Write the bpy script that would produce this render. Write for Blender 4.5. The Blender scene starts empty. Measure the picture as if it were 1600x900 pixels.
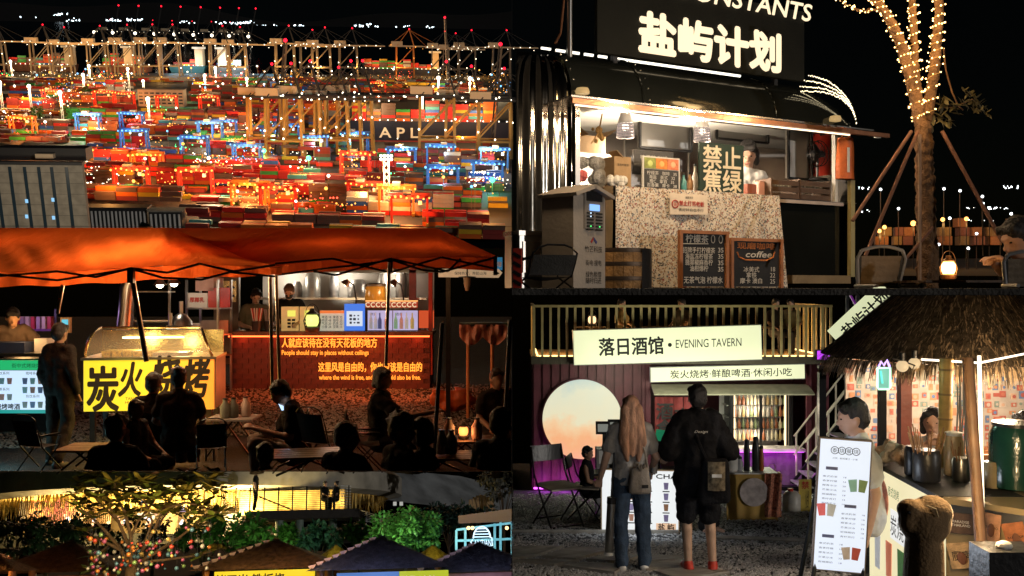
import bpy, bmesh, math, random
from mathutils import Vector, Matrix, Euler
random.seed(7)
R = math.radians
sc = bpy.context.scene
COL = sc.collection
# ---------------------------------------------------------------- camera
F = 1500.0                      # focal length in pixels of a 1600 x 900 picture
CAMZ = 10.0
cam_data = bpy.data.cameras.new('camera'); cam = bpy.data.objects.new('camera', cam_data)
COL.objects.link(cam); sc.camera = cam
cam.location = (0, 0, CAMZ); cam.rotation_euler = (R(90), 0, 0)
cam_data.sensor_width = 36.0; cam_data.lens = 36.0 * F / 1600.0
cam_data.clip_start = 0.1; cam_data.clip_end = 20000
# ---------------------------------------------------------------- night sky, and a low sun lamp added as stand-in for site lighting
world = bpy.data.worlds.new('World'); sc.world = world; world.use_nodes = True
wn = world.node_tree.nodes; wl = world.node_tree.links
sky = wn.new('ShaderNodeTexSky'); sky.sky_type = 'NISHITA'; sky.sun_disc = False
sky.sun_elevation = R(5.0); sky.sun_rotation = R(130)
wl.new(sky.outputs[0], wn['Background'].inputs[0]); wn['Background'].inputs[1].default_value = 0.0006
sun_d = bpy.data.lights.new('site_fill', 'SUN'); sun_d.energy = 0.6; sun_d.angle = R(0.5); sun_d.color = (1.0, 0.94, 0.86)
sun_o = bpy.data.objects.new('site_fill', sun_d); COL.objects.link(sun_o); sun_o.rotation_euler = (R(85), 0, R(50))
# ---------------------------------------------------------------- exposure, sampling
sc.view_settings.view_transform = 'Standard'; sc.view_settings.look = 'None'
sc.view_settings.exposure = 0.0; sc.view_settings.gamma = 1.0; sc.view_settings.use_curve_mapping = False
sc.render.engine = 'CYCLES'
cy = sc.cycles
cy.use_denoising = True
try: cy.denoiser = 'OPENIMAGEDENOISE'
except Exception: pass
cy.max_bounces = 5; cy.diffuse_bounces = 2; cy.glossy_bounces = 3; cy.transmission_bounces = 4; cy.transparent_max_bounces = 6
cy.sample_clamp_indirect = 2.5; cy.sample_clamp_direct = 0
cy.caustics_reflective = False; cy.caustics_refractive = False
cy.use_light_tree = True
# ---------------------------------------------------------------- bays: local frames turned about the camera position
class Bay:
    def __init__(s, pitch=0.0, yaw=0.0):
        s.R = Matrix.Rotation(R(yaw), 4, 'Z') @ Matrix.Rotation(R(pitch), 4, 'X')
        s.M = Matrix.Translation((0, 0, CAMZ)) @ s.R
        s.Ri = s.R.to_3x3().inverted()
    def ray(s, px, py):
        return s.Ri @ Vector(((px - 800) / F, 1.0, (450 - py) / F))
    def P(s, px, py, d):                    # point of that line of sight at local depth d
        r = s.ray(px, py); return r * (d / r.y)
    def G(s, px, py, z):                    # where it meets the local level z
        r = s.ray(px, py); return r * (z / r.z)
    def scale(s, d): return F / d           # pixels per metre
BAY = Bay()
def setbay(b):
    global BAY
    BAY = b
def P(px, py, d): return BAY.P(px, py, d)
# ---------------------------------------------------------------- materials
MATS = {}
def pm(name, col, rough=.6, metal=0., var=.18, scale=6., bump=.15, emit=None, es=1.0, coat=0., spec=.5, trans=0., alpha=1., evar=.0, samp=True, bscale=6., ior=1.45, st=None):
    if name in MATS: return MATS[name]
    m = bpy.data.materials.new(name); m.use_nodes = True
    n = m.node_tree.nodes; l = m.node_tree.links; b = n['Principled BSDF']
    tc = n.new('ShaderNodeTexCoord')
    nz = n.new('ShaderNodeTexNoise'); nz.inputs['Scale'].default_value = scale; nz.inputs['Detail'].default_value = 5
    src = tc.outputs['Object']
    if st:
        mp = n.new('ShaderNodeMapping'); mp.inputs['Scale'].default_value = st; l.new(src, mp.inputs['Vector']); src = mp.outputs[0]
    l.new(src, nz.inputs['Vector'])
    mx = n.new('ShaderNodeMix'); mx.data_type = 'RGBA'
    mx.inputs[6].default_value = tuple(max(0, c * (1 - var)) for c in col) + (1,)
    mx.inputs[7].default_value = tuple(min(1, c * (1 + var)) for c in col) + (1,)
    mr = n.new('ShaderNodeMapRange'); mr.inputs[1].default_value = .3; mr.inputs[2].default_value = .7
    l.new(nz.outputs[0], mr.inputs[0]); l.new(mr.outputs[0], mx.inputs[0]); l.new(mx.outputs[2], b.inputs['Base Color'])
    b.inputs['Roughness'].default_value = rough; b.inputs['Metallic'].default_value = metal
    b.inputs['Specular IOR Level'].default_value = spec; b.inputs['Coat Weight'].default_value = coat
    b.inputs['Transmission Weight'].default_value = trans; b.inputs['Alpha'].default_value = alpha; b.inputs['IOR'].default_value = ior
    if bump:
        n2 = n.new('ShaderNodeTexNoise'); n2.inputs['Scale'].default_value = scale * bscale; n2.inputs['Detail'].default_value = 3
        l.new(src, n2.inputs['Vector'])
        bp = n.new('ShaderNodeBump'); bp.inputs['Strength'].default_value = bump; bp.inputs['Distance'].default_value = .02
        l.new(n2.outputs[0], bp.inputs['Height']); l.new(bp.outputs[0], b.inputs['Normal'])
    if emit is not None:
        b.inputs['Emission Strength'].default_value = es
        if evar:
            m2 = n.new('ShaderNodeMix'); m2.data_type = 'RGBA'
            m2.inputs[6].default_value = tuple(c * (1 - evar) for c in emit) + (1,); m2.inputs[7].default_value = tuple(emit) + (1,)
            l.new(mr.outputs[0], m2.inputs[0]); l.new(m2.outputs[2], b.inputs['Emission Color'])
        else:
            b.inputs['Emission Color'].default_value = tuple(emit) + (1,)
    if not samp: m.cycles.emission_sampling = 'NONE'
    MATS[name] = m
    return m
def em(name, col, es=1.0, samp=True, base=None, evar=0., scale=2.):      # something that gives off light
    return pm(name, base or tuple(c * .12 for c in col), .5, 0, .02, scale, 0, emit=col, es=es, samp=samp, evar=evar)
# ---------------------------------------------------------------- mesh builder
def frame_to(p0, p1):
    z = (p1 - p0); L = z.length
    if L < 1e-9: return Matrix.Translation(p0), 0
    z = z / L
    q = Vector((0, 0, 1)).rotation_difference(z)
    return Matrix.Translation(p0) @ q.to_matrix().to_4x4(), L
_unit = {}
class MB:
    def __init__(s): s.v = []; s.f = []
    def add(s, vs, fs, M=None):
        o = len(s.v)
        s.v += [tuple(M @ Vector(v)) for v in vs] if M is not None else [tuple(v) for v in vs]
        s.f += [tuple(i + o for i in f) for f in fs]
        return s
    def box(s, c, size, rz=0, M=None):
        x, y, z = size[0] / 2, size[1] / 2, size[2] / 2
        vs = [(a * x, b * y, d * z) for d in (-1, 1) for b in (-1, 1) for a in (-1, 1)]
        fs = [(0, 2, 3, 1), (4, 5, 7, 6), (0, 1, 5, 4), (1, 3, 7, 5), (3, 2, 6, 7), (2, 0, 4, 6)]
        T = Matrix.Translation(c)
        if rz: T = T @ Matrix.Rotation(rz, 4, 'Z')
        if M is not None: T = T @ M
        return s.add(vs, fs, T)
    def bar(s, p0, p1, w, h=None, n=4):     # straight square or round bar
        p0 = Vector(p0); p1 = Vector(p1)
        return s.cyl(p0, p1, w / 2 * (1.414 if n == 4 else 1), None, n)
    def cyl(s, p0, p1, r0, r1=None, n=10, cap=True):
        p0 = Vector(p0); p1 = Vector(p1); r1 = r0 if r1 is None else r1
        M, L = frame_to(p0, p1); vs = []; a0 = math.pi / 4 if n == 4 else 0
        for r, z in ((r0, 0), (r1, L)):
            for i in range(n):
                a = a0 + 2 * math.pi * i / n; vs.append((r * math.cos(a), r * math.sin(a), z))
        fs = [(i, (i + 1) % n, n + (i + 1) % n, n + i) for i in range(n)]
        if cap: fs += [tuple(range(n - 1, -1, -1)), tuple(range(n, 2 * n))]
        return s.add(vs, fs, M)
    def tube(s, pts, r, n=6, r1=None):
        pts = [Vector(p) for p in pts]; k = len(pts); rings = []
        up = Vector((0.13, 0.21, 0.97))
        for i, p in enumerate(pts):
            t = (pts[min(i + 1, k - 1)] - pts[max(i - 1, 0)]).normalized()
            a = t.cross(up)
            if a.length < 1e-3: a = t.cross(Vector((1, 0, 0)))
            a.normalize(); b = t.cross(a)
            rr = r + ((r1 - r) * i / (k - 1) if r1 is not None else 0)
            rings.append([p + a * rr * math.cos(2 * math.pi * j / n) + b * rr * math.sin(2 * math.pi * j / n) for j in range(n)])
        vs = [q for g in rings for q in g]
        fs = [(i * n + j, i * n + (j + 1) % n, (i + 1) * n + (j + 1) % n, (i + 1) * n + j) for i in range(k - 1) for j in range(n)]
        fs += [tuple(range(n - 1, -1, -1)), tuple(range((k - 1) * n, k * n))]
        return s.add(vs, fs)
    def lathe(s, prof, c=(0, 0, 0), n=16, M=None, cap=True):
        vs = [(r * math.cos(2 * math.pi * j / n), r * math.sin(2 * math.pi * j / n), z) for r, z in prof for j in range(n)]
        fs = [(i * n + j, i * n + (j + 1) % n, (i + 1) * n + (j + 1) % n, (i + 1) * n + j) for i in range(len(prof) - 1) for j in range(n)]
        if cap: fs += [tuple(range(n - 1, -1, -1)), tuple(range((len(prof) - 1) * n, len(prof) * n))]
        T = Matrix.Translation(c)
        if M is not None: T = T @ M
        return s.add(vs, fs, T)
    def ball(s, c, r, n=10, m=6, M=None):
        rr = (r, r, r) if not hasattr(r, '__len__') else r
        vs = [(0, 0, -rr[2])]
        for i in range(1, m):
            t = -math.pi / 2 + math.pi * i / m
            for j in range(n):
                a = 2 * math.pi * j / n
                vs.append((rr[0] * math.cos(t) * math.cos(a), rr[1] * math.cos(t) * math.sin(a), rr[2] * math.sin(t)))
        vs.append((0, 0, rr[2])); top = len(vs) - 1
        fs = [(0, 1 + (j + 1) % n, 1 + j) for j in range(n)]
        for i in range(m - 2):
            for j in range(n):
                a = 1 + i * n; fs.append((a + j, a + (j + 1) % n, a + n + (j + 1) % n, a + n + j))
        a = 1 + (m - 2) * n
        fs += [(a + j, a + (j + 1) % n, top) for j in range(n)]
        T = Matrix.Translation(c)
        if M is not None: T = T @ M
        return s.add(vs, fs, T)
    def cap(s, p0, p1, r0, r1, n=12):       # tapered capsule
        p0 = Vector(p0); p1 = Vector(p1); M, L = frame_to(p0, p1); prof = []
        for k in range(5):
            t = -math.pi / 2 + math.pi / 2 * k / 4; prof.append((max(r0 * math.cos(t), 1e-4), r0 * math.sin(t)))
        for k in range(5):
            t = math.pi / 2 * k / 4; prof.append((max(r1 * math.cos(t), 1e-4), L + r1 * math.sin(t)))
        return s.lathe(prof, n=n, M=M)
    def prism(s, poly, th, M=None):         # polygon in x,z, thickness along +y
        n = len(poly)
        vs = [(x, 0, z) for x, z in poly] + [(x, th, z) for x, z in poly]
        fs = [tuple(range(n)), tuple(range(2 * n - 1, n - 1, -1))] + [(i, n + i, n + (i + 1) % n, (i + 1) % n) for i in range(n)]
        return s.add(vs, fs, M)
    def quad(s, a, b, c, d): return s.add([a, b, c, d], [(0, 1, 2, 3)])
    def mesh(s, name, mat=None, smooth=False):
        me = bpy.data.meshes.new(name); me.from_pydata(s.v, [], s.f); me.update()
        if mat: me.materials.append(mat)
        if smooth:
            me.polygons.foreach_set('use_smooth', [True] * len(me.polygons))
            try: me.set_sharp_from_angle(angle=R(45))
            except Exception: pass
        return me
    def build(s, name, mat, parent=None, loc=(0, 0, 0), rz=0, smooth=False, M=None):
        o = bpy.data.objects.new(name, s.mesh(name, mat, smooth)); COL.objects.link(o)
        L = (Matrix.Translation(loc) @ Matrix.Rotation(rz, 4, 'Z')) if M is None else M
        if parent is None: o.matrix_world = BAY.M @ L
        else:
            o.parent = parent; o.matrix_parent_inverse = Matrix(); o.matrix_basis = L
        return o
def inst(name, mesh, parent=None, L=None, mat=None):        # another object on shared mesh data
    o = bpy.data.objects.new(name, mesh); COL.objects.link(o)
    L = L if L is not None else Matrix()
    if parent is None: o.matrix_world = BAY.M @ L
    else: o.parent = parent; o.matrix_basis = L
    return o
def tag(o, label, cat=None, group=None):
    o['label'] = label
    if cat: o['category'] = cat
    if group: o['group'] = group
    return o
def struct(o, label=None, kind='structure'):
    o['kind'] = kind
    if label: o['label'] = label
    return o
def thing(name, label, cat, loc=(0, 0, 0), rz=0, group=None, scale=1.0):
    o = bpy.data.objects.new(name, None); COL.objects.link(o); o.empty_display_size = .1
    o.matrix_world = BAY.M @ Matrix.Translation(loc) @ Matrix.Rotation(rz, 4, 'Z') @ Matrix.Scale(scale, 4)
    return tag(o, label, cat, group)
def dup(root, L, label=None, group=None):                    # a copy of a thing with its parts and sub-parts
    def cp(o, par):
        c = o.copy(); COL.objects.link(c)
        if par is not None: c.parent = par
        for ch in list(o.children): cp(ch, c)
        return c
    r = cp(root, None); r.matrix_world = BAY.M @ L
    if label: r['label'] = label
    if group: r['group'] = group
    return r
def lamp(parent, loc, power, col, radius=.1, spot=None, name='light'):      # light without a mesh
    d = bpy.data.lights.new(name, 'SPOT' if spot else 'POINT'); d.energy = power; d.color = col; d.shadow_soft_size = radius
    if spot: d.spot_size = R(spot); d.spot_blend = .6
    o = bpy.data.objects.new(name, d); COL.objects.link(o)
    if parent is None: o.matrix_world = BAY.M @ Matrix.Translation(loc)
    else: o.parent = parent; o.matrix_basis = Matrix.Translation(loc)
    return o
# ---------------------------------------------------------------- lettering, turned into meshes together at the end
PEND = []
def text(body, mat, parent, c, w=None, h=None, size=.1, off=0., ext=.002, M=None, shear=0., name='lettering', lab=None, ls=.95):
    """body centred on c = (x, y, z) of the parent, facing -y, fitted to w x h"""
    cu = bpy.data.curves.new('t_', 'FONT'); cu.body = body; cu.size = 1.0; cu.align_x = 'CENTER'; cu.align_y = 'CENTER'
    cu.extrude = 0; cu.shear = shear; cu.resolution_u = 3; cu.fill_mode = 'FRONT'; cu.space_line = ls
    o = bpy.data.objects.new('t_', cu); COL.objects.link(o)
    PEND.append(('text', o, name, mat, parent, Vector(c), w, h, size, off, M, BAY, lab))
TEX = {}
def folds(wr):
    if wr not in TEX:
        t = bpy.data.textures.new('folds', 'CLOUDS'); t.noise_scale = wr[0]; t.noise_depth = 2; t.contrast = 1.6; TEX[wr] = t
    return TEX[wr]
def blob(mb, name, mat, parent, voxel, smooth=4, cut=None, wr=None):
    """several overlapping closed shapes grown into one continuous skin"""
    me = mb.mesh(name, mat); o = bpy.data.objects.new(name, me); COL.objects.link(o); o.parent = parent
    m = o.modifiers.new('r', 'REMESH'); m.mode = 'VOXEL'; m.voxel_size = voxel; m.use_smooth_shade = True
    if smooth:
        m = o.modifiers.new('s', 'SMOOTH'); m.factor = .5; m.iterations = smooth
    if wr:                                  # folds
        m = o.modifiers.new('d', 'DISPLACE'); m.texture = folds(wr); m.strength = wr[1]; m.mid_level = .5; m.texture_coords = 'LOCAL'
    PEND.append(('blob', o, cut))
    return o
CLIPX = []
def cutmesh(me, z, o):                    # a figure that goes on out of sight is ended on a level or upright plane
    if z is None and o.parent not in CLIPX: return
    bm = bmesh.new(); bm.from_mesh(me)
    if z is not None: bmesh.ops.bisect_plane(bm, geom=bm.verts[:] + bm.edges[:] + bm.faces[:], plane_co=(0, 0, z), plane_no=(0, 0, 1), clear_inner=True)
    if o.parent in CLIPX:
        Mi = o.matrix_world.inverted(); c = Mi @ Vector((-.006, 0, 0)); n = (Mi.to_3x3() @ Vector((1, 0, 0))).normalized()
        bmesh.ops.bisect_plane(bm, geom=bm.verts[:] + bm.edges[:] + bm.faces[:], plane_co=c, plane_no=n, clear_outer=True)
    bm.to_mesh(me); bm.free()
def finish():
    bpy.context.view_layer.update(); dg = bpy.context.evaluated_depsgraph_get()
    for p in PEND:
        if p[0] == 'blob':
            o = p[1]; me = bpy.data.meshes.new_from_object(o.evaluated_get(dg)); nm = o.data.name
            p_me = o.data; PEND2.append((o, me, p_me)); cutmesh(me, p[2], o)
        else:
            _, o, name, mat, parent, c, w, h, size, off, M, bay, lab = p
            me = bpy.data.meshes.new_from_object(o.evaluated_get(dg))
            PEND2.append((o, me, p))
    for o, me, p in PEND2:
        if isinstance(p, bpy.types.Mesh):
            o.modifiers.clear(); o.data = me; me.name = o.name
            bpy.data.meshes.remove(p)
        else:
            _, _, name, mat, parent, c, w, h, size, off, M, bay, lab = p
            xs = [v.co.x for v in me.vertices]; ys = [v.co.y for v in me.vertices]
            if not xs: bpy.data.objects.remove(o); continue
            x0, x1, y0, y1 = min(xs), max(xs), min(ys), max(ys)
            sx = (w / (x1 - x0)) if w else None; sy = (h / (y1 - y0)) if h else None
            sx = sx or sy or size; sy = sy or sx
            vs = [((v.co.x - (x0 + x1) / 2) * sx, 0.0, (v.co.y - (y0 + y1) / 2) * sy) for v in me.vertices]
            fs = [tuple(q.vertices) for q in me.polygons]
            mb = MB(); o_ = off * max(sx, sy) * .8
            cps = [(0, 0)] if o_ <= 0 else [(0, 0), (o_, 0), (-o_, 0), (0, o_), (0, -o_), (o_ * .7, o_ * .7), (-o_ * .7, o_ * .7), (o_ * .7, -o_ * .7), (-o_ * .7, -o_ * .7)]
            for i_, (ax, az) in enumerate(cps): mb.add([(v[0] + ax, -.0002 * i_, v[2] + az) for v in vs], fs)
            L = Matrix.Translation(c) @ (M if M is not None else Matrix())
            global BAY
            b0 = BAY; BAY = bay
            t = mb.build(name, mat, parent, M=L); BAY = b0
            if lab: t['label'] = lab
            cu = o.data; bpy.data.objects.remove(o); bpy.data.curves.remove(cu); bpy.data.meshes.remove(me)
PEND2 = []
# ---------------------------------------------------------------- people
def lerp(a, b, t): return a + (b - a) * t
SK = pm('skin', (.52, .31, .22), .5, var=.08, scale=20, bump=.05)
def mirror(J): return {k[:-1] + 'L': Vector((-v.x, v.y, v.z)) for k, v in J.items() if k.endswith('R')}
def pose(kind, **over):
    V = Vector
    J = dict(pelvis=V((0, 0, .93)), waist=V((0, 0, 1.07)), chest=V((0, .01, 1.28)), neck=V((0, .01, 1.44)), head=V((0, -.012, 1.585)),
             shR=V((-.158, .01, 1.385)), elR=V((-.215, .04, 1.11)), wrR=V((-.225, -.03, .87)), hipR=V((-.09, 0, .90)), knR=V((-.10, -.015, .49)), anR=V((-.10, .03, .085)), toeR=V((-.115, -.13, .03)))
    if kind == 'sit':
        for k in ('pelvis', 'waist', 'chest', 'neck', 'head', 'shR', 'elR', 'wrR', 'hipR'): J[k] = J[k] - V((0, 0, .40))
        J['knR'] = V((-.13, -.42, .52)); J['anR'] = V((-.13, -.40, .085)); J['toeR'] = V((-.14, -.56, .03))
        J['elR'] = V((-.24, -.06, .74)); J['wrR'] = V((-.17, -.28, .64))
    J.update(mirror(J))
    lean = over.pop('lean', 0)
    if lean:                                # bend the upper body forward about the pelvis
        M = Matrix.Rotation(R(lean), 4, 'X'); p = J['pelvis']
        for k in ('waist', 'chest', 'neck', 'head', 'shR', 'shL', 'elR', 'elL', 'wrR', 'wrL'): J[k] = p + M @ (J[k] - p)
    for k, v in over.items(): J[k] = V(v)
    return J
def person(label, loc, rz, J, h=1.7, top=None, bottom=None, shoes=None, hair=None, skin=None, sleeve='short', leg='long', hairdo='short', voxel=.012,
           loose=1.0, group=None, headyaw=0, headpitch=0, face=False, fingers=True, lower=True, curl=.6, glasses=None, mask=None, cutz=None):
    t = thing('person', label, 'person', loc, rz, group, h / 1.7)
    skin = skin or SK
    b = MB(); V = Vector
    H = Matrix.Translation(J['head']) @ Matrix.Rotation(R(headyaw), 4, 'Z') @ Matrix.Rotation(R(headpitch), 4, 'X')
    def hp(x, y, z): return H @ V((x, y, z))
    def ok(z): return cutz is None or z > cutz
    def cc(m, a, c, r0, r1):
        a = V(a); c = V(c)
        if cutz is not None and max(a.z, c.z) < cutz - .25: return
        m.cap(a, c, r0, r1)
    b.ball((0, 0, .015), (.075, .094, .112), 16, 10, H); b.ball(hp(0, -.022, -.062), (.053, .066, .055), 12, 8, H.to_3x3().to_4x4())
    b.cap(hp(0, -.088, .0), hp(0, -.104, -.028), .010, .015, 8)
    for s in (-1, 1): b.ball(hp(s * .078, .012, -.012), (.012, .022, .032), 8, 6, H.to_3x3().to_4x4())
    b.cap(hp(-.03, -.083, .024), hp(.03, -.083, .024), .014, .014, 8); b.cap(hp(-.02, -.085, -.062), hp(.02, -.085, -.062), .010, .010, 8)
    b.cap(J['neck'] - V((0, 0, .04)), hp(0, .015, -.07), .056, .05)
    sx = V((.075, 0, 0))
    d = (J['shL'] - J['shR']).normalized() if (J['shL'] - J['shR']).length else V((1, 0, 0))
    def torso(m, g):
        cc(m, J['shR'].lerp(J['shL'], .08), J['shR'].lerp(J['shL'], .92), .062 + g, .062 + g)
        for s in (-1, 1):
            cc(m, J['chest'] + d * .075 * s, J['waist'] + d * .05 * s, .108 + g, .098 + g)
            cc(m, J['waist'] + d * .05 * s, J['pelvis'] + d * .06 * s, .098 + g, .115 + g)
        cc(m, J['neck'] - V((0, 0, .02)), J['chest'], .06 + g, .10 + g)
    torso(b, 0)
    for s in 'RL':
        sh, el, wr = J['sh' + s], J['el' + s], J['wr' + s]
        cc(b, sh, el, .05, .041); cc(b, el, wr, .041, .027)
        f = (wr - el).normalized()
        side = f.cross(V((0, 0, 1)) if abs(f.z) < .8 else V((0, 1, 0))).normalized(); nor = side.cross(f)
        if not ok(wr.z): continue
        pe = wr + f * .085
        for k in (-1, -.33, .33, 1): b.cap(wr + f * .02 + side * k * .014, pe + side * k * .03, .018, .015, 8)
        if fingers:
            for k, L_ in zip((-1, -.33, .33, 1), (.055, .068, .072, .06)):
                p0 = pe + side * k * .03; p1 = p0 + (f * math.cos(curl) + nor * -math.sin(curl)) * L_ * .5
                p2 = p1 + (f * math.cos(curl * 2) + nor * -math.sin(curl * 2)) * L_ * .5
                b.cap(p0, p1, .0105, .0095, 7); b.cap(p1, p2, .0095, .008, 7)
            q = wr + f * .03 + side * .03; q1 = q + (f * .7 + side * .7 - nor * .2) * .035; b.cap(q, q1, .014, .011, 7); b.cap(q1, q1 + (f - nor * .3) * .03, .011, .009, 7)
    if lower:
        for s in 'RL':
            hi, kn, an, to = J['hip' + s], J['kn' + s], J['an' + s], J['toe' + s]
            cc(b, hi, kn, .088, .055); cc(b, kn, an, .054, .036)
            cc(b, kn.lerp(an, .25) + (kn.lerp(an, .25) - kn).cross(V((1, 0, 0))).normalized() * -.012, kn.lerp(an, .45), .05, .042)
            cc(b, an + (an - to).normalized() * .03 + V((0, 0, -.045)), to, .036, .028)
    blob(b, 'body', skin, t, voxel, cut=cutz)
    if top:
        m = MB(); g = .016 * loose; torso(m, g)
        if loose > 1.2:
            for s in (-1, 1): cc(m, J['waist'] + d * .06 * s, J['pelvis'] + d * .07 * s - V((0, 0, .08)), .115 + g, .125 + g)
        for s in 'RL':
            sh, el, wr = J['sh' + s], J['el' + s], J['wr' + s]
            if sleeve == 'short': cc(m, sh, sh.lerp(el, .62 if loose < 1.5 else .9), .06 + g * .6, .062 + g * (1 if loose < 1.5 else 1.6))
            elif sleeve == 'long': cc(m, sh, el, .06 + g * .6, .052 + g * .5); cc(m, el, el.lerp(wr, .92), .052 + g * .5, .036 + g * .5)
        blob(m, 'shirt', top, t, voxel * 1.05, 3, cut=cutz, wr=(.11, .028))
    if bottom and lower:
        m = MB()
        for s in (-1, 1): cc(m, J['waist'].lerp(J['pelvis'], .55) + d * .05 * s, J['pelvis'] + d * .065 * s, .108, .125)
        for s in 'RL':
            hi, kn, an = J['hip' + s], J['kn' + s], J['an' + s]
            if leg == 'short': cc(m, hi, hi.lerp(kn, .92), .105, .098)
            else: cc(m, hi, kn, .103, .078); cc(m, kn, an.lerp(kn, .02), .078, .068)
        if m.v: blob(m, 'trousers' if leg == 'long' else 'shorts', bottom, t, voxel * 1.05, 3, cut=cutz, wr=(.10, .022))
    if shoes and lower:
        for s in 'RL':
            an, to = J['an' + s], J['toe' + s]; m = MB(); bk = (an - to); bk.z = 0; bk.normalize()
            cc(m, V((an.x, an.y, .045)) + bk * .035, V((to.x, to.y, .036)), .044, .04); cc(m, V((an.x, an.y, .03)) + bk * .04, V((to.x, to.y, .024)), .036, .034); cc(m, an, V((an.x, an.y, .05)), .045, .048)
            if m.v: blob(m, 'shoe', shoes, t, voxel * .9, 2, cut=cutz)
    if hair:
        m = MB()
        m.ball(hp(0, .016, .038), (.086, .097, .100), 16, 10, H.to_3x3().to_4x4())
        m.ball(hp(0, .045, -.005), (.082, .07, .085), 14, 8, H.to_3x3().to_4x4())
        m.cap(hp(-.05, -.052, .072), hp(.05, -.052, .072), .032, .032)
        if hairdo == 'long':
            dn = V((0, 0, -1))
            for x in (-.055, 0, .055): m.cap(hp(x, .06, .0), J['chest'] + V((x * 1.5, .125, -.0)), .058, .055)
            for x in (-.05, 0, .05): m.cap(J['chest'] + V((x * 1.5, .125, 0)), J['chest'] + V((x * 1.1, .14, -.12 - abs(x))), .055, .02)
            for s in (-1, 1): m.cap(hp(s * .072, .02, .0), J['neck'] + V((s * .08, .05, -.08)), .03, .035)
        if hairdo == 'bob':
            for s in (-1, 1): m.cap(hp(s * .075, .015, .02), hp(s * .072, .02, -.08), .03, .03)
            m.cap(hp(-.05, .07, -.06), hp(.05, .07, -.06), .04, .04)
        if hairdo == 'bun': m.ball(hp(0, .10, .10), .05, 10, 8)
        if hairdo == 'tousled':
            rn = random.Random(len(PEND))
            for _ in range(26):
                a = rn.uniform(0, 6.28); e = rn.uniform(0, 1.3); q = V((math.cos(a) * math.cos(e) * .085, math.sin(a) * math.cos(e) * .095 + .012, math.sin(e) * .10 + .04))
                m.cap(H @ q, H @ (q * 1.12 + V((rn.uniform(-.02, .02), rn.uniform(-.02, .02), .01))), .022, .010, 7)
        blob(m, 'hair', hair, t, voxel * .9, 2, cut=cutz, wr=None if hairdo == 'long' else (.03, .010))
    if face:
        dk = pm('eye_dark', (.02, .015, .012), .25); lip = pm('lip', (.35, .12, .1), .5)
        for s in (-1, 1): MB().ball(hp(s * .030, -.079, .004), (.013, .007, .007), 8, 6, H.to_3x3().to_4x4()).build('eye', dk, t, smooth=True)
        MB().ball(hp(0, -.089, -.062), (.022, .008, .007), 8, 6, H.to_3x3().to_4x4()).build('mouth', lip, t, smooth=True)
    if glasses:
        g = MB()
        for s in (-1, 1):
            g.tube([hp(s * .034 + .024 * math.cos(a * .63), -.096, .004 + .018 * math.sin(a * .63)) for a in range(11)], .003, 5)
            g.tube([hp(s * .058, -.094, .006), hp(s * .08, .01, .004)], .003, 5)
        g.build('glasses', glasses, t)
    if mask:
        m = MB(); m.ball(hp(0, -.045, -.052), (.062, .066, .048), 12, 8, H.to_3x3().to_4x4()); m.build('face_mask', mask, t, smooth=True)
    return t
# ================================================================ shared materials and small builders
BLK = pm('black_matt', (.018, .018, .02), .6); DKM = pm('dark_metal', (.03, .03, .032), .35, .8); STEEL = pm('steel', (.55, .54, .52), .3, 1., var=.1, scale=3, bump=.03)
WHT = pm('white_paint', (.75, .74, .71), .45, var=.06); GREYP = pm('grey_paint', (.30, .30, .31), .5); HAIRK = pm('black_hair', (.012, .010, .010), .45, var=.4, scale=30, bump=.7, st=(1, 1, .15))
CARD = pm('cardboard', (.42, .28, .15), .8); WOODD = pm('dark_wood', (.10, .055, .03), .55, var=.35, scale=9); WOODO = pm('orange_wood', (.45, .17, .06), .5, var=.25, scale=9)
BLKTEE = pm('black_cotton', (.012, .012, .014), .85, spec=.15, var=.3, bump=.4, scale=9); GREYTEE = pm('grey_cotton', (.30, .29, .28), .85, bump=.4, scale=9); JEAN = pm('jeans', (.035, .06, .10), .8, var=.35, scale=10, bump=.4)
PLAST = pm('black_plastic', (.02, .02, .022), .35); REDP = pm('red_plastic', (.55, .05, .03), .4); INK = pm('black_ink', (.01, .01, .01), .7, var=0, bump=0)
GLASS = pm('clear_glass', (.9, .93, .92), .05, var=0, bump=0, trans=1., ior=1.1); CLEARP = pm('clear_plastic', (.8, .82, .8), .15, var=.05, trans=.85, ior=1.1)
def gravel(name, pts_fn, n, mat, r0, r1, label):        # loose stones nobody could count: one object
    vs = []; fs = []; rn = random.Random(n)
    base = [(1, 0, 0), (0, 1, 0), (-1, 0, 0), (0, -1, 0), (0, 0, .7), (0, 0, -.4)]
    tri = [(0, 1, 4), (1, 2, 4), (2, 3, 4), (3, 0, 4), (1, 0, 5), (2, 1, 5), (3, 2, 5), (0, 3, 5)]
    for i in range(n):
        c = pts_fn(rn); r = rn.uniform(r0, r1) ; a = rn.uniform(0, 6.3); ca, sa = math.cos(a), math.sin(a); o = len(vs)
        for x, y, z in base:
            x *= r * rn.uniform(.7, 1.3); y *= r * rn.uniform(.6, 1.1); z *= r * rn.uniform(.6, 1.1)
            vs.append((c[0] + x * ca - y * sa, c[1] + x * sa + y * ca, c[2] + z))
        fs += [(p + o, q + o, s + o) for p, q, s in tri]
    mb = MB(); mb.v = vs; mb.f = fs
    return struct(mb.build(name, mat), label, 'stuff')
def sheet(fn, nu, nv, mb=None):             # grid surface from fn(u, v), 0..1
    mb = mb or MB()
    vs = [fn(i / nu, j / nv) for j in range(nv + 1) for i in range(nu + 1)]
    fs = [(j * (nu + 1) + i, j * (nu + 1) + i + 1, (j + 1) * (nu + 1) + i + 1, (j + 1) * (nu + 1) + i) for j in range(nv) for i in range(nu)]
    return mb.add(vs, fs)
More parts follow.
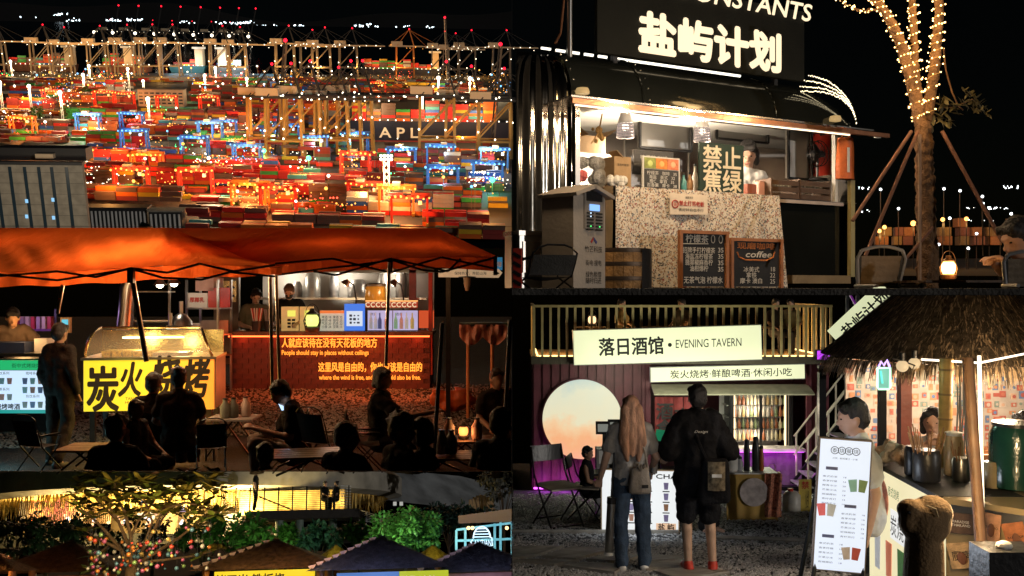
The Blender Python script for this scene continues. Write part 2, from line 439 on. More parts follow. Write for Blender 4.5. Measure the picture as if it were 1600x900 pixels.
def leaf_mesh(mb, c, d, L, w, nrm=None):    # one folded leaf
    d = d.normalized(); s = d.cross(nrm or Vector((random.uniform(-1, 1), random.uniform(-1, 1), 1.2))).normalized(); n = s.cross(d)
    p = [c, c + d * L * .35 + s * w - n * w * .3, c + d * L * .75 + s * w * .75 - n * w * .4, c + d * L - n * w * .8, c + d * L * .75 - s * w * .75 - n * w * .4, c + d * L * .35 - s * w - n * w * .3, c + d * L * .5]
    mb.add(p, [(0, 1, 6), (1, 2, 6), (2, 3, 6), (3, 4, 6), (4, 5, 6), (5, 0, 6)])
def camp_chair(label, loc, rz, cloth, group=None, s=1.0, frame=None, back=.52, sh=.44):
    frame = frame or DKM
    t = thing('camping_chair', label, 'chair', loc, rz, group, s)
    w = .26; zm = lambda p: (p[0], p[1], p[2] - .44 + sh if p[2] >= .44 else p[2] * sh / .44)
    def tb(pts): return MB().tube([zm(p) for p in pts], .012)
    for x in (-w, w):
        tb([(x, .16, .44), (x * 1.02, .26, .44 + back * .6), (x, .33, .44 + back), (x * .75, .34, .44 + back + .06)]).build('back_post', frame, t, smooth=True)
        tb([(x, .22, 0), (x, -.22, .44), (x, -.25, .60), (x, .27, .66)]).build('leg', frame, t, smooth=True)
        tb([(x, -.26, 0), (x, .18, .46)]).build('leg', frame, t, smooth=True)
        MB().box((x, 0, .205 + sh), (.05, .44, .025)).build('armrest', frame, t)
    tb([(-w * .75, .34, .50 + back), (-.1, .345, .53 + back), (.1, .345, .53 + back), (w * .75, .34, .50 + back)]).build('top_rail', frame, t, smooth=True)
    sheet(lambda u, v: ((u - .5) * 2 * w * .97, .19 + .15 * v + .03 * math.sin(u * 3.14), .02 + sh + (back - .04) * v), 10, 8).build('backrest', cloth, t, smooth=True)
    sheet(lambda u, v: ((u - .5) * 2 * w * .97, -.22 + .42 * v, sh - .04 * math.sin(u * 3.14) * math.sin(v * 3.14)), 10, 8).build('seat', cloth, t, smooth=True)
    return t
def folding_chair(label, loc, rz, group=None, s=1.0, cloth=None):
    t = thing('folding_chair', label, 'chair', loc, rz, group, s)
    for x in (-.2, .2):
        MB().tube([(x, -.22, 0), (x, .18, .55), (x * .95, .26, .84)], .011).build('leg', DKM, t, smooth=True)
        MB().tube([(x * .88, .24, 0), (x * .88, -.18, .44)], .011).build('leg', DKM, t, smooth=True)
    MB().tube([(-.176, .2, .06), (.176, .2, .06)], .009).build('stretcher', DKM, t); MB().tube([(-.2, -.19, .04), (.2, -.19, .04)], .009).build('stretcher', DKM, t)
    sheet(lambda u, v: ((u - .5) * .4, -.2 + .38 * v, .45 + .01 * math.sin(u * 3)), 6, 6).box((0, -.01, .435), (.38, .36, .02)).build('seat', cloth or PLAST, t)
    sheet(lambda u, v: ((u - .5) * .4, .245 + .02 * v - .02 * math.cos((u - .5) * 3), .68 + .17 * v), 8, 4).box((0, .262, .765), (.38, .015, .16)).build('backrest', PLAST, t)
    return t
def lantern(label, loc, H_, glow, mat, power, col):
    t = thing('lantern', label, 'lantern', loc); r_ = H_ * .30
    MB().lathe([(r_ * .75, 0), (r_ * .9, H_ * .05), (r_ * .9, H_ * .16), (r_ * .5, H_ * .2)], n=16).build('base', mat, t, smooth=True)
    MB().lathe([(r_ * .6, H_ * .2), (r_ * .78, H_ * .32), (r_ * .78, H_ * .52), (r_ * .55, H_ * .62)], n=16).build('globe', glow, t, smooth=True)
    MB().lathe([(r_ * .6, H_ * .62), (r_ * .8, H_ * .66), (r_ * .35, H_ * .76), (r_ * .3, H_ * .85), (.001, H_ * .86)], n=16).build('cap', mat, t, smooth=True)
    for s in (-1, 1): MB().tube([(s * r_ * .85, 0, H_ * .1), (s * r_ * 1.05, 0, H_ * .4), (s * r_ * .7, 0, H_ * .66)], H_ * .02, 6).build('side_tube', mat, t, smooth=True)
    MB().tube([(r_ * .8 * math.cos(k * .314), 0, H_ * .68 + H_ * .34 * math.sin(k * .314)) for k in range(11)], H_ * .012, 5).build('handle', mat, t, smooth=True)
    lamp(t, (0, -r_ * 1.6, H_ * .45), power, col, .03)
    return t
RINK = pm('red_ink', (.5, .03, .02), .6, var=0)
# ================================================================ upper right: black caravan bar under a lit sign, light-wrapped tree
B4 = Bay(); setbay(B4)
YAW = R(29.0); TO = Vector((0, 6.95, 0)); TU = Vector((math.cos(YAW), math.sin(YAW), 0)); TN = Vector((math.sin(YAW), -math.cos(YAW), 0))
def TL(px, py, off=0.0):        # a point of the caravan's front (off metres before it) in its own frame
    r = B4.ray(px, py); p = r * ((off + TN.dot(TO)) / TN.dot(r)); q = p - TO
    return Vector((q.dot(TU), -off, q.z))
def inx(x, y): return max(x, (y * math.sin(YAW) + .03) / math.cos(YAW))      # stay on this side of the partition
def TW(v): return TO + TU * v[0] - TN * v[1] + Vector((0, 0, v[2]))
GRAV = pm('dark_gravel', (.06, .055, .05), .9, var=.5, scale=14, bump=.8)
struct(MB().box((7.5, 10, -.012), (15, 14, .02)).build('ground', GRAV), 'dark gravel ground round the caravan')
GLOSS = pm('black_gloss_paint', (.012, .014, .013), .12, .2, var=.2, scale=2, bump=.02, coat=.6)
CHROME = pm('dark_chrome', (.50, .47, .42), .12, 1., var=.3, scale=3, bump=.12, bscale=1.2)
BRSH = pm('brushed_steel', (.66, .60, .55), .27, 1., var=.22, scale=2.2, bump=.06, bscale=1.5)
tr = thing('food_truck', 'black rounded caravan bar with lit serving window and copper awning rail', 'food truck', TO, YAW)
xl = TL(893, 150).x; xr = TL(1337, 200).x; za = TL(895, 152).z; zt = TL(895, 62).z; xend = TL(1262, 120).x
def band(u, v):
    x = lerp(xl, xr, u); k = max(0, (x - xend) / (xr - xend)); h = (zt - za) * math.sqrt(max(0, 1 - k ** 2.2))
    a = v * math.pi / 2
    return (x, .42 * (1 - math.cos(a)) - .0, za + h * math.sin(a))
sheet(band, 40, 12).build('upper_shell', GLOSS, tr, smooth=True)
# roof and rear
MB().add([(inx(0, .42), .42, zt - .02), (xend + .3, .42, zt - .02), (xend + .3, 2.0, zt + .03), (inx(0, 2.0), 2.0, zt + .03)], [(0, 1, 2, 3)]).build('roof', GLOSS, tr)
def corner(u, v):               # rounded caravan end to the side
    a = u * math.pi * .75 - .25 * math.pi; r = (.47 + .008 * math.sin(u * 75)) * (1 if v < .75 else math.cos((v - .75) * 5.2))
    b_ = max(0, a + .25 * math.pi); y_ = .47 - r * math.cos(b_)
    return (inx(xl - .03 - r * math.sin(b_), y_), y_, min(v / .75, 1) * 1.45 + (0 if v < .75 else .36 * math.sin((v - .75) * 6.28)))
sheet(corner, 120, 16).build('rounded_end', CHROME, tr, smooth=True)
for k in range(5):
    q = TL(890 + k * 8, 70 + k * 3)
for px, py in ((1005, 78), (1212, 114)):
    a = TL(px, py); pts = [band((a.x - xl) / (xr - xl), v / 8) for v in range(9)]
    MB().tube([(p[0], p[1] - .006, p[2]) for p in pts], .008, 5).build('roof_seam', GLOSS, tr, smooth=True)
for k in range(14):
    q = band((TL(894 + (k % 2) * 118, 60).x - xl) / (xr - xl), (k // 2 + .5) / 7); MB().ball((q[0] + .02, q[1] - .004, q[2]), .007, 6, 4).build('rivet', STEEL, tr)
# serving window
zc = TL(1000, 296).z; xj0 = TL(905, 250).x; xj1 = TL(1308, 260).x
xb0 = inx(0, 1.55) + .02; xb1 = xr + 1.33; MB().box(((xb0 + xb1) / 2, 1.55, .95), (xb1 - xb0, .02, 1.2)).build('rear_panel', BRSH, tr)
for k in range(5):
    x = lerp(xb0, xb1, (k + .5) / 5); MB().box((x, 1.535, 1.05), (.012, .012, .9)).build('panel_joint', STEEL, tr)
MB().add([(xj0 - .05, .03, .5), (xb0, 1.54, .5), (xb0, 1.54, 1.5), (xj0 - .05, .03, 1.5)], [(0, 1, 2, 3)]).build('side_panel', BRSH, tr); MB().add([(xr - .03, .03, .5), (xr + 1.35, 1.54, .5), (xr + 1.35, 1.54, 1.46), (xr - .03, .03, 1.46)], [(0, 1, 2, 3)]).build('side_panel', BRSH, tr)
MB().add([(xj0 - .05, .03, za + .06), (xr - .03, .03, za + .06), (xb1, 1.54, za + .06), (xb0, 1.54, za + .06)], [(0, 1, 2, 3)]).build('ceiling_panel', WHT, tr)
MB().add([(xj0 - .05, -.05, zc - .01), (xr - .04, -.05, zc - .01), (xr + 1.1, 1.3, zc - .01), (inx(0, 1.3) + .02, 1.3, zc - .01)], [(0, 1, 2, 3)]).build('counter_top', STEEL, tr)
a = TL(1303, 205); b = TL(1303, 318); MB().box((a.x, -.01, (a.z + b.z) / 2), (.03, .04, a.z - b.z)).build('window_post', WHT, tr)
a = TL(903, 160); MB().box((a.x - .02, -.005, (a.z + zc) / 2), (.04, .05, a.z - zc)).build('window_post', BRSH, tr)
COPPER = pm('copper_rail', (.35, .16, .09), .35, .8)
a = TL(893, 157, .32); b = TL(1388, 211, .32)
MB().box(((a.x + b.x) / 2, -.32, a.z), (b.x - a.x, .03, .035)).build('awning_rail', COPPER, tr)
MB().box(((a.x + TL(1320, 200).x) / 2, -.15, a.z + .035), (TL(1320, 200).x - a.x, .34, .012)).build('awning', BRSH, tr)
LEDW = em('warm_led', (1., .78, .52), 3.0); LEDC = em('cool_led', (1., .93, .78), 2.2)
MB().box(((a.x + b.x) / 2 - .2, -.29, a.z - .022), (b.x - a.x - .5, .015, .008)).build('awning_led', LEDW, tr)
MB().box((TL(1371, 213, .3).x, -.3, TL(1371, 213, .3).z), (.05, .03, .03)).build('lamp', WHT, tr)
for px, py in ((910, 143), (1305, 186)):
    q = TL(px, py, .03); MB().lathe([(.05, 0), (.055, .02), (.045, .045), (.02, .05)], (q.x, -.03, q.z - .02), 12).build('marker_lamp', em('marker_amber', (.9, .6, .25), .5), tr, smooth=True)
for px in (960, 1060, 1160, 1260): q = TL(px, 190, .75); lamp(tr, (q.x, -.75, za - .05), 15, (1., .70, .40), .06, name='front_fill')  # unseen fill added before the awning to brighten the cloth and counter front
q = TL(930, 190, 1.35); lamp(tr, (q.x - .1, -1.5, za - .2), 15, (1., .72, .44), .08, name='front_fill')  # unseen fill added for kiosk and barrel, no lamp stands here
# led line below the sign, dotted string over the end
n = 46
for k in range(n):
    x = lerp(TL(888, 78).x, TL(1200, 117).x, k / (n - 1))
    if k < 15 and k % 3 == 2: continue
    q = band((x - xl) / (xr - xl), .93); MB().box((q[0], q[1] - .012, q[2] + .012), ((TL(1200, 117).x - TL(888, 78).x) / n * .92, .014, .016)).build('roof_led', LEDC, tr)
mb = MB()
for j in range(4):
    for k in range(60):
        t_ = k / 59; x = lerp(xend, xr - .005, t_ ** .8); kk = max(0, (x - xend) / (xr - xend)); h = (zt - za) * math.sqrt(max(0, 1 - kk ** 2.2))
        mb.ball((x, -.012 + .05 * j * (1 - t_), za + h * (.98 - .09 * j * (1 - t_)) + random.uniform(-.006, .006)), .005, 4, 3)
mb.build('string_of_bulbs', em('string_bulb', (1., .82, .5), 4.), tr)['kind'] = 'stuff'
# lower body below the window, sill and post
a = TL(1215, 320); b = TL(1312, 430)
MB().box(((a.x + b.x) / 2, .2, (a.z + .1) / 2 + .03), (b.x - a.x + .04, .36, a.z - .06)).build('lower_shell', GLOSS, tr)
MB().box((TL(960, 350).x + .6, .24, .38), (1.9, .3, .70)).build('lower_shell', DKM, tr)
a = TL(1222, 432, .05); b = TL(1325, 440, .05); MB().box(((a.x + b.x) / 2, -.02, .075), (b.x - a.x, .12, .07)).build('sill', pm('bronze_trim', (.30, .20, .10), .4, .6), tr)
a = TL(1212, 314); b = TL(1312, 326); MB().bar((a.x, -.03, a.z), (b.x, -.03, a.z), .03).build('counter_edge', pm('grey_trim', (.5, .42, .38), .4), tr)
a = TL(1330, 282, .05); MB().box((a.x, -.05, a.z / 2 + .05), (.05, .04, a.z - .1)).build('side_post', pm('olive_post', (.42, .36, .16), .5), tr)
MB().box((xr - .01, .25, .55), (.03, .5, 1.0)).build('end_panel', GLOSS, tr)
sp = TL(888, 30, -.3); MB().cyl((TL(890, 60, -.2).x, .2, zt - .1), (TL(890, 0, -.2).x, .2, 2.6), .022, n=10).build('vent_pipe', STEEL, tr, smooth=True)
MB().tube([(TL(884, 74).x, .15, zt), (TL(898, 50).x, .2, zt + .1), (TL(918, 0).x, .25, 2.7)], .01).build('cable', COPPER, tr)
# roof sign
sg = thing('roof_sign', 'dark roof signboard with big glowing cream Chinese characters on the caravan', 'sign', TO, YAW)
a = TL(938, 10, -.1); b = TL(1262, 120, -.1)
sgb = MB().box(((a.x + b.x) / 2, .16, 2.15), (b.x - a.x, .04, .62)).build('board', pm('sign_board_black', (.006, .007, .006), .7, spec=.2), sg)
for x in (a.x + .2, b.x - .3): MB().bar((x, .2, zt - .2), (x, .2, 2.4), .04).build('bracket', DKM, sg)
CREAM = em('cream_glow', (1., .80, .52), 1.25)
a = TL(1003, 84, -.1); b = TL(1222, 48, -.1)
zb = TL(1003, 79, -.1).z; ztt = TL(1012, 18, -.1).z
text('盐屿计划', CREAM, sgb, ((a.x + b.x) / 2, .125, (zb + ztt) / 2), w=b.x - a.x, h=ztt - zb, off=.055)
a = TL(1045, 5, -.1); b = TL(1272, 12, -.1)
zz = TL(1272, 10, -.1).z
text('CONSTANTS', CREAM, sgb, ((TL(1062, 0, -.1).x + b.x) / 2, .125, TL(1262, 20, -.1).z + .01), w=b.x - TL(1062, 0, -.1).x, h=.15, off=.02, shear=.2)
# pendant lamps
for px, py, lb in ((977, 193, 'white wire pendant lamp above the cardboard boxes in the caravan window'), (1097, 200, 'white wire pendant lamp above the green no-smoking board')):
    q = TL(px, py, -.35); q.y = .35; t = thing('pendant_lamp', lb, 'lamp', TW(q), YAW, 'pendant lamps in the serving window')
    MB().cyl((0, 0, .10), (0, 0, .3), .004, n=6).build('cord', BLK, t)
    MB().lathe([(.02, .11), (.035, .10), (.062, .0)], n=16, cap=False).build('shade', pm('lamp_white', (.8, .78, .76), .35, emit=(1, .8, .65), es=.1), t, smooth=True)
    for z in (-.005, -.03, -.055, -.08, -.105): MB().lathe([(.062 + abs(z) * .09, z), (.066 + abs(z) * .09, z - .006), (.062 + abs(z) * .09, z - .012), (.058 + abs(z) * .09, z - .006)], n=18, cap=False).build('wire_ring', em('lamp_wire', (1, .80, .72), .3, samp=False), t, smooth=True)
    m = MB()
    for k in range(12): m.bar((.062 * math.cos(k * .5236), .062 * math.sin(k * .5236), 0), (.072 * math.cos(k * .5236), .072 * math.sin(k * .5236), -.115), .006)
    m.build('wire_cage', MATS['lamp_wire'], t)
    MB().ball((0, 0, -.03), .03, 10, 6).build('bulb', em('lamp_bulb', (1., .86, .68), 3.), t)
    lamp(t, (0, .12, -.24), 42, (1., .80, .58), .06)
for px0, px1, py0, py1, yy in ((1232, 1268, 206, 278, .5), (1120, 1200, 190, 216, .9), (1000, 1080, 196, 230, .9)):
    a = TL(px0, py1, -yy); b = TL(px1, py0, -yy); w = b.x - a.x; h = b.z - a.z
    for x, z, sx_, sz_ in ((a.x, (a.z + b.z) / 2, .02, h), (b.x, (a.z + b.z) / 2, .02, h), ((a.x + b.x) / 2, b.z, w, .02), ((a.x + b.x) / 2, a.z, w, .02)): MB().box((x, yy, z), (sx_, .02, sz_)).build('cabinet_frame', DKM, tr)
    MB().box(((a.x + b.x) / 2, yy + .03, (a.z + b.z) / 2), (w, .02, h)).build('cabinet_door', STEEL, tr)
# things on the counter
def on_counter(px, py, y): q = TL(px, py, -y); q.y = y; return q
def box_thing(name, label, cat, px0, py0, px1, py1, y, dep, mat, group=None, rz=0):
    a = on_counter(px0, py1, y); b = on_counter(px1, py0, y)
    t = thing(name, label, cat, TW(((a.x + b.x) / 2, y, a.z)), YAW + rz, group)
    MB().box((0, dep / 2, (b.z - a.z) / 2), (b.x - a.x, dep, b.z - a.z)).build('body', mat, t)
    return t, b.x - a.x, b.z - a.z
t, w, h = box_thing('cardboard_box', 'open brown cardboard box high on the shelf at the caravan window', 'box', 903, 214, 946, 242, .5, .25, CARD)
MB().box((-w * .55, .0, h + .02), (.12, .2, .006), M=Matrix.Rotation(.5, 4, 'Y')).build('flap', CARD, t); MB().box((w * .5, .0, h + .02), (.1, .2, .006), M=Matrix.Rotation(-.6, 4, 'Y')).build('flap', CARD, t)
t, w, h = box_thing('shelf_board', 'steel shelf under the cardboard box inside the caravan', 'shelf', 900, 242, 960, 245, .45, .35, STEEL)
MB().box((-.12, .1, -.12), (.02, .02, .24)).build('leg', STEEL, t); MB().box((.12, .1, -.12), (.02, .02, .24)).build('leg', STEEL, t)
t, w, h = box_thing('cardboard_box', 'upright kraft carton printed with leaves beside the menu display', 'box', 960, 246, 986, 290, .12, .14, CARD)
for k in range(3): MB().ball((-.03 + .03 * k, -.003, .03 + .012 * (k % 2)), (.016, .003, .022), 8, 6).build('leaf_print', pm('leaf_print', (.09, .10, .05), .8), t)
text('海岛柠檬茶', INK, t, (0, -.004, h * .72), w=w * .7)
MB().box((-w * .2, .05, h + .02), (w * .5, .12, .005), M=Matrix.Rotation(.7, 4, 'Y')).build('flap', CARD, t)
for i, (x0, y0, x1, y1, lb) in enumerate(((905, 244, 926, 262, 'clear plastic bag of cups beside the window post'), (928, 246, 956, 266, 'clear plastic bag of lids on the upper stack'), (926, 268, 958, 288, 'clear plastic bag of cups next to the kraft carton'))):
    a = on_counter(x0, y1, .25); b = on_counter(x1, y0, .25); m = MB()
    for k in range(8): m.ball(((random.random() - .5) * (b.x - a.x) * .6, random.uniform(0, .08), (b.z - a.z) * random.uniform(.3, .7)), (b.x - a.x) * random.uniform(.2, .34), 7, 5)
    tag(m.build('plastic_bag', pm('bag_film', (.55, .54, .52), .25, var=.4, scale=20, bump=.9, spec=.8), loc=TW(((a.x + b.x) / 2, .25, a.z)), rz=YAW), lb, 'plastic bag', 'bags of cups in the caravan')
a = on_counter(912, 288, .1); m = MB()
for k in range(9): m.ball((random.uniform(-.05, .05), random.uniform(0, .05), .04 + random.uniform(0, .05)), random.uniform(.03, .05), 7, 5)
tag(m.build('plastic_bag', pm('pink_film', (.75, .16, .16), .35, bump=.8, scale=20), loc=TW(a), rz=YAW), 'crumpled pink plastic bag at the window corner', 'plastic bag')
a = on_counter(936, 205, .15); m = MB()
for k in range(14): m.ball((random.gauss(0, .025), 0, random.gauss(0, .03)), random.uniform(.012, .03), 6, 4)
m.tube([(-.07, 0, -.1), (0, 0, .0), (.03, 0, .14)], .006)
tag(m.build('dried_ornament', pm('dried_straw', (.40, .24, .08), .7, bump=.8, scale=30), loc=TW(a), rz=YAW), 'dried golden ornament hanging at the window corner', 'ornament')
t, w, h = box_thing('menu_display', 'dark tilted drinks display standing behind the photo menu', 'menu', 990, 238, 1052, 272, .22, .02, PLAST)
text('柠檬茶 咖啡\n气泡水', WHT, t, (0, -.004, h * .6), w=w * .7, h=h * .4)
t, w, h = box_thing('menu_board', 'white-framed menu with orange drink photos on the counter', 'menu', 1004, 248, 1062, 296, .06, .015, WHT)
tpn = MB().box((0, -.004, h * .33), (w * .92, .004, h * .58)).build('text_panel', pm('menu_black', (.03, .03, .03), .5), t)
for k, c in enumerate(((.30, .35, .08), (.8, .25, .04), (.75, .22, .10))): 
    MB().box(((k - 1) * w * .31, -.004, h * .80), (w * .30, .004, h * .32)).build('photo', pm('menu_photo%d' % k, c, .5, var=.3, scale=30), t)
    MB().ball(((k - 1) * w * .31, -.006, h * .79), (w * .07, .004, h * .09), 8, 5).build('drink_print', pm('drink_print%d' % k, tuple(min(1, x * 1.7 + .1) for x in c), .5), t)
text('柠檬茶   咖啡   35\n海盐   美式   32\n橙C   拿铁   35\n百香果   摩卡   38', pm('menu_white', (.7, .7, .68), .6), tpn, (0, -.009, h * .33), w=w * .8, h=h * .48)
for i, (px, hh, c) in enumerate(((1068, 24, (.10, .35, .35)), (1078, 26, (.55, .3, .15)), (1086, 40, (.75, .68, .6)), (1094, 34, (.8, .76, .7)), (1062, 30, (.15, .12, .1)))):
    a = on_counter(px, 298 - (i % 2), .1 + .03 * (i % 3)); b = on_counter(px, 298 - hh, .1)
    t = thing('bottle', ('small teal bottle', 'short amber bottle', 'tall cream pump bottle', 'tall white stack of cups', 'thin dark syrup bottle')[i] + ' between photo menu and green board', 'bottle', TW(a), YAW, 'bottles on the caravan counter')
    H_ = b.z - a.z; MB().lathe([(.022, 0), (.026, .01), (.026, H_ * .6), (.012, H_ * .8), (.012, H_ * .95), (.014, H_)], n=12).build('body', pm('bottle_%d' % i, c, .3), t, smooth=True); MB().cyl((0, 0, H_), (0, 0, H_ + .02), .012, n=8).build('cap', PLAST, t)
t, w, h = box_thing('chalk_sign', 'green board hand-painted with four large white characters on the counter', 'sign', 1093, 228, 1162, 303, .03, .02, pm('board_green', (.012, .035, .022), .55))
text('禁止\n蕉绿', pm('chalk_paint', (.80, .72, .55), .7), t, (0, -.006, h * .5), w=w * .86, h=h * .9, off=.025)
t, w, h = box_thing('takeaway_cup', 'pink paper takeaway cup beside the green board', 'cup', 1186, 284, 1200, 304, .1, .07, pm('pink_paper', (.8, .42, .34), .6))
t, w, h = box_thing('takeaway_cup', 'brown coffee cup in front of the barista', 'cup', 1168, 288, 1182, 303, .08, .06, pm('coffee_brown', (.3, .09, .05), .4))
for i, (x0, x1, lb) in enumerate(((1206, 1248, 'black slatted tray on the counter next to the barista'), (1251, 1297, 'black slatted tray on the counter below the fan'))):
    a = on_counter(x0, 310 + 3 * i, .02); b = on_counter(x1, 281 + 2 * i, .02); w = b.x - a.x; h = b.z - a.z
    t = thing('crate', lb, 'crate', TW(((a.x + b.x) / 2, .02, a.z)), YAW, 'trays under the fan')
    for k in range(3): MB().box((0, .0, h * (.16 + .32 * k)), (w, .012, h * .22)).build('slat', WOODD, t)
    for s in (-1, 1): MB().box((s * w / 2, .1, h / 2), (.014, .2, h)).build('side_panel', WOODD, t)
    MB().box((0, .1, .01), (w, .2, .01)).build('bottom_panel', WOODD, t)
    for k in range(8): MB().box(((k - 3.5) * w / 9, .08, h * .8), (w / 14, .03, .06)).build('packet', WHT, t)
# red drum and fan
a = on_counter(1280, 282, .55); b = on_counter(1280, 200, .55)
t = thing('red_drum', 'tall red cylindrical drum behind the fan', 'drum', TW(a), YAW); H_ = b.z - a.z
MB().lathe([(.105, 0), (.11, .02), (.11, H_ * .33), (.117, H_ * .35), (.11, H_ * .37), (.11, H_), (.10, H_ + .01)], n=24).build('body', REDP, t, smooth=True)
a = on_counter(1278, 282, .2); q = on_counter(1276, 240, .2); t = thing('desk_fan', 'black wire-cage desk fan in front of the red drum', 'fan', TW(a), YAW); zf = q.z - a.z
MB().lathe([(.08, 0), (.085, .015), (.02, .03)], (0, 0, 0), 16).build('base', PLAST, t, smooth=True); MB().cyl((.045, .05, .02), (.045, .05, zf), .012).build('stem', PLAST, t)
for k in range(3): MB().ball((.05 * math.cos(k * 2.09), -.0, zf + .05 * math.sin(k * 2.09)), (.05, .008, .03), 10, 5, Matrix.Rotation(-k * 2.09, 4, 'Y')).build('blade', PLAST, t, smooth=True)
m = MB()
for y in (-.03, .03): m.tube([(.115 * math.cos(j * .2618), y * .7, zf + .115 * math.sin(j * .2618)) for j in range(25)], .004, 5)
for k in range(14): a_ = k * .449; m.bar((0, -.05, zf), (.115 * math.cos(a_), -.02, zf + .115 * math.sin(a_)), .003)
m.build('cage', DKM, t); MB().cyl((0, .0, zf), (0, .09, zf), .045, .035, 12).build('motor', PLAST, t, smooth=True)
# barista
person('barista with black bobbed hair and pale top bending over the caravan counter', TW((on_counter(1160, 240, .62).x, .62, TL(1160, 240, -.62).z - 1.60)), YAW + R(-15), pose('stand', lean=8, wrR=(-.16, -.36, 1.08), elR=(-.24, -.10, 1.12), wrL=(.12, -.36, 1.10)), top=WHT, hair=HAIRK, hairdo='bob', face=True, lower=False, headyaw=-30, headpitch=22, voxel=.01)
# orange bag outside the end
a = TL(1321, 280, .08); b = TL(1321, 216, .08); H_ = a.z - b.z
t = thing('hanging_bag', 'orange carrier bag hung on the caravan post', 'bag', TW(a), YAW); H_ = b.z - a.z
ORB = pm('orange_bag', (.62, .14, .03), .45, var=.25, scale=8, bump=.5)
def bagf(u, v): 
    a_ = u * 2 * math.pi; w = (.085 + .02 * (1 - v)) * (1 + .08 * math.sin(a_ * 5 + v * 4)); return (w * math.cos(a_), .05 * math.sin(a_) * (1 + .2 * math.sin(a_ * 3)), H_ * v)
sheet(bagf, 24, 8).build('body', ORB, t, smooth=True); sheet(lambda u, v: (.085 * (u - .5) * 1.6, .05 * (v - .5) * 1.6, .003), 2, 2).build('bottom', ORB, t)
MB().tube([(-.05, 0, H_), (-.02, 0, H_ + .08), (.02, 0, H_ + .08), (.05, 0, H_)], .006).build('handle', ORB, t)
MB().box((-.025, -.056, H_ * .45), (.03, .004, H_ * .6)).build('label_strip', WHT, t)
# printed cloth over the counter front
def cloth_material():
    m = bpy.data.materials.new('printed_cloth'); m.use_nodes = True; n = m.node_tree.nodes; l = m.node_tree.links; b = n['Principled BSDF']
    tc = n.new('ShaderNodeTexCoord'); vo = n.new('ShaderNodeTexVoronoi'); vo.inputs['Scale'].default_value = 84; l.new(tc.outputs['Object'], vo.inputs['Vector'])
    cr = n.new('ShaderNodeValToRGB'); cr.color_ramp.interpolation = 'CONSTANT'; e = cr.color_ramp.elements
    cols = [(0, (.70, .64, .56)), (.22, (.30, .17, .09)), (.34, (.62, .55, .48)), (.48, (.03, .03, .035)), (.6, (.45, .28, .14)), (.7, (.10, .14, .19)), (.78, (.75, .70, .62)), (.92, (.30, .06, .05))]
    e[0].position = 0; e[0].color = cols[0][1] + (1,); e[1].position = cols[1][0]; e[1].color = cols[1][1] + (1,)
    for p_, c_ in cols[2:]: x = e.new(p_); x.color = c_ + (1,)
    sp_ = n.new('ShaderNodeSeparateColor'); l.new(vo.outputs['Color'], sp_.inputs[0]); l.new(sp_.outputs[0], cr.inputs[0])
    v2 = n.new('ShaderNodeTexVoronoi'); v2.inputs['Scale'].default_value = 120; l.new(tc.outputs['Object'], v2.inputs['Vector'])
    lt = n.new('ShaderNodeMath'); lt.operation = 'LESS_THAN'; lt.inputs[1].default_value = .68; l.new(v2.outputs['Distance'], lt.inputs[0])
    v3 = n.new('ShaderNodeTexVoronoi'); v3.inputs['Scale'].default_value = 84; v3.feature = 'DISTANCE_TO_EDGE'; l.new(tc.outputs['Object'], v3.inputs['Vector'])
    l3 = n.new('ShaderNodeMath'); l3.operation = 'LESS_THAN'; l3.inputs[1].default_value = .035; l.new(v3.outputs['Distance'], l3.inputs[0])
    m1 = n.new('ShaderNodeMix'); m1.data_type = 'RGBA'; l.new(lt.outputs[0], m1.inputs[0]); m1.inputs[6].default_value = (.72, .66, .58, 1); l.new(cr.outputs[0], m1.inputs[7])
    m2 = n.new('ShaderNodeMix'); m2.data_type = 'RGBA'; l.new(l3.outputs[0], m2.inputs[0]); l.new(m1.outputs[2], m2.inputs[6]); m2.inputs[7].default_value = (.66, .60, .52, 1)
    l.new(m2.outputs[2], b.inputs['Base Color']); b.inputs['Roughness'].default_value = .8
    return m
PRC = cloth_material()
c0 = TL(962, 292, .16).x; c1 = TL(1217, 312, .16).x; zc2 = TL(1000, 293, .16).z
t = thing('table_cloth', 'busy printed cloth hanging over the caravan counter to the ground', 'cloth', TO, YAW)
def clothf(u, v):
    x = lerp(c0 - .05 * (1 - v), c1, u); f = math.sin(u * 46) * .030 + math.sin(u * 19 + 1) * .02
    return (x, -.16 - f * (1.1 - v) - .05 * (1 - v), zc2 * v + .004)
sheet(clothf, 130, 10).build('front_drape', PRC, t, smooth=True)
sheet(lambda u, v: (lerp(c0, c1, u), -.16 + .2 * v, zc2 + .004 + .004 * math.sin(u * 40)), 40, 3).build('top', PRC, t, smooth=True)
sheet(lambda u, v: (c0 - .05 * (1 - v) - .02, -.16 - .05 * (1 - v) + .18 * u, zc2 * v + .004), 4, 8).build('side_drape', pm('cloth_plain', (.62, .47, .30), .8), t)
mb = MB(); a = TL(965, 288, .1)
for k in range(12): mb.ball((random.uniform(-.07, .09), random.uniform(-.03, .06), random.uniform(0, .05)), random.uniform(.02, .04), 7, 5)
tag(mb.build('paper_heap', WHT, loc=TW(a), rz=YAW), 'heap of white tissue at the cloth-covered counter corner', 'tissue')
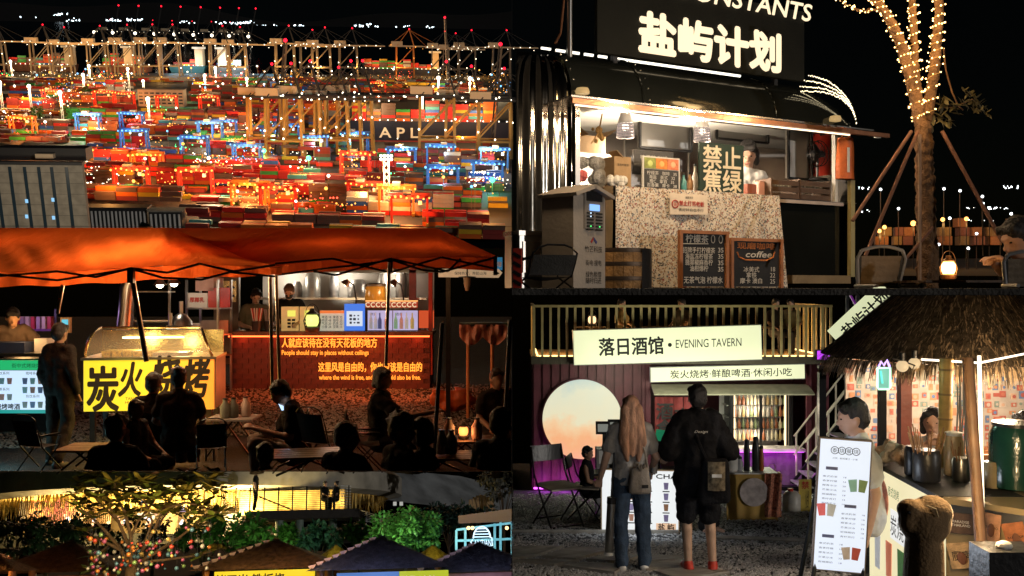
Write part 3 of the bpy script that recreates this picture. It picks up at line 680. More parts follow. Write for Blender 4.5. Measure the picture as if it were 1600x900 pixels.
# notice on the cloth
a = TL(1048, 335, .22); b = TL(1107, 305, .22); t = thing('notice_sign', 'small white notice with red and black print on the cloth', 'sign', TW(((a.x + b.x) / 2, -.21, a.z)), YAW); w = b.x - a.x; h = b.z - a.z
MB().prism([(-w / 2, 0), (w / 2, .012), (w / 2, h), (-w / 2, h)], .006).build('board', pm('notice_white', (.80, .70, .58), .6), t)
text('温馨提示', INK, t, (0, -.003, h * .84), h=h * .11); text('禁止打骂老板', RINK, t, (.025, -.003, h * .56), w=w * .66, h=h * .24, off=.02); text('美好好自也不行', INK, t, (.02, -.003, h * .26), w=w * .66, h=h * .15)
MB().tube([(-w * .37 + .03 * math.cos(k * .524), -.004, h * .5 + .03 * math.sin(k * .524)) for k in range(13)], .004, 5).build('ring_symbol', RINK, t); text('省', RINK, t, (-w * .37, -.003, h * .5), h=.035)
# chalkboards
CH = pm('chalk_white', (.75, .70, .62), .8); CB = pm('chalkboard', (.02, .02, .022), .7, var=.35, scale=5)
for (x0, y0, x1, y1, off, body, lb) in ((1061, 362, 1137, 452, .5, None, 'orange-framed chalkboard listing lemon teas and prices at the counter'), (1141, 374, 1222, 452, .45, 1, 'orange-framed chalkboard with coffee cup drawing at the counter')):
    a = TL(x0, y1, off); b = TL(x1, y0, off); w = b.x - a.x; h = b.z
    t = thing('chalkboard', lb, 'chalkboard', TW(((a.x + b.x) / 2, -off, 0)), YAW, 'chalkboards in front of the caravan'); tl = Matrix.Rotation(R(-5), 4, 'X')
    sl = MB().box((0, .012, h / 2), (w - .03, .012, h - .02)).build('slate', CB, t)
    for s in (-1, 1): MB().box((s * (w / 2 - .012), 0, h / 2), (.026, .03, h)).build('frame', WOODO, t)
    MB().box((0, .001, h - .012), (w - .05, .028, .024)).build('frame', WOODO, t)
    MB().bar((0, .25, 0), (0, .03, h * .85), .02).build('prop', WOODO, t)
    if not body:
        text('柠檬茶', CH, sl, (-w * .13, .004, h * .86), w=w * .46, h=h * .14, off=.01); text('招牌手打柠檬茶\n海盐冻柠檬茶\n翡翠椒麻香柠\n油柑爆柠', CH, sl, (-w * .09, .004, h * .50), w=w * .66, h=h * .42, off=.01)
        text('35\n35\n35\n35', CH, sl, (w * .36, .004, h * .50), w=w * .11, h=h * .42, off=.01); text('无茶气泡 柠檬水', CH, sl, (-w * .0, .004, h * .14), w=w * .8, h=h * .12, off=.01)
        for k in range(2): MB().tube([(w * (.2 + .16 * k) + .018 * math.cos(j * .7), .004, h * .86 + .03 * math.sin(j * .7)) for j in range(10)], .003, 5).build('doodle', CH, sl)
        MB().bar((-w * .42, .004, h * .765), (w * .1, .004, h * .775), .005).build('underline', CH, sl)
    else:
        OCH = pm('chalk_orange', (.7, .22, .06), .8); text('现磨咖啡', OCH, sl, (0, .004, h * .85), w=w * .72, h=h * .13, off=.015); text('coffee', CH, sl, (w * .05, .004, h * .68), w=w * .5, h=h * .12, off=.015, shear=.2)
        MB().tube([(-w * .36, .004, h * .72), (-w * .33, .004, h * .62), (-w * .2, .004, h * .56), (w * .2, .004, h * .56), (w * .33, .004, h * .63), (w * .36, .004, h * .74)], .006, 5).build('cup_drawing', OCH, sl)
        text('冰美式\n拿铁\n摩卡 澳白', CH, sl, (-w * .1, .004, h * .26), w=w * .42, h=h * .34, off=.01); text('18\n22\n25', CH, sl, (w * .32, .004, h * .26), w=w * .1, h=h * .34)
# charging kiosk
a = TL(860, 452, .9); b = TL(932, 292, .9); w = b.x - a.x; h = b.z - a.z
KW = pm('kiosk_white', (.48, .42, .36), .45, var=.06)
kp = TW(((a.x + b.x) / 2, -.9, 0)); t = thing('charging_kiosk', 'white power bank rental kiosk with gabled roof and small blue screen', 'kiosk', kp, YAW + R(18)); w *= .92
MB().box((0, 0, (h - .08) / 2), (w, w * .8, h - .08)).build('cabinet', KW, t)
for s in (-1, 1): MB().box((s * w * .29, -.02, h - .055), (w * .66, w * 1.0, .022), M=Matrix.Rotation(s * .30, 4, 'Y')).build('roof_panel', KW, t)
MB().prism([(-w / 2, h - .082), (w / 2, h - .082), (0, h - .01)], w * .7, Matrix.Translation((0, -w * .36, 0))).build('gable', KW, t)
fx_ = w * .12
spn = MB().box((fx_, -w * .4 - .004, h * .73), (w * .62, .008, h * .34)).build('slot_panel', pm('kiosk_grey', (.30, .27, .24), .4), t)
MB().box((fx_, -w * .4 - .009, h * .87), (w * .5, .004, h * .09)).build('head_panel', PLAST, t)
MB().box((fx_, -w * .4 - .011, h * .765), (w * .30, .006, h * .06)).build('screen', em('blue_screen', (.25, .5, 1.), 1.3), spn)
for r_ in range(6):
    for c_ in range(2): MB().box((fx_ + (c_ - .5) * w * .28, -w * .4 - .011, h * (.71 - .031 * r_)), (w * .2, .006, h * .014)).build('slot', INK, spn)
for k, (c_, r_, cc_) in enumerate(((0, 0, (.6, .8, 1)), (0, 1, (.6, .8, 1)), (0, 4, (.1, 1, .2)), (1, 4, (.1, 1, .2)))): MB().box((fx_ + (c_ - .5) * w * .28, -w * .4 - .016, h * (.71 - .031 * r_)), (.008, .004, .008)).build('indicator', em('led_%d' % (k // 2), cc_, 1.5, samp=False), spn)
MB().prism([(-.03, 0), (-.005, .03), (-.005, .012), (-.02, -.008)], .003, Matrix.Translation((fx_, -w * .4 - .004, h * .44))).build('logo', pm('logo_red', (.6, .06, .05), .5), t)
MB().prism([(-.005, .03), (.03, -.0), (.02, -.012), (-.005, .012)], .003, Matrix.Translation((fx_ + .006, -w * .4 - .004, h * .44))).build('logo', pm('logo_blue', (.08, .09, .3), .5), t)
text('竹芒科技', INK, t, (fx_, -w * .4 - .003, h * .37), w=w * .55); text('街电·搜电', INK, t, (fx_, -w * .4 - .003, h * .24), w=w * .5); text('绿色租借\n随时归还', INK, t, (fx_, -w * .4 - .003, h * .1), w=w * .5)
# barrel
a = B4.P(968, 449, 6.35); rb = 49 / 1500 * 6.35; hb = 60 / 1500 * 6.35
t = thing('wooden_barrel', 'old wooden barrel with iron hoops and black side cover', 'barrel', (a.x, a.y, 0), R(10))
BWD = pm('barrel_wood', (.40, .21, .07), .55, var=.5, scale=10, bump=.5)
for k in range(20):
    a0 = k * math.pi / 10; 
    def st(u, v, a0=a0): r_ = rb * (.93 + .07 * math.sin(v * 2.6 + .3)); aa = a0 + (u - .5) * .30; return (r_ * math.cos(aa), r_ * math.sin(aa), hb * v)
    sheet(st, 2, 6).build('stave', BWD if not (13 < k < 17) or True else BLK, t, smooth=True)
for z in (.25, .62, .97): MB().lathe([(rb * (.945 + .07 * math.sin(z * 2.6 + .3)), hb * z - .015), (rb * (.955 + .07 * math.sin(z * 2.6 + .3)), hb * z), (rb * (.945 + .07 * math.sin(z * 2.6 + .3)), hb * z + .012)], n=40, cap=False).build('hoop', pm('rusty_iron', (.10, .07, .05), .5, .7), t, smooth=True)
MB().lathe([(.001, hb * .97), (rb * .9, hb * .97)], n=30, cap=False).build('lid', BWD, t)
sheet(lambda u, v: (rb * 1.02 * math.cos(-1.1 + u * .9), rb * 1.02 * math.sin(-1.1 + u * .9), hb * 1.0 * v), 12, 3).build('side_cover', PLAST, t, smooth=True)
# left corner pieces
CANV = pm('dark_canvas', (.05, .048, .045), .8, bump=.3); TANC = pm('tan_canvas', (.22, .17, .12), .85, bump=.3)
camp_chair('dark low camping chair beside the power bank kiosk', (B4.P(850, 448, 5.6).x, 5.6, 0), R(200), CANV, s=.52, back=.26, sh=.12)
a = B4.P(818, 449, 6.3); t = thing('steel_cabinet', 'low steel cabinet at the caravan end', 'cabinet', (a.x, a.y, 0), YAW); MB().box((0, 0, .17), (.17, .2, .34)).build('body', STEEL, t); MB().box((0, 0, .355), (.19, .22, .03)).build('top', BRSH, t); MB().box((0, -.105, .2), (.13, .01, .2)).build('door', BRSH, t)
a = B4.P(803, 449, 5.3); t = thing('banner_stand', 'red and black striped banner at the corner of the steel cabinet', 'banner', (a.x + .02, a.y, 0), R(-20)); MB().box((0, 0, .11), (.05, .01, .22)).build('panel', REDP, t)
for k in range(4): MB().box((0, -.008, .03 + .05 * k), (.05, .004, .018), M=Matrix.Rotation(.5, 4, 'Y')).build('stripe', INK, t)
# right: chair, table, lantern, seated man
def sling(label, px0, px1, py, d, rz, lean):
    a = B4.P(px0, py, d); b = B4.P(px1, py, d); w = b.x - a.x; h = a.z; t = thing('sling_chair', label, 'chair', ((a.x + b.x) / 2, d, 0), rz, 'sling chairs by the tree')
    fr = lambda x, z: (x, -lean * (z / h) + lean, z)
    for s in (-1, 1): MB().tube([fr(s * w * .40, .01), fr(s * w * .47, h * .7), fr(s * w * .40, h * .9)], .011).build('back_post', GREYP, t, smooth=True)
    MB().tube([fr(w * (-.40 + .08 * k), h * .9 + h * .1 * math.sin(k * math.pi / 10)) for k in range(11)], .010).build('top_rail', GREYP, t, smooth=True)
    sheet(lambda u, v: (w * (u - .5) * (.70 + .08 * v), fr(0, h * .74 * v + .008)[1] + .012 * math.sin(u * 3.14) + .003 * math.sin(v * 25), h * .74 * v + .008), 12, 14).build('backrest', TANC, t, smooth=True)
    for s in (-1, 1): sheet(lambda u, v: (s * w * (.35 + .04 * v + .06 * u), fr(0, h * .74 * v + .008)[1] - .003, h * .74 * v + .008), 2, 8).build('side_band', CANV, t)
    for s in (-1, 1): MB().tube([(s * w * .45, lean, .012), (s * w * .45, lean - .3, .012)], .010).build('foot_rail', GREYP, t)
sling('tan sling chair with curved top rail beside the tree', 1338, 1420, 385, 5.6, R(3), .06); sling('tan sling chair behind the man in black', 1570, 1650, 392, 4.9, R(-14), .05)
a = B4.P(1520, 440, 5.4); t = thing('camping_table', 'low dark wooden camping table with lit lantern', 'table', (a.x, a.y, 0), 0); zt_ = a.z - .0
for k in range(5): MB().box((0, (k - 2) * .09, zt_), (.72, .082, .012)).build('slat', WOODD, t)
for s in (-1, 1): MB().bar((s * .3, 0, 0), (s * .28, 0, zt_), .02).build('leg', DKM, t)
a = B4.P(1482, 438, 5.35); s_ = 5.35 / 1500
LAN = em('lantern_glow', (1., .62, .22), 7.0)
lantern('brass hurricane lantern glowing orange on the low table', (a.x, a.y, a.z + .006), .155, LAN, pm('old_brass', (.25, .13, .06), .4, .7), 2.2, (1., .55, .2))
hp_ = B4.P(1604, 350, 5.6)
person('man in black T-shirt leaning forward at the lantern table', (hp_.x + .22, hp_.y, -.83), R(-80), pose('sit', lean=26, wrR=(-.05, -.42, .98), elR=(-.22, -.22, .92), wrL=(.1, -.42, .95)), top=BLKTEE, hair=HAIRK, face=True, headpitch=20, lower=False, cutz=.84, h=1.7)
# tree wrapped in lights
TD = 7.4
def tp(px, py, dd=0): return B4.P(px, py, TD + dd)
BARK = pm('bark_warm', (.16, .085, .04), .85, var=.45, scale=14, bump=.9)
tb = tp(1450, 440); tree = thing('wrapped_tree', 'young tree wound with warm fairy lights and propped by wooden stakes', 'tree', (tb.x, tb.y, 0))
def loc_(v): return v - Vector((tb.x, tb.y, 0))
s_ = TD / 1500
trunk_pts = [(1450, 452), (1448, 380), (1446, 300), (1443, 230), (1442, 190)]
_tk = MB().tube([loc_(tp(*p)) for p in trunk_pts], 16 * s_, 14, 12 * s_); blob(_tk, 'trunk', BARK, tree, .012, 1, wr=(.05, .03))
LIM = .72
limbs = [([(1438, 195), (1425, 130), (1408, 70), (1388, 25), (1368, 0), (1350, -20)], 13, 8), ([(1440, 195), (1432, 120), (1428, 60), (1426, 0), (1424, -30)], 9, 7), ([(1448, 190), (1460, 110), (1464, 60), (1468, 0), (1470, -30)], 12, 8), ([(1372, 14), (1345, 18), (1322, 6), (1300, -8)], 4, 2)]
wire = MB(); bulbs = MB()
for pts, r0, r1 in limbs:
    P3 = [loc_(tp(*p)) for p in pts]
    r0 *= LIM; r1 *= LIM; blob(MB().tube(P3, r0 * s_, 10, r1 * s_), 'limb', BARK, tree, .01, 1, wr=(.04, .02))
    sp_pts = []; N = 190 if r0 > 5 else 60
    for k in range(N + 1):
        t_ = k / N * (len(P3) - 1); i = min(int(t_), len(P3) - 2); c = P3[i].lerp(P3[i + 1], t_ - i); rr = lerp(r0, r1, k / N) * s_ * 1.05; a_ = k * .55
        q = c + Vector((math.cos(a_) * rr, math.sin(a_) * rr, 0)); sp_pts.append(q)
        if k % 2 == 0 or random.random() < .25:
            o_ = Vector((math.cos(a_), math.sin(a_), random.uniform(-.5, .5))) * random.uniform(.006, .02); bulbs.ball(q + o_, random.uniform(.0045, .0075), 5, 4)
    wire.tube(sp_pts, .003, 4)
wire.build('wire', pm('copper_wire', (.5, .32, .12), .4), tree); bulbs.build('fairy_lights', em('fairy_bulb', (1., .58, .20), 8.), tree)['kind'] = 'stuff'
for q in ((1420, 110), (1430, 40), (1462, 70), (1440, 170), (1455, 20), (1385, 25)): v = loc_(tp(*q)); lamp(tree, (v.x - .05, v.y - .22, v.z), 3.0, (1., .62, .26), .08)
lf = MB(); LFM = pm('dusty_leaf', (.09, .075, .03), .6, var=.5, scale=10)
for px, py in ((1470, 155), (1480, 165), (1475, 175), (1455, 180)): 
    for k in range(9): leaf_mesh(lf, loc_(tp(px + random.uniform(-12, 12), py + random.uniform(-14, 14))), Vector((random.uniform(-1, 1), random.uniform(-.6, .2), random.uniform(-1.2, .3))), random.uniform(.06, .13), .02)
tw = [(1474, 75), (1478, 110), (1488, 145), (1497, 165), (1505, 172)]
MB().tube([loc_(tp(*p)) for p in tw], .006, 5).build('twig', BARK, tree); MB().tube([loc_(tp(*p)) for p in ((1468, 168), (1490, 168), (1520, 155))], .005, 5).build('twig', BARK, tree)
for px, py in ((1515, 150), (1525, 160), (1530, 172), (1510, 165)):
    for k in range(16): t_ = k / 15; leaf_mesh(lf, loc_(tp(px - 10 + 24 * t_, py - 8 + 14 * t_)), Vector((random.choice((-.4, .6)), -.1, random.choice((-.7, .5)))), .055, .009)
lf.build('leaves', LFM, tree)['kind'] = 'stuff'
STK = pm('stake_brown', (.22, .10, .06), .7, var=.3, scale=20)
for a_, b_, lb in (((1424, 205), (1332, 345), 'outermost'), ((1434, 205), (1352, 400), 'steeper'), ((1472, 205), (1566, 378), 'lone')):
    MB().cyl(loc_(tp(*a_, -.1)), loc_(tp(*b_, -.35)), .014, n=8).build('stake', STK, tree, smooth=True)
MB().cyl(loc_(tp(1437, 210, -.12)), loc_(tp(1437, 449, -.12)), .013, n=8).build('stake', pm('stake_pale', (.30, .2, .14), .6), tree, smooth=True)
MB().cyl(loc_(tp(1458, 355, -.12)), loc_(tp(1412, 408, -.12)), .012, n=8).build('stake', STK, tree, smooth=True)
# far lit harbour seen past the tree
struct(sheet(lambda u, v: (lerp(25, 90, u), lerp(95, 150, v), lerp(1.2, 4.6, v)), 6, 6).build('far_bank', pm('far_ground', (.05, .04, .03), .9)), 'dark harbour bank beyond the caravan')
OL = em('sodium_lamp', (1., .42, .10), 4., samp=False); WL = em('white_far_lamp', (.9, .95, 1.), 5., samp=False); RB_ = pm('far_box_rust', (.42, .16, .06), .7)
fl = [(1427, 349, 1, 'largest orange glowing lamp just past the leaning stakes'), (1473, 343, 1, 'bright orange far lamp beside the tree trunk'), (1510, 342, 1, 'orange far lamp in the middle of the harbour lights'), (1526, 365, 0, 'white far lamp low above the lantern'), (1382, 355, 1, 'small orange far lamp behind the tan chair'), (1374, 361, 1, 'dim orange far lamp close to the caravan end'), (1563, 366, 1, 'orange far lamp near the man in black'), (1484, 341, 0, 'small white far lamp right next to an orange one'), (1376, 296, 0, 'high white far lamp between the stakes'), (1475, 295, 0, 'high white far lamp past the trunk'), (1500, 298, 0, 'high white far lamp beside the lone stake'), (1404, 326, 0, 'small white far lamp behind the stakes'), (1535, 307, 0, 'white far lamp at the top of a mast'), (1536, 318, 0, 'white far lamp halfway down a mast'), (1580, 334, 0, 'white far lamp above the man in black'), (1546, 325, 0, 'small white far lamp in a long row'), (1467, 382, 0, 'low white far lamp at the waterline'), (1513, 388, 0, 'low white far lamp left of the lantern glow')]
for px, py, o_, lb in fl:
    q = B4.P(px, py, 110); r_ = .24 if o_ else .16
    t = thing('distant_lamp', lb, 'street lamp', (q.x, q.y, q.z - 6), 0, 'far harbour lamps past the tree')
    MB().ball((0, 0, 6), r_ * (1.3 if py == 349 else 1), 8, 6).build('lamp_head', OL if o_ else WL, t); MB().cyl((0, 0, 0), (0, 0, 6), .05, n=5).build('pole', DKM, t)
    if o_: lamp(t, (0, -.6, 5.4), 170, (1., .5, .14), .3)
lb_n = ['stack of rust-red containers %s' % s for s in ('behind the chair', 'left of the trunk', 'close to the stakes', 'right of the trunk', 'under the orange lamps', 'beyond the lantern', 'near the man in black', 'at the far edge')]
for k, (px, w_) in enumerate(((1380, 26), (1402, 16), (1418, 22), (1478, 24), (1500, 20), (1523, 22), (1550, 24), (1585, 26))):
    q = B4.P(px, 385, 112); t = thing('container_stack', lb_n[k], 'containers', (q.x, q.y, q.z), R(random.uniform(-20, 20)), 'far container stacks past the tree')
    for j in range(random.choice((1, 2, 2, 3))): MB().box((random.uniform(-.3, .3), 0, .65 + j * 1.05), (w_ * .055, 1.2, 1.0)).build('container', pm('far_box_%d' % ((k + j) % 3), ((.20, .08, .03), (.16, .10, .04), (.12, .04, .03))[(k + j) % 3], .7), t)
mb = MB()
for x0, x1, y_, n_ in ((1338, 1360, 294, 8), (1550, 1596, 292, 14), (1505, 1575, 325, 16), (1338, 1362, 330, 6), (1490, 1560, 345, 10)):
    for k in range(n_): mb.ball(B4.P(lerp(x0, x1, random.random()), y_ + random.uniform(-2, 2), 140), random.uniform(.05, .12), 4, 3)
struct(mb.build('far_lights', WL), 'rows of tiny white lights far across the water', 'stuff')
# ================================================================ lower right: container tavern, thatched drinks hut, two guests walking up
B5 = Bay(); setbay(B5)
def tgz(d): return -2.76 - .14 * (d - 9.4)
def tg(px, d): return Vector(((px - 800) / F * d, d, tgz(d)))
def tgy(px, py): t = -1.444 / (B5.ray(px, py).z + .14); return tg(px, t)
SLOPE = Matrix.Rotation(math.atan(-.14), 4, 'X')
TGR = pm('tavern_ground', (.050, .054, .058), .95, var=.5, scale=9, bump=.9)
struct(sheet(lambda u, v: (lerp(.02, 16, u), lerp(3.6, 34, v), tgz(lerp(3.6, 34, v)) - .01), 8, 8).build('ground', TGR), 'dark gravel yard before the tavern')
STONE = pm('gravel_stone', (.45, .455, .46), .8, var=.6, scale=40, bump=.3)
gravel('gravel', lambda r: (lambda p: (p.x, p.y, p.z + .004))(tgy(r.uniform(800, 1330), r.uniform(800, 905) if r.random() < .8 else r.uniform(772, 805))), 17000, STONE, .012, .026, 'loose grey gravel over the tavern yard')
SLAB = pm('slab_concrete', (.34, .32, .28), .85, var=.3, scale=5, bump=.35)
path = MB().box((0, 0, -.02), (.1, .1, .01)).build('path', SLAB, loc=tgy(950, 885)); struct(path, 'path of long grey planks across the gravel')
for (a, b, c, d) in (((800, 858), (880, 857), (835, 872), (800, 876)), ((893, 858), (958, 862), (900, 877), (846, 873)), ((800, 880), (830, 878), (905, 880), (866, 886)), ((916, 878), (968, 866), (1000, 872), (975, 882)), ((912, 883), (985, 886), (960, 899), (880, 888)), ((996, 884), (1070, 879), (1075, 887), (1010, 894)), ((1012, 872), (1065, 872), (1068, 877), (1004, 881)), ((1020, 896), (1090, 890), (1140, 898), (1060, 910))):
    q = [tgy(*p) for p in (a, b, c, d)]; m = MB(); up = Vector((0, 0, .035)); m.add([v + Vector((0, 0, -.03)) for v in q] + [v + up for v in q], [(0, 1, 5, 4), (1, 2, 6, 5), (2, 3, 7, 6), (3, 0, 4, 7), (4, 5, 6, 7)])
    o = m.build('plank', SLAB, path); o.matrix_parent_inverse = path.matrix_world.inverted() @ BAY.M
struct(MB().bar(tgy(800, 833) + Vector((0, 0, .02)), tgy(1060, 834) + Vector((0, 0, .02)), .05).build('edging', SLAB), 'pale kerb edging between gravel beds'); struct(MB().bar(tgy(1115, 843) + Vector((0, 0, .02)), tgy(1300, 849) + Vector((0, 0, .02)), .05).build('edging', SLAB), 'pale kerb edging towards the hut')
# ---------------- container tavern
D = 20.5; S = D / F
def tx(px): return (px - 800) * S
def tzp(py): return (450 - py) * S
WINE = pm('wine_red_paint', (.085, .018, .028), .5, var=.25, scale=3); BRN = pm('deck_timber', (.20, .12, .05), .7, var=.35, scale=5); RAILP = pm('rail_paint', (.42, .33, .16), .5)
gz = tgz(D); tv = thing('tavern_container', 'wine-red shipping container tavern with railed roof deck and round glowing light', 'tavern', (tx(1062), D, gz))
def L5(px, py, y=0.0): return Vector((tx(px) - tx(1062), y, tzp(py) - gz))
x0, x1 = L5(834, 0).x, L5(1292, 0).x; zt5 = L5(0, 566).z
n = 26; pw = (L5(1017, 0).x - x0) / n
for k in range(n):
    a = x0 + k * pw; MB().prism([(0, 0), (pw * .30, 0), (pw * .42, 0), (pw, 0), (pw, zt5), (0, zt5)], .02, Matrix.Translation((a, 0.0 if k % 2 else -.035, 0))).build('corrugation', WINE, tv)
MB().box(((x0 + x1) / 2, 1.2, .02), (x1 - x0, 2.4, .1)).build('floor_frame', DKM, tv); MB().box(((x0 + x1) / 2, 2.42, zt5 / 2), (x1 - x0, .04, zt5)).build('rear_wall', WINE, tv)
MB().box((x0 - .02, 1.2, zt5 / 2), (.04, 2.4, zt5)).build('end_wall', WINE, tv); MB().box((x1, 1.2, zt5 / 2), (.04, 2.4, zt5)).build('end_wall', WINE, tv)
for px in (1012, 1263, 1290): MB().box((L5(px, 0).x, -.02, zt5 / 2), (.10, .08, zt5)).build('post', WINE, tv)
MB().box(((x0 + x1) / 2, 1.1, zt5 + .06), (x1 - x0 + .1, 2.7, .12)).build('deck', BRN, tv)
MB().box(((x0 + x1) / 2, -.27, zt5 + .06), (x1 - x0 + .12, .05, .16)).build('deck_edge', pm('deck_dark', (.06, .05, .035), .6), tv)
# railing
zr = L5(0, 478).z; zd = zt5 + .12
for k in range(37):
    x = lerp(x0, x1, k / 36); MB().box((x, -.25, (zr + zd) / 2), (.05, .03, zr - zd)).build('baluster', RAILP, tv)
for k in range(8):
    y = -.25 + 2.5 * (k + 1) / 8; MB().box((x0, y, (zr + zd) / 2), (.03, .05, zr - zd)).build('baluster', RAILP, tv); MB().box((x1, y, (zr + zd) / 2), (.03, .05, zr - zd)).build('baluster', RAILP, tv)
MB().box(((x0 + x1) / 2, -.25, zr), (x1 - x0 + .06, .06, .05)).build('hand_rail', RAILP, tv)
for x in (x0, x1): MB().box((x, 1.0, zr), (.05, 2.5, .05)).build('hand_rail', RAILP, tv)
LEDY = em('amber_led', (1., .62, .22), 3.5); LEDP = em('purple_led', (.75, .08, .95), 5.)
MB().box(((x0 + x1) / 2, -.20, zd + .03), (x1 - x0 - .2, .03, .03)).build('deck_led', LEDY, tv)
MB().box((x0 + .08, 1.0, zd + .03), (.03, 2.2, .03)).build('deck_led', LEDY, tv); MB().box((x1 - .08, 1.0, zd + .03), (.03, 2.2, .03)).build('deck_led', LEDY, tv)
MB().box((lerp(x0, L5(1000, 0).x, .5), -.10, .06), (L5(1000, 0).x - x0, .03, .03)).build('purple_led', LEDP, tv)
for px in (850, 880, 910, 940): lamp(tv, L5(px, 752, -.4), 6, (.8, .1, 1.), .1)
for px in (870, 960, 1060, 1160, 1250): lamp(tv, L5(px, 522, .9), 28, (1., .6, .22), .2)
# round light
def sunset():
    m = bpy.data.materials.new('sunset_glow'); m.use_nodes = True; n_ = m.node_tree.nodes; l = m.node_tree.links; b = n_['Principled BSDF']
    tc = n_.new('ShaderNodeTexCoord'); sx = n_.new('ShaderNodeSeparateXYZ'); l.new(tc.outputs['Object'], sx.inputs[0]); nz = n_.new('ShaderNodeTexNoise'); nz.inputs['Scale'].default_value = 2.6; nz.inputs['Detail'].default_value = 6; l.new(tc.outputs['Object'], nz.inputs['Vector'])
    ad = n_.new('ShaderNodeMath'); ad.operation = 'MULTIPLY_ADD'; l.new(nz.outputs[0], ad.inputs[0]); ad.inputs[1].default_value = 1.0; l.new(sx.outputs[2], ad.inputs[2])
    mr = n_.new('ShaderNodeMapRange'); mr.inputs[1].default_value = -.45; mr.inputs[2].default_value = 1.45; l.new(ad.outputs[0], mr.inputs[0])
    cr = n_.new('ShaderNodeValToRGB'); e = cr.color_ramp.elements; e[0].position = 0; e[0].color = (.95, .42, .25, 1); e[1].position = 1; e[1].color = (.50, .62, .56, 1)
    for p_, c_ in ((.25, (.92, .44, .20)), (.42, (.90, .60, .33)), (.52, (.80, .74, .50)), (.8, (.74, .74, .54))): x = e.new(p_); x.color = c_ + (1,)
    l.new(mr.outputs[0], cr.inputs[0]); l.new(cr.outputs[0], b.inputs['Emission Color']); b.inputs['Emission Strength'].default_value = .98; b.inputs['Base Color'].default_value = (.05, .05, .05, 1)
    return m
c = L5(909, 654); r_ = 61.5 * S
MB().lathe([(r_, 0), (r_, .08), (.001, .081)], (0, 0, 0), 64, Matrix.Rotation(R(90), 4, 'X')).build('round_light', sunset(), tv, loc=(c.x, -.06, c.z))
MB().lathe([(r_ + .01, 0), (r_ + .03, .0), (r_ + .03, .06), (r_ + .01, .06)], (c.x, -.05, c.z), 64, Matrix.Rotation(R(90), 4, 'X'), cap=False).build('light_rim', WINE, tv)
# opening: soffit, curtains, fridge, counter
sof = pm('soffit_cream', (.40, .38, .28), .5)
a = L5(1017, 600); b = L5(1262, 614); MB().box(((a.x + b.x) / 2, -.25, (a.z + b.z) / 2), (b.x - a.x, .5, .03), M=Matrix.Rotation(R(18), 4, 'X')).build('canopy', sof, tv)
MB().box((L5(1220, 0).x, -.1, L5(0, 606).z - .05), (1.0, .02, .03)).build('orange_led', em('orange_led', (1., .45, .12), 4.), tv)
for i, px in enumerate((1030, 1045, 1060, 1075)):
    a = L5(px - 7, 620); b = L5(px + 7, 690)
    sheet(lambda u, v: (lerp(a.x, b.x, u), -.02 + .03 * math.sin(u * 5 + i), lerp(b.z, a.z, v)), 8, 4).build('curtain_panel', pm('curtain_red', (.28, .05, .05), .8), tv)
text('酒\n食', pm('curtain_ink', (.03, .03, .03), .8), tv, L5(1038, 655, -.08), h=.7, off=.03); text('夜', MATS['curtain_ink'], tv, L5(1066, 650, -.08), h=.35, off=.03)
fr = thing('drinks_fridge', 'tall glass-door fridge full of bottles glowing inside the tavern', 'fridge', (tx(1188), D + .5, gz + .02))
def LF(px, py, y=0.0): k = (D + .5) / D; return Vector((((px - 800) * S * k - tx(1188)), y, (450 - py) * S * k - gz - .02))
a = LF(1143, 700); b = LF(1236, 616); w = b.x - a.x; zc = (a.z + b.z) / 2; h = b.z - a.z
MB().box((0, .55, b.z / 2 + .0), (w, .05, b.z)).build('back', WHT, fr); MB().box(((a.x + b.x) / 2, .3, .3), (w, .5, .6)).build('base', PLAST, fr); 
for px in (1144, 1188, 1234): MB().box((LF(px, 0).x, 0, zc), (.06, .06, h)).build('door_frame', PLAST, fr)
for x in (a.x - .03, b.x + .03): MB().box((x, .3, zc), (.03, .6, h)).build('side', PLAST, fr)
MB().box((0, .3, b.z), (w, .6, .05)).build('header', PLAST, fr)
for px in (1149, 1229): MB().box((LF(px, 0).x, .1, zc), (.03, .03, h)).build('strip_light', em('fridge_led', (1., .72, .42), 2.2), fr)
for k in range(4):
    z = lerp(a.z, b.z, .12 + k * .22); shf = MB().box((0, .3, z), (w - .1, .45, .02)).build('shelf', STEEL, fr)
    for j in range(13):
        x = lerp(a.x + .12, b.x - .1, j / 12); c_ = random.choice(((.5, .35, .15), (.6, .55, .45), (.35, .12, .05), (.2, .25, .12), (.7, .6, .4)))
        MB().lathe([(.035, 0), (.035, .12), (.014, .17), (.014, .22)], (x, .18, z + .01), 8).build('bottle', pm('fb_%d' % int(c_[0] * 100), c_, .3), shf, smooth=True)
lamp(fr, (0, .1, zc + .3), 30, (1., .82, .6), .2); lamp(fr, (0, .1, zc - .3), 22, (1., .82, .6), .2)
ct = thing('bar_counter', 'tavern bar counter with purple light under its top', 'counter', (tx(1195), D + .05, gz + .02))
a = L5(1140, 698); MB().box((0, .2, .82), (1.75, .5, .06)).build('top', WHT, ct); MB().box((0, .3, .4), (1.7, .3, .78)).build('front', pm('counter_mauve', (.22, .10, .24), .6), ct); MB().box((0, .0, .79), (1.7, .02, .025)).build('purple_led', LEDP, ct)
for x in (-.6, 0, .6): lamp(ct, (x, -.15, .7), 2.5, (.8, .1, 1.), .08)
prp = thing('purple_floodlight', 'purple floodlight under the corner of the roof deck', 'lamp', (tx(1278), D - .3, tzp(553))); MB().box((0, 0, 0), (.3, .12, .22)).build('housing', PLAST, prp); MB().box((0, -.065, 0), (.26, .01, .18)).build('lens', em('purple_lens', (.45, .05, .75), 1.6), prp)
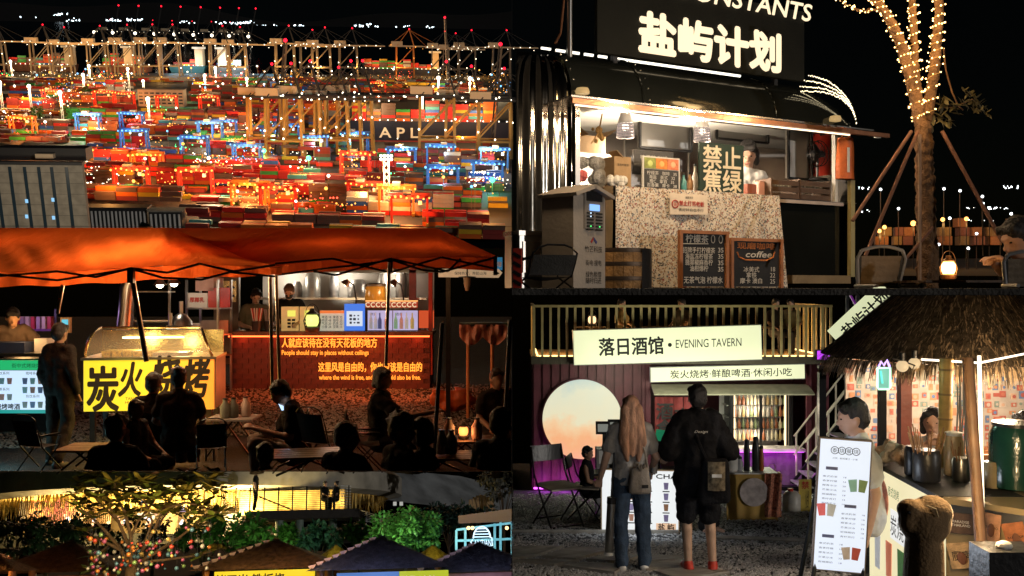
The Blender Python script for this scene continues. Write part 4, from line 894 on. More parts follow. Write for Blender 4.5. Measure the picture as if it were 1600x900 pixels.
# signs
PANEL = em('sign_panel', (.78, .82, .50), .92, base=(.4, .4, .3), evar=.08, scale=1.5); ROLL = Matrix.Rotation(R(-1.75), 4, 'Y')
t = thing('tavern_sign', 'long glowing cream lightbox with black characters and EVENING TAVERN', 'sign', B5.P(1043, 539, D - .5)); t.matrix_world = t.matrix_world @ ROLL
k_ = (D - .5) / F; w = 293 * k_; h = 53 * k_
MB().box((0, .08, 0), (w + .03, .14, h + .03)).build('case', GREYP, t); tp_ = MB().box((0, 0, 0), (w, .02, h)).build('panel', PANEL, t)
text('落日酒馆', INK, tp_, (-57 * k_, -.015, 0), w=100 * k_, h=27 * k_, off=.028); MB().lathe([(.042, 0), (.042, .004)], (3.5 * k_, -.012, 0), 16, Matrix.Rotation(R(90), 4, 'X')).build('dot', INK, tp_); text('EVENING TAVERN', INK, tp_, (64 * k_, -.015, 1.2 * k_), w=103 * k_, h=13 * k_, off=.0, shear=.05)
for x in (-.4, .4): MB().box((x * w, .2, -.1), (.05, .2, .05)).build('bracket', DKM, t)
t = thing('food_sign', 'narrow cream lightbox listing barbecue, beer and snacks under the large sign', 'sign', B5.P(1137, 583, D - .32)); t.matrix_world = t.matrix_world @ Matrix.Rotation(R(-1.3), 4, 'Y')
k_ = (D - .32) / F; w = 240 * k_; h = 21.5 * k_
MB().box((0, .06, 0), (w + .03, .1, h + .03)).build('case', GREYP, t); tp_ = MB().box((0, 0, 0), (w, .02, h)).build('panel', PANEL, t); text('炭火烧烤·鲜酿啤酒·休闲小吃', INK, tp_, (5 * k_, -.015, 0), w=190 * k_, h=13 * k_, off=.008)
for px, py, pw2 in ((960, 590, 60), (1060, 600, 60), (1160, 612, 60)): lamp(tv, L5(px, py, -1.6), pw2, (.95, .95, .7), .4, name='sign_light')
# roof deck guests
DIMT = pm('dim_shirt', (.30, .24, .12), .8); DIMD = pm('dim_dark', (.05, .04, .035), .8)
for px, rz, m_, lb in ((975, 60, DIMT, 'guest in pale shirt seated at the roof deck railing'), (1072, -60, DIMD, 'guest in dark top seated on the roof deck above the sign'), (1222, 20, DIMD, 'guest in dark top at the right end of the roof deck'), (1246, -30, DIMT, 'guest beside the right corner of the roof deck')):
    person(lb, (tx(px), D + .5, gz + zd), R(rz), pose('sit'), top=m_, bottom=DIMD, hair=HAIRK, voxel=.03, fingers=False, group='guests on the roof deck', h=1.6)
for px, lb in ((925, 'small table with orange lamp on the roof deck corner'), (1030, 'small table between two guests on the roof deck'), (1190, 'small table at the right of the roof deck')):
    t = thing('deck_table', lb, 'table', (tx(px), D + .3, gz + zd)); MB().lathe([(.001, .6), (.32, .6), (.32, .63), (.001, .63)], n=16, cap=False).build('top', BRN, t); MB().cyl((0, 0, 0), (0, 0, .6), .03).build('leg', DKM, t); MB().lathe([(.22, 0), (.22, .02), (.03, .04)], n=12).build('base', DKM, t)
lantern('small amber lantern on the roof deck corner table', (tx(927), D + .3, gz + zd + .63), .36, em('amber_glow', (1., .6, .3), 2.), BLK, 2., (1, .6, .25))
# gate frame and stairs
t = thing('gate_frame', 'black steel gate frame beside the tavern steps', 'gate', (tx(1232), D - 2.2, tgz(D - 2.2))); k_ = (D - 2.2) / F
zt_ = (450 - 576) * k_ - tgz(D - 2.2); X1 = (1325 - 1235) * k_
MB().box((0, 0, zt_ / 2), (.13, .13, zt_)).build('post', PLAST, t); MB().box((X1 / 2, 0, zt_), (X1 + .13, .13, .13)).build('beam', PLAST, t); MB().box((X1, 0, zt_ / 2), (.13, .13, zt_)).build('post', PLAST, t); MB().box((X1 - .05, -.5, zt_ + .02), (1.1, .8, .04), M=Matrix.Rotation(R(-14), 4, 'Y')).build('side_canopy', pm('grey_slats', (.25, .25, .24), .5), t)
t = thing('staircase', 'steel stairs with pale handrails climbing behind the gate frame', 'stairs', (tx(1275), D - .8, tgz(D - .8))); PR = pm('pale_rail', (.62, .55, .46), .4)
for k in range(9): MB().box((-.45 + .16 * k, .3, .12 + .2 * k), (.26, .8, .03)).build('tread', GREYP, t)
for y in (-.1, .7):
    MB().bar((-.55, y, .05), (.95, y, 1.95), .06).build('stringer', DKM, t)
    for dz in (.55, .95): MB().tube([(-.5, y, .1 + dz), (.95, y, 1.95 + dz)], .022).build('hand_rail', PR, t, smooth=True)
    for k in range(4): x = -.45 + .42 * k; MB().bar((x, y, .15 + .53 * k), (x, y, 1.1 + .53 * k), .03).build('rail_post', PR, t)
# ---------------- yard things
t = thing('menu_lightbox', 'glowing white drinks menu board reading CHA on the gravel', 'menu board', tgy(1000, 832), R(-6)); dm = tgy(1000, 832).y; k_ = dm / F; w = 122 * k_; h = 98 * k_
MWH = em('menu_white_glow', (.92, .95, .95), .9, evar=.05); MB().box((0, .05, h / 2), (w, .06, h)).build('case', CARD, t); mp_ = MB().box((0, .012, h / 2), (w * .97, .02, h * .96)).build('panel', MWH, t)
text('GONG CHA', INK, mp_, (w * .12, -.002, h * .90), w=w * .7, h=h * .07, off=.02)
for r_ in range(4):
    for c_ in range(4):
        x = (c_ - 1.5) * w * .22; z = h * (.74 - .17 * r_); cl = random.choice(((.25, .08, .06), (.4, .2, .1), (.3, .25, .45), (.25, .4, .15), (.6, .3, .2)))
        MB().prism([(-.024, 0), (.024, 0), (.032, .09), (-.032, .09)], .004, Matrix.Translation((x, -.004, z - .04))).build('drink_print', pm('dp_%d' % int(cl[0] * 100 + cl[1] * 10), cl, .6), mp_); MB().box((x, -.002, z - .065), (.09, .003, .014)).build('caption', INK, mp_)
MB().box((w * .33, -.003, h * .1), (w * .25, .004, h * .11)).build('brand_plate', pm('plate_peach', (.8, .5, .3), .6, emit=(.9, .6, .4), es=.5), t); text('盐 屿', INK, t, (w * .33, -.008, h * .1), w=w * .2, off=.03)
for s in (-1, 1): MB().bar((s * w * .46, .1, 0), (s * w * .46, .05, h), .03).build('leg', DKM, t)
lamp(t, (0, -.6, h * .5), 9, (.9, .95, 1.), .3)
# counter with till and machines
d6 = 14.2; t = thing('serving_table', 'yellow-clothed serving table with drink equipment left of the lightboard', 'table', tg(1175, d6)); k_ = d6 / F; zt_ = (450 - 741) * k_ - tgz(d6)
MB().box((0, .25, zt_), (82 * k_, .5, .03)).build('top', WHT, t); YC = pm('yellow_cloth', (.42, .26, .06), .75, var=.3, scale=3)
sheet(lambda u, v: ((u - .5) * 80 * k_, -.01 + .02 * math.sin(u * 22) * (1 - v), zt_ * v), 30, 6).build('front_cloth', YC, t, smooth=True)
MB().lathe([(.001, 0), (.21, 0), (.21, .006), (.001, .006)], (.02, -.04, zt_ * .62), 24, Matrix.Rotation(R(90), 4, 'X'), cap=False).build('round_emblem', pm('emblem_pale', (.42, .36, .34), .7, var=.4, scale=9), t)
sheet(lambda u, v: (32 * k_ + (u - .5) * .25, -.05 + .03 * math.sin(u * 12 + v * 3), zt_ * (1.0 - .95 * v) + .02), 12, 8).build('hung_cloth', pm('pattern_shawl', (.38, .14, .08), .8, var=.9, scale=30), t, smooth=True)
for i, (px, w_, py, c_, lb) in enumerate(((1147, 22, 700, (.62, .60, .55), 'cream upright tea dispenser on the yellow table'), (1172, 10, 696, (.02, .02, .02), 'thin black blender on the yellow table'), (1186, 12, 692, (.03, .03, .03), 'black shaker bottle on the yellow table'), (1195, 8, 706, (.45, .12, .03), 'orange bottle on the yellow table'), (1160, 12, 722, (.35, .35, .36), 'low grey tray box on the yellow table'))):
    o = thing('drink_machine', lb, 'equipment', (tg(px, d6).x, d6 + .2, tgz(d6) + zt_ + .016)); H_ = (741 - py) * k_
    MB().lathe([(w_ * k_ * .42, 0), (w_ * k_ * .5, .02), (w_ * k_ * .5, H_ * .75), (w_ * k_ * .35, H_ * .92), (w_ * k_ * .35, H_)], n=14).build('body', pm('mach_%d' % i, c_, .35), o, smooth=True); MB().lathe([(w_ * k_ * .37, H_), (w_ * k_ * .37, H_ + .03), (.01, H_ + .05)], n=14).build('lid', PLAST, o, smooth=True)
for px, py0, py1, lb, m_ in ((944, 655, 742, 'point-of-sale screen on a steel stand beside the round light', STEEL), (963, 652, 690, 'small dark till screen behind the long-haired woman', PLAST)):
    d7 = 15.; o = thing('till_stand', lb, 'till', tg(px, d7)); k_ = d7 / F; zt_ = (450 - py0) * k_ - tgz(d7)
    MB().box((0, 0, zt_ * .35), (.26, .3, zt_ * .7)).build('cabinet', GREYP, o); MB().box((0, -.1, zt_ - .12), (.28, .03, .2), M=Matrix.Rotation(R(-15), 4, 'X')).build('screen', PLAST, o); MB().box((0, -.118, zt_ - .12), (.22, .006, .12), M=Matrix.Rotation(R(-15), 4, 'X')).build('display', em('till_glow', (.5, .52, .45), .35), o); MB().cyl((0, 0, zt_ * .7), (0, -.06, zt_ - .15), .03).build('stem', m_, o)
    MB().box((0, -.155, zt_ * .62), (.2, .01, .2)).build('tray', WHT, o)
o = thing('payment_stand', 'small green payment plate on a stand between the two guests', 'stand', tg(1031, 14.5)); k_ = 14.5 / F; zt_ = (450 - 672) * k_ - tgz(14.5)
MB().box((0, 0, zt_ - .08), (.13, .02, .17), M=Matrix.Rotation(R(8), 4, 'Y')).build('plate', pm('plate_green', (.02, .35, .16), .5, emit=(.02, .4, .18), es=.25), o); MB().cyl((0, .02, 0), (0, .02, zt_ - .1), .02).build('stem', DKM, o)
PEWT = pm('pewter_seat', (.35, .3, .24), .6)
folding_chair('black folding chair with pale seat left of the seated child', tgy(872, 822), R(28), 'folding chairs by the tavern wall', 1.28, PEWT)
cpos = tgy(918, 812); folding_chair('dark folding chair under the seated child', cpos + Vector((0, .1, 0)), R(75), 'folding chairs by the tavern wall', 1.1, PEWT)
person('child in dark vest sitting sideways on a folding chair', cpos + Vector((0, .1, -.02)), R(75), pose('sit', wrR=(-.12, -.42, .62), wrL=(.12, -.42, .62)), h=1.42, top=BLKTEE, bottom=BLKTEE, leg='short', shoes=BLK, hair=HAIRK, face=True, headyaw=-15, sleeve='none', skin=pm('child_skin', (.34, .19, .12), .5))
t = thing('round_side_table', 'small dark side table beside the child', 'table', tgy(945, 808)); MB().box((0, 0, .68), (.4, .4, .03)).build('top', PLAST, t)
for s in (-1, 1): MB().bar((s * .15, 0, 0), (-s * .15, 0, .67), .025).build('leg', DKM, t)
# two guests seen from behind
BLOND = pm('bleached_hair', (.50, .27, .17), .5, var=.55, scale=26, bump=.8, st=(1, 1, .06)); SKP = pm('skin_cool', (.46, .30, .23), .5, var=.08, scale=20, bump=.04)
pw_ = tg(986, 9.35)
wm = person('woman with long bleached hair, grey T-shirt and jeans seen from behind', pw_, R(180), pose('stand', wrL=(.30, -.02, .90), elL=(.25, .05, 1.12), elR=(-.24, .05, 1.12), wrR=(-.22, -.17, .96), anR=(-.13, .0, .085), anL=(.10, .05, .085), toeR=(-.15, -.14, .03), toeL=(.12, -.10, .03), knR=(-.12, -.02, .49)), h=1.69, top=GREYTEE, bottom=JEAN, shoes=WHT, hair=BLOND, hairdo='long', voxel=.009, skin=SKP, loose=.9)
SC = 1.69 / 1.7
t = thing('shoulder_bag', 'small grey shoulder bag on the back of the long-haired woman', 'bag', (pw_.x + .06, pw_.y - .20, pw_.z + .80), R(4)); BAGG = pm('bag_grey', (.24, .21, .18), .6, var=.25, bump=.4)
m = MB()
for k in range(6): m.cap((-.07 + .028 * k, 0, .03), (-.055 + .022 * k, 0, .22), .045, .03)
blob(m, 'body', BAGG, t, .012); MB().box((.04, -.05, .07), (.06, .01, .03)).build('label_patch', INK, t); MB().tube([(.08, .0, .22), (.05, .02, .4), (-.05, .07, .62), (-.12, .10, .70)], .010).build('strap', BAGG, t, smooth=True)
for k in range(3): MB().tube([(-.05 + .04 * k, -.03, .24), (-.03 + .03 * k, -.05, .28), (0, -.03, .22)], .012).build('gathered_edge', BAGG, t, smooth=True)
t = thing('metal_tube', 'long shiny metal tube carried by the long-haired woman', 'tube', tg(951, 9.3) + Vector((0, 0, .16)), 0); t.matrix_world = t.matrix_world @ Matrix.Rotation(R(3), 4, 'Y'); MB().cyl((0, 0, .03), (0, 0, .50), .042, n=18).build('barrel', STEEL, t, smooth=True); MB().cyl((0, 0, .5), (0, 0, .56), .045, n=18).build('collar', PLAST, t, smooth=True); MB().cyl((0, 0, 0), (0, 0, .03), .045, n=18).build('foot_cap', WHT, t, smooth=True); MB().cyl((0, 0, .56), (0, 0, 1.05), .012).build('rod', PLAST, t)
t = thing('takeaway_cup', 'small takeaway cup in the hand of the long-haired woman', 'cup', pw_ + Vector((.24, .10, .93))); MB().lathe([(.03, 0), (.038, .1), (.04, .1), (.036, .112), (.001, .112)], n=14).build('body', GREYP, t, smooth=True)
pm_ = tg(1090, 9.3)
mn = person('man in oversized black T-shirt, black shorts and red shoes seen from behind', pm_, R(180), pose('stand', wrR=(-.28, -.14, 1.03), elR=(-.27, .03, 1.10), wrL=(.27, -.16, 1.03), elL=(.27, .03, 1.10), knR=(-.11, 0, .49), anR=(-.13, .04, .085), anL=(.09, .03, .085), toeR=(-.16, -.10, .03), toeL=(.1, -.11, .03)), h=1.80, top=BLKTEE, bottom=BLKTEE, leg='short', shoes=REDP, hair=HAIRK, voxel=.009, skin=pm('skin_warm', (.52, .33, .22), .5, var=.08, scale=20, bump=.04), loose=2.2)
text('Design', WHT, mn, (0, .163, 1.30), w=.12, h=.03, M=Matrix.Rotation(R(180), 4, 'Z'), shear=.3, name='shirt_print')
t = thing('sling_bag', 'black sling bag with camouflage panel on the back of the man', 'bag', (pm_.x + .10, pm_.y - .28, pm_.z + .74), R(-3)); m = MB()
for k in range(6): m.cap((-.10 + .04 * k, 0, .02 + .004 * k), (-.07 + .032 * k, 0, .36), .06, .05)
blob(m, 'body', BLKTEE, t, .012); CAMO = pm('camo_print', (.20, .16, .10), .8, var=.95, scale=16); sheet(lambda u, v: (-.07 + .16 * u, -.085 + .02 * math.sin(u * 3.1) * -1, .12 + .27 * v), 6, 6).build('camouflage_panel', CAMO, t, smooth=True); MB().box((.01, -.105, .26), (.09, .006, .03)).build('logo_patch', WHT, t); MB().tube([(-.06, -.02, .36), (-.12, .03, .5), (-.16, .14, .62)], .018).build('strap', BLKTEE, t)
pk = tg(1110, 12.6); person('dark-haired guest half hidden behind the man in black', pk, R(30), pose('stand', wrR=(-.1, -.3, 1.2)), h=1.62, top=BLKTEE, bottom=BLKTEE, hair=HAIRK, face=True, voxel=.014)
# small things near the steps
t = thing('water_jug', 'white plastic jug standing on the gravel by the steps', 'jug', tgy(1237, 800)); MB().lathe([(.13, 0), (.14, .02), (.14, .27), (.09, .33), (.05, .34)], n=18).build('body', pm('jug_white', (.55, .52, .46), .4), t, smooth=True); MB().cyl((-.02, 0, .34), (-.02, 0, .38), .045).build('cap', REDP, t)
t = thing('notice_board', 'small yellow notice board beside the white jug', 'notice', tgy(1258, 799)); MB().box((0, 0, .26), (.2, .02, .52)).build('board', pm('notice_yellow', (.6, .45, .08), .6), t); text('小心台阶', INK, t, (.03, -.013, .2), w=.06, h=.3); text('禁', RINK, t, (0, -.013, .43), h=.12, off=.02); MB().bar((0, .15, 0), (0, .01, .45), .02).build('prop', DKM, t)
t = thing('paper_bag', 'printed paper carrier bag at the end of the yellow table', 'bag', tgy(1208, 798)); MB().prism([(-.12, 0), (.12, 0), (.13, .62), (-.13, .62)], .12).build('body', pm('bag_yellow', (.5, .34, .10), .7, var=.5, scale=12), t); MB().tube([(-.06, .06, .62), (-.04, .06, .74), (.04, .06, .74), (.06, .06, .62)], .008).build('handle', CARD, t); text('茶\n饮', RINK, t, (0, -.004, .35), h=.4, off=.04)
# ---------------- tall lit menu board on an easel
d8 = 6.3; k_ = d8 / F; q = B5.P(1316, 790, d8); t = thing('standing_menu', 'tall white glowing menu board on an easel before the hut', 'menu board', (q.x, q.y, q.z), R(0)); t.matrix_world = t.matrix_world @ Matrix.Rotation(R(3.2), 4, 'Y') @ Matrix.Rotation(R(-8), 4, 'Z')
w = 76 * k_; h = 204 * k_; MB().box((0, .025, 0), (w + .02, .045, h + .02)).build('case', pm('case_dark', (.12, .09, .07), .4), t); MB().box((0, 0, 0), (w, .01, h)).build('panel', em('menu_cool_glow', (.80, .87, .97), .98, evar=.04), t)
for s in (-1, 1): MB().bar((s * .15, .04, h * .2), (s * .22, .32, -h * .5 - .42), .02).build('leg', DKM, t); MB().bar((s * .14, .02, -h * .4), (s * .22, -.1, -h * .5 - .42), .02).build('leg', DKM, t)
for k in range(4): MB().lathe([(.026, 0), (.026, .003), (.022, .003), (.022, 0)], ((k - 1.5) * .045, -.006, h * .42), 16, Matrix.Rotation(R(90), 4, 'X'), cap=False).build('title_ring', INK, t); text('泰烧餐烧'[k], INK, t, ((k - 1.5) * .045, -.007, h * .42), h=.03)
text('冷饮 · 鲜榨果汁 · 小食', INK, t, (0, -.007, h * .36), w=w * .5, h=.012)
INKB = pm('blue_ink', (.10, .11, .2), .6)
for (bx, bz, n_, cx, cz, sd) in ((-.08, .28, 7, .09, .16, 1), (.05, .0, 6, -.10, -.04, -1), (-.08, -.24, 5, .07, -.36, 1)):
    MB().box((bx, -.006, bz * h), (.075, .003, .02)).build('heading', INKB, t)
    text('泰式奶茶     18\n香茅柠檬     16\n椰青冰沙     20\n芒果沙冰     22\n斑斓椰奶     18\n青柠苏打     15\n罗望子汁     16'.rsplit('\n', 7 - n_)[0] if n_ < 7 else '泰式奶茶     18\n香茅柠檬     16\n椰青冰沙     20\n芒果沙冰     22\n斑斓椰奶     18\n青柠苏打     15\n罗望子汁     16', INKB, t, (bx + .02, -.006, bz * h - .03 - .016 * n_), w=.15, h=.027 * n_, ls=2.2)
    for j, cc_ in enumerate({1: ((.25, .5, .42), (.20, .3, .12)), -1: ((.75, .15, .15), (.5, .5, .45))}[sd] if n_ != 5 else ((.6, .5, .42), (.55, .10, .07))):
        MB().prism([(-.02, 0), (.02, 0), (.028, .08), (-.028, .08)], .004, Matrix.Translation((cx + (j - .5) * .05, -.008, cz * h - .04)) @ Matrix.Rotation(R(-8 + 14 * j), 4, 'Y')).build('drink_print', pm('sm_%d_%d' % (n_, j), cc_, .6), t)
lamp(t, (-.7, -.2, -.1), 26, (.8, .88, 1.), .25)
# ---------------- thatched hut
hc = B5.P(1512, 560, 8.2); HR = 1.24; ez = hc.z; hut = thing('thatched_hut', 'round thatched drinks hut with bamboo posts and sticker wall', 'hut', (hc.x, hc.y, tgz(8.2))); hz = lambda z: z - tgz(8.2)
THA = pm('dark_thatch', (.12, .085, .052), .85, var=.6, scale=25, bump=.5); THB = pm('pale_thatch', (.48, .33, .19), .85, var=.5, scale=25)
def cone(t_, a): r_ = lerp(HR, .58, t_); return Vector((r_ * math.cos(a), r_ * math.sin(a), hz(lerp(ez, -.03, t_))))
MB().lathe([(HR * .97, hz(ez) + .03), (.57, hz(-.04)), (.54, hz(-.04)), (HR * .92, hz(ez) + .02)], n=40, cap=False).build('roof', THA, hut, smooth=True)
ta = MB(); tb_ = MB(); rn = random.Random(3)
for k in range(5200):
    a = rn.uniform(-math.pi * 1.02, .05); t_ = rn.random() ** 1.2 * .98; p0 = cone(min(1, t_ + .12), a) + Vector((0, 0, .02)); p1 = cone(t_ - rn.uniform(.02, .12), a + rn.uniform(-.05, .05)) + Vector((0, 0, rn.uniform(-.01, .05))); s_ = Vector((-math.sin(a), math.cos(a), 0)) * rn.uniform(.004, .009)
    if p0.z > hz(-.012): p0.z = hz(-.012)
    (tb_ if rn.random() < .22 else ta).add([p0 - s_, p0 + s_, p1 + s_ * .3, p1 - s_ * .3], [(0, 1, 2, 3)])
for k in range(900):
    a = rn.uniform(-math.pi * 1.02, .05); p0 = cone(.04, a); p1 = p0 + Vector((math.cos(a) * .05, math.sin(a) * .05, -rn.uniform(.08, .17))); s_ = Vector((-math.sin(a), math.cos(a), 0)) * rn.uniform(.004, .009)
    (tb_ if rn.random() < .5 else ta).add([p0 - s_, p0 + s_, p1 + s_ * .2, p1 - s_ * .2], [(0, 1, 2, 3)])
ta.build('thatch', THA, hut)['kind'] = 'stuff'; tb_.build('thatch_tips', THB, hut)['kind'] = 'stuff'
hl = lambda px, py, d: B5.P(px, py, d) - Vector((hc.x, hc.y, tgz(8.2)))
# sticker wall
a = hl(1322, 700, 9.2); b = hl(1640, 548, 9.2); WALLP = pm('wall_cream', (.62, .52, .42), .7)
MB().box(((a.x + b.x) / 2, a.y + .03, (a.z + b.z) / 2), (b.x - a.x, .04, b.z - a.z)).build('rear_wall', WALLP, hut)
stc = [pm('stk_%d' % i, c_, .6) for i, c_ in enumerate(((.62, .20, .13), (.70, .32, .16), (.55, .14, .10), (.16, .25, .42), (.66, .55, .45), (.70, .45, .30), (.28, .36, .30)))]
for i in range(25):
    for j in range(12):
        if rn.random() < .08: continue
        w_ = rn.uniform(.035, .075); h_ = rn.uniform(.035, .075); x = lerp(a.x, b.x, (i + .5) / 25) + rn.uniform(-.02, .02); z = lerp(a.z, b.z, (j + .5) / 12) + rn.uniform(-.015, .015); m_ = rn.choice(stc)
        MB().box((x, a.y + .004 + .002 * ((i + j) % 3), z), (w_, .004, h_)).build('sticker', m_, hut)
        MB().lathe([(.001, 0), (min(w_, h_) * .32, 0)], (x, a.y - .002, z), 8, Matrix.Rotation(R(90), 4, 'X'), cap=False).build('sticker_print', rn.choice(stc), hut)
a = hl(1375, 705, 8.9); MB().box((a.x + .55, a.y, a.z + .01), (1.5, .25, .03)).build('shelf', WOODO, hut); MB().box((a.x + .55, a.y + .1, a.z - .35), (1.5, .03, .7)).build('shelf_back', pm('shelf_wood', (.55, .28, .12), .6), hut)
MB().box((a.x + .5, a.y - .03, a.z - .02), (1.3, .02, .015)).build('shelf_led', em('shelf_glow', (1., .58, .28), 4.), hut)
for px, d_, w_, m_, y0 in ((1413, 7.5, .085, pm('red_post', (.22, .06, .04), .5), 560), (1378, 7.0, .05, DKM, 575)): p0 = hl(px, y0, d_); MB().box((p0.x, p0.y, p0.z / 2), (w_, w_, p0.z)).build('post', m_, hut)
p0 = hl(1479, 560, 6.6); p1 = hl(1474, 790, 6.6); MB().cyl(p1, p0, .042, .046, 12).build('bamboo_post', pm('bamboo', (.45, .27, .07), .4, var=.4, scale=8), hut, smooth=True)
for k in range(6): q = p1.lerp(p0, (k + .5) / 6); MB().cyl(q, q + Vector((0, 0, .014)), .05, n=12).build('bamboo_joint', pm('bamboo_ring', (.25, .15, .05), .5), hut, smooth=True)
p0 = hl(1512, 560, 5.3); p1 = hl(1536, 900, 5.0); MB().cyl(p1, p0, .03, .03, 10).build('pole', WOODD, hut, smooth=True)
TUBE = em('warm_tube', (1., .80, .52), 3.5); p0 = hl(1530, 556, 5.35); p1 = hl(1536, 842, 5.15); MB().cyl(p1, p0, .010, n=10).build('tube_light', TUBE, hut)
MB().tube([hl(1440, 575, 6.75) + Vector((0, 0, .06)), hl(1530, 567, 6.4), hl(1640, 545, 6.6)], .008).build('eave_led', em('eave_led', (1., .85, .65), 2.5), hut)
for k in range(7):
    p0 = hl(1496 + k * 3, 572, 7.4 + .02 * k); MB().tube([p0, p0 + Vector((rn.uniform(-.02, .02), 0, -.35)), p0 + Vector((rn.uniform(-.03, .03), 0, -.75))], .007, 5).build('hung_cord', pm('grey_cord', (.12, .12, .11), .8), hut)
for px, py, d_, pw2 in ((1410, 572, 7.2, 2.), (1440, 586, 7.3, 2.), (1457, 577, 7.4, 2), (1547, 595, 7.2, 2.), (1429, 568, 7.3, 1)):
    q = B5.P(px, py, d_); t = thing('festoon_bulb', {1410: 'round white festoon bulb next to the neon cup', 1440: 'lower amber festoon bulb over the sticker wall', 1457: 'second amber festoon bulb beside the bamboo post', 1547: 'lone amber festoon bulb right of the tube light', 1429: 'small festoon bulb tucked under the thatch'}[px], 'light bulb', (q.x, q.y, q.z), 0, 'festoon bulbs under the thatch')
    MB().ball((0, 0, 0), .045, 12, 8).build('globe', em('festoon_glow', (.85, .62, .34), .9, samp=False), t, smooth=True); MB().cyl((0, 0, .04), (0, 0, .10), .022).build('socket', PLAST, t)
MB().tube([hl(1395, 560, 7.2), hl(1410, 564, 7.2), hl(1440, 575, 7.3), hl(1470, 562, 7.3), hl(1500, 575, 7.2), hl(1547, 585, 7.2), hl(1620, 572, 7.2)], .006).build('festoon_cable', PLAST, hut)
lamp(hut, hl(1440, 600, 8.3), 34, (1., .78, .56), .12); lamp(hut, hl(1550, 600, 8.3), 40, (1., .78, .56), .12); lamp(hut, hl(1560, 610, 6.6), 30, (1., .72, .42), .1); lamp(hut, hl(1522, 660, 4.7), 34, (1., .70, .36), .05); lamp(hut, hl(1520, 800, 4.7), 14, (1., .66, .32), .05)
# neon cup
q = B5.P(1381, 585, 6.7); t = thing('neon_cup_sign', 'neon outline of a drinks cup glowing green and violet under the eave', 'sign', q); k_ = 6.7 / F
NG = em('neon_green', (.55, 1., .70), 1.6); NV = em('neon_violet', (.60, .40, 1.), 1.8)
MB().tube([(-10 * k_, 0, 10 * k_), (-10 * k_, 0, -20 * k_), (-8 * k_, 0, -23 * k_), (8 * k_, 0, -23 * k_), (10 * k_, 0, -20 * k_), (10 * k_, 0, 10 * k_), (-10 * k_, 0, 10 * k_)], .008).build('cup_outline', NG, t); MB().box((0, .01, -7 * k_), (19 * k_, .008, 31 * k_)).build('cup_panel', em('cup_teal', (.25, .62, .48), .7), t)
MB().tube([(-8 * k_, 0, 12 * k_), (-4 * k_, 0, 20 * k_), (0, 0, 14 * k_), (5 * k_, 0, 22 * k_), (9 * k_, 0, 12 * k_)], .009).build('straw_outline', NV, t); MB().bar((-3 * k_, -.01, -14 * k_), (-6 * k_, -.01, 6 * k_), .012).build('stripe', em('neon_teal', (.1, .7, .6), 1.2), t)
lamp(t, (0, -.1, -.02), 1.0, (.6, 1., .75), .05)
# hut keepers
HP = B5.P(1352, 652, 6.75); person('man in white apron standing behind the tall menu board', (HP.x, HP.y, HP.z - 1.66), R(-100), pose('stand', lean=6), h=1.78, top=pm('white_tee', (.62, .63, .66), .8, bump=.3), bottom=BLKTEE, hair=HAIRK, face=True, headpitch=8, voxel=.011, lower=False)
HP = B5.P(1457, 646, 7.8); person('woman in grey lifting a drink to her mouth inside the hut', (HP.x, HP.y, HP.z - 1.58), R(-25), pose('stand', wrR=(-.05, -.22, 1.42), elR=(-.26, -.16, 1.16), wrL=(.06, -.22, 1.42), elL=(.24, -.16, 1.16)), h=1.62, top=GREYTEE, hair=HAIRK, hairdo='bob', face=True, voxel=.011, lower=False)
HP = B5.P(1604, 652, 7.6); person('person with dark fringe at the far edge of the hut counter', (HP.x, HP.y, HP.z - 1.62), R(-70), pose('stand'), h=1.66, top=BLKTEE, hair=HAIRK, hairdo='bob', face=True, voxel=.012, lower=False)
# hut counter: glowing panel on one side, steel front on the other
a0 = B5.P(1362, 753, 7.0); b0 = B5.P(1478, 778, 5.7); ct = thing('hut_counter', 'hut counter with glowing food panel and sticker-covered steel front', 'counter', (b0.x, b0.y, tgz(5.7)))
va = Vector((a0.x, a0.y, 0)) - Vector((b0.x, b0.y, 0)); zc = b0.z - tgz(5.7); ya = math.atan2(va.y, va.x); Lp = va.length
MP = Matrix.Translation((0, 0, 0)) @ Matrix.Rotation(ya + math.pi, 4, 'Z') ; MP = Matrix.Rotation(ya - math.pi, 4, 'Z')
GLP = em('panel_warm_glow', (.95, .85, .52), .92, evar=.06); MB().box((-Lp / 2, 0, zc / 2), (Lp, .03, zc - .03), M=None).build('light_panel', GLP, ct, M=MP); MB().box((-Lp / 2, .2, zc), (Lp + .04, .5, .03)).build('panel_counter_top', BLK, ct, M=MP)
MB().lathe([(.001, 0), (.16, 0), (.16, .006), (.001, .006)], (-Lp * .82, -.017, zc - .24), 24, Matrix.Rotation(R(90), 4, 'X'), cap=False).build('food_print', pm('food_noodle', (.50, .20, .12), .6, var=.9, scale=24, emit=(.5, .2, .14), es=.25), ct, M=MP)
text('泰式烧烤', pm('green_ink', (.05, .30, .08), .6), ct, MP @ Vector((-Lp * .60, -.03, zc - .14)), w=.20, h=.07, M=MP.to_3x3().to_4x4()); text('炭烧', INK, ct, MP @ Vector((-Lp * .55, -.03, zc - .36)), w=.24, h=.14, M=MP.to_3x3().to_4x4())
MB().box((-Lp * .55, -.018, zc - .36), (.3, .004, .2)).build('white_plate', em('plate_glow', (.9, .9, .88), .9), ct, M=MP)
for j, cc_ in enumerate(((.6, .6, .6), (.8, .25, .14), (.10, .25, .08))): MB().prism([(-.045, 0), (.045, 0), (.055, .24), (-.055, .24)], .005, Matrix.Translation((-Lp * (.86 - .17 * j), -.022, zc - .74))).build('drink_print', pm('hutd_%d' % j, cc_, .5, emit=cc_, es=.35), ct, M=MP)
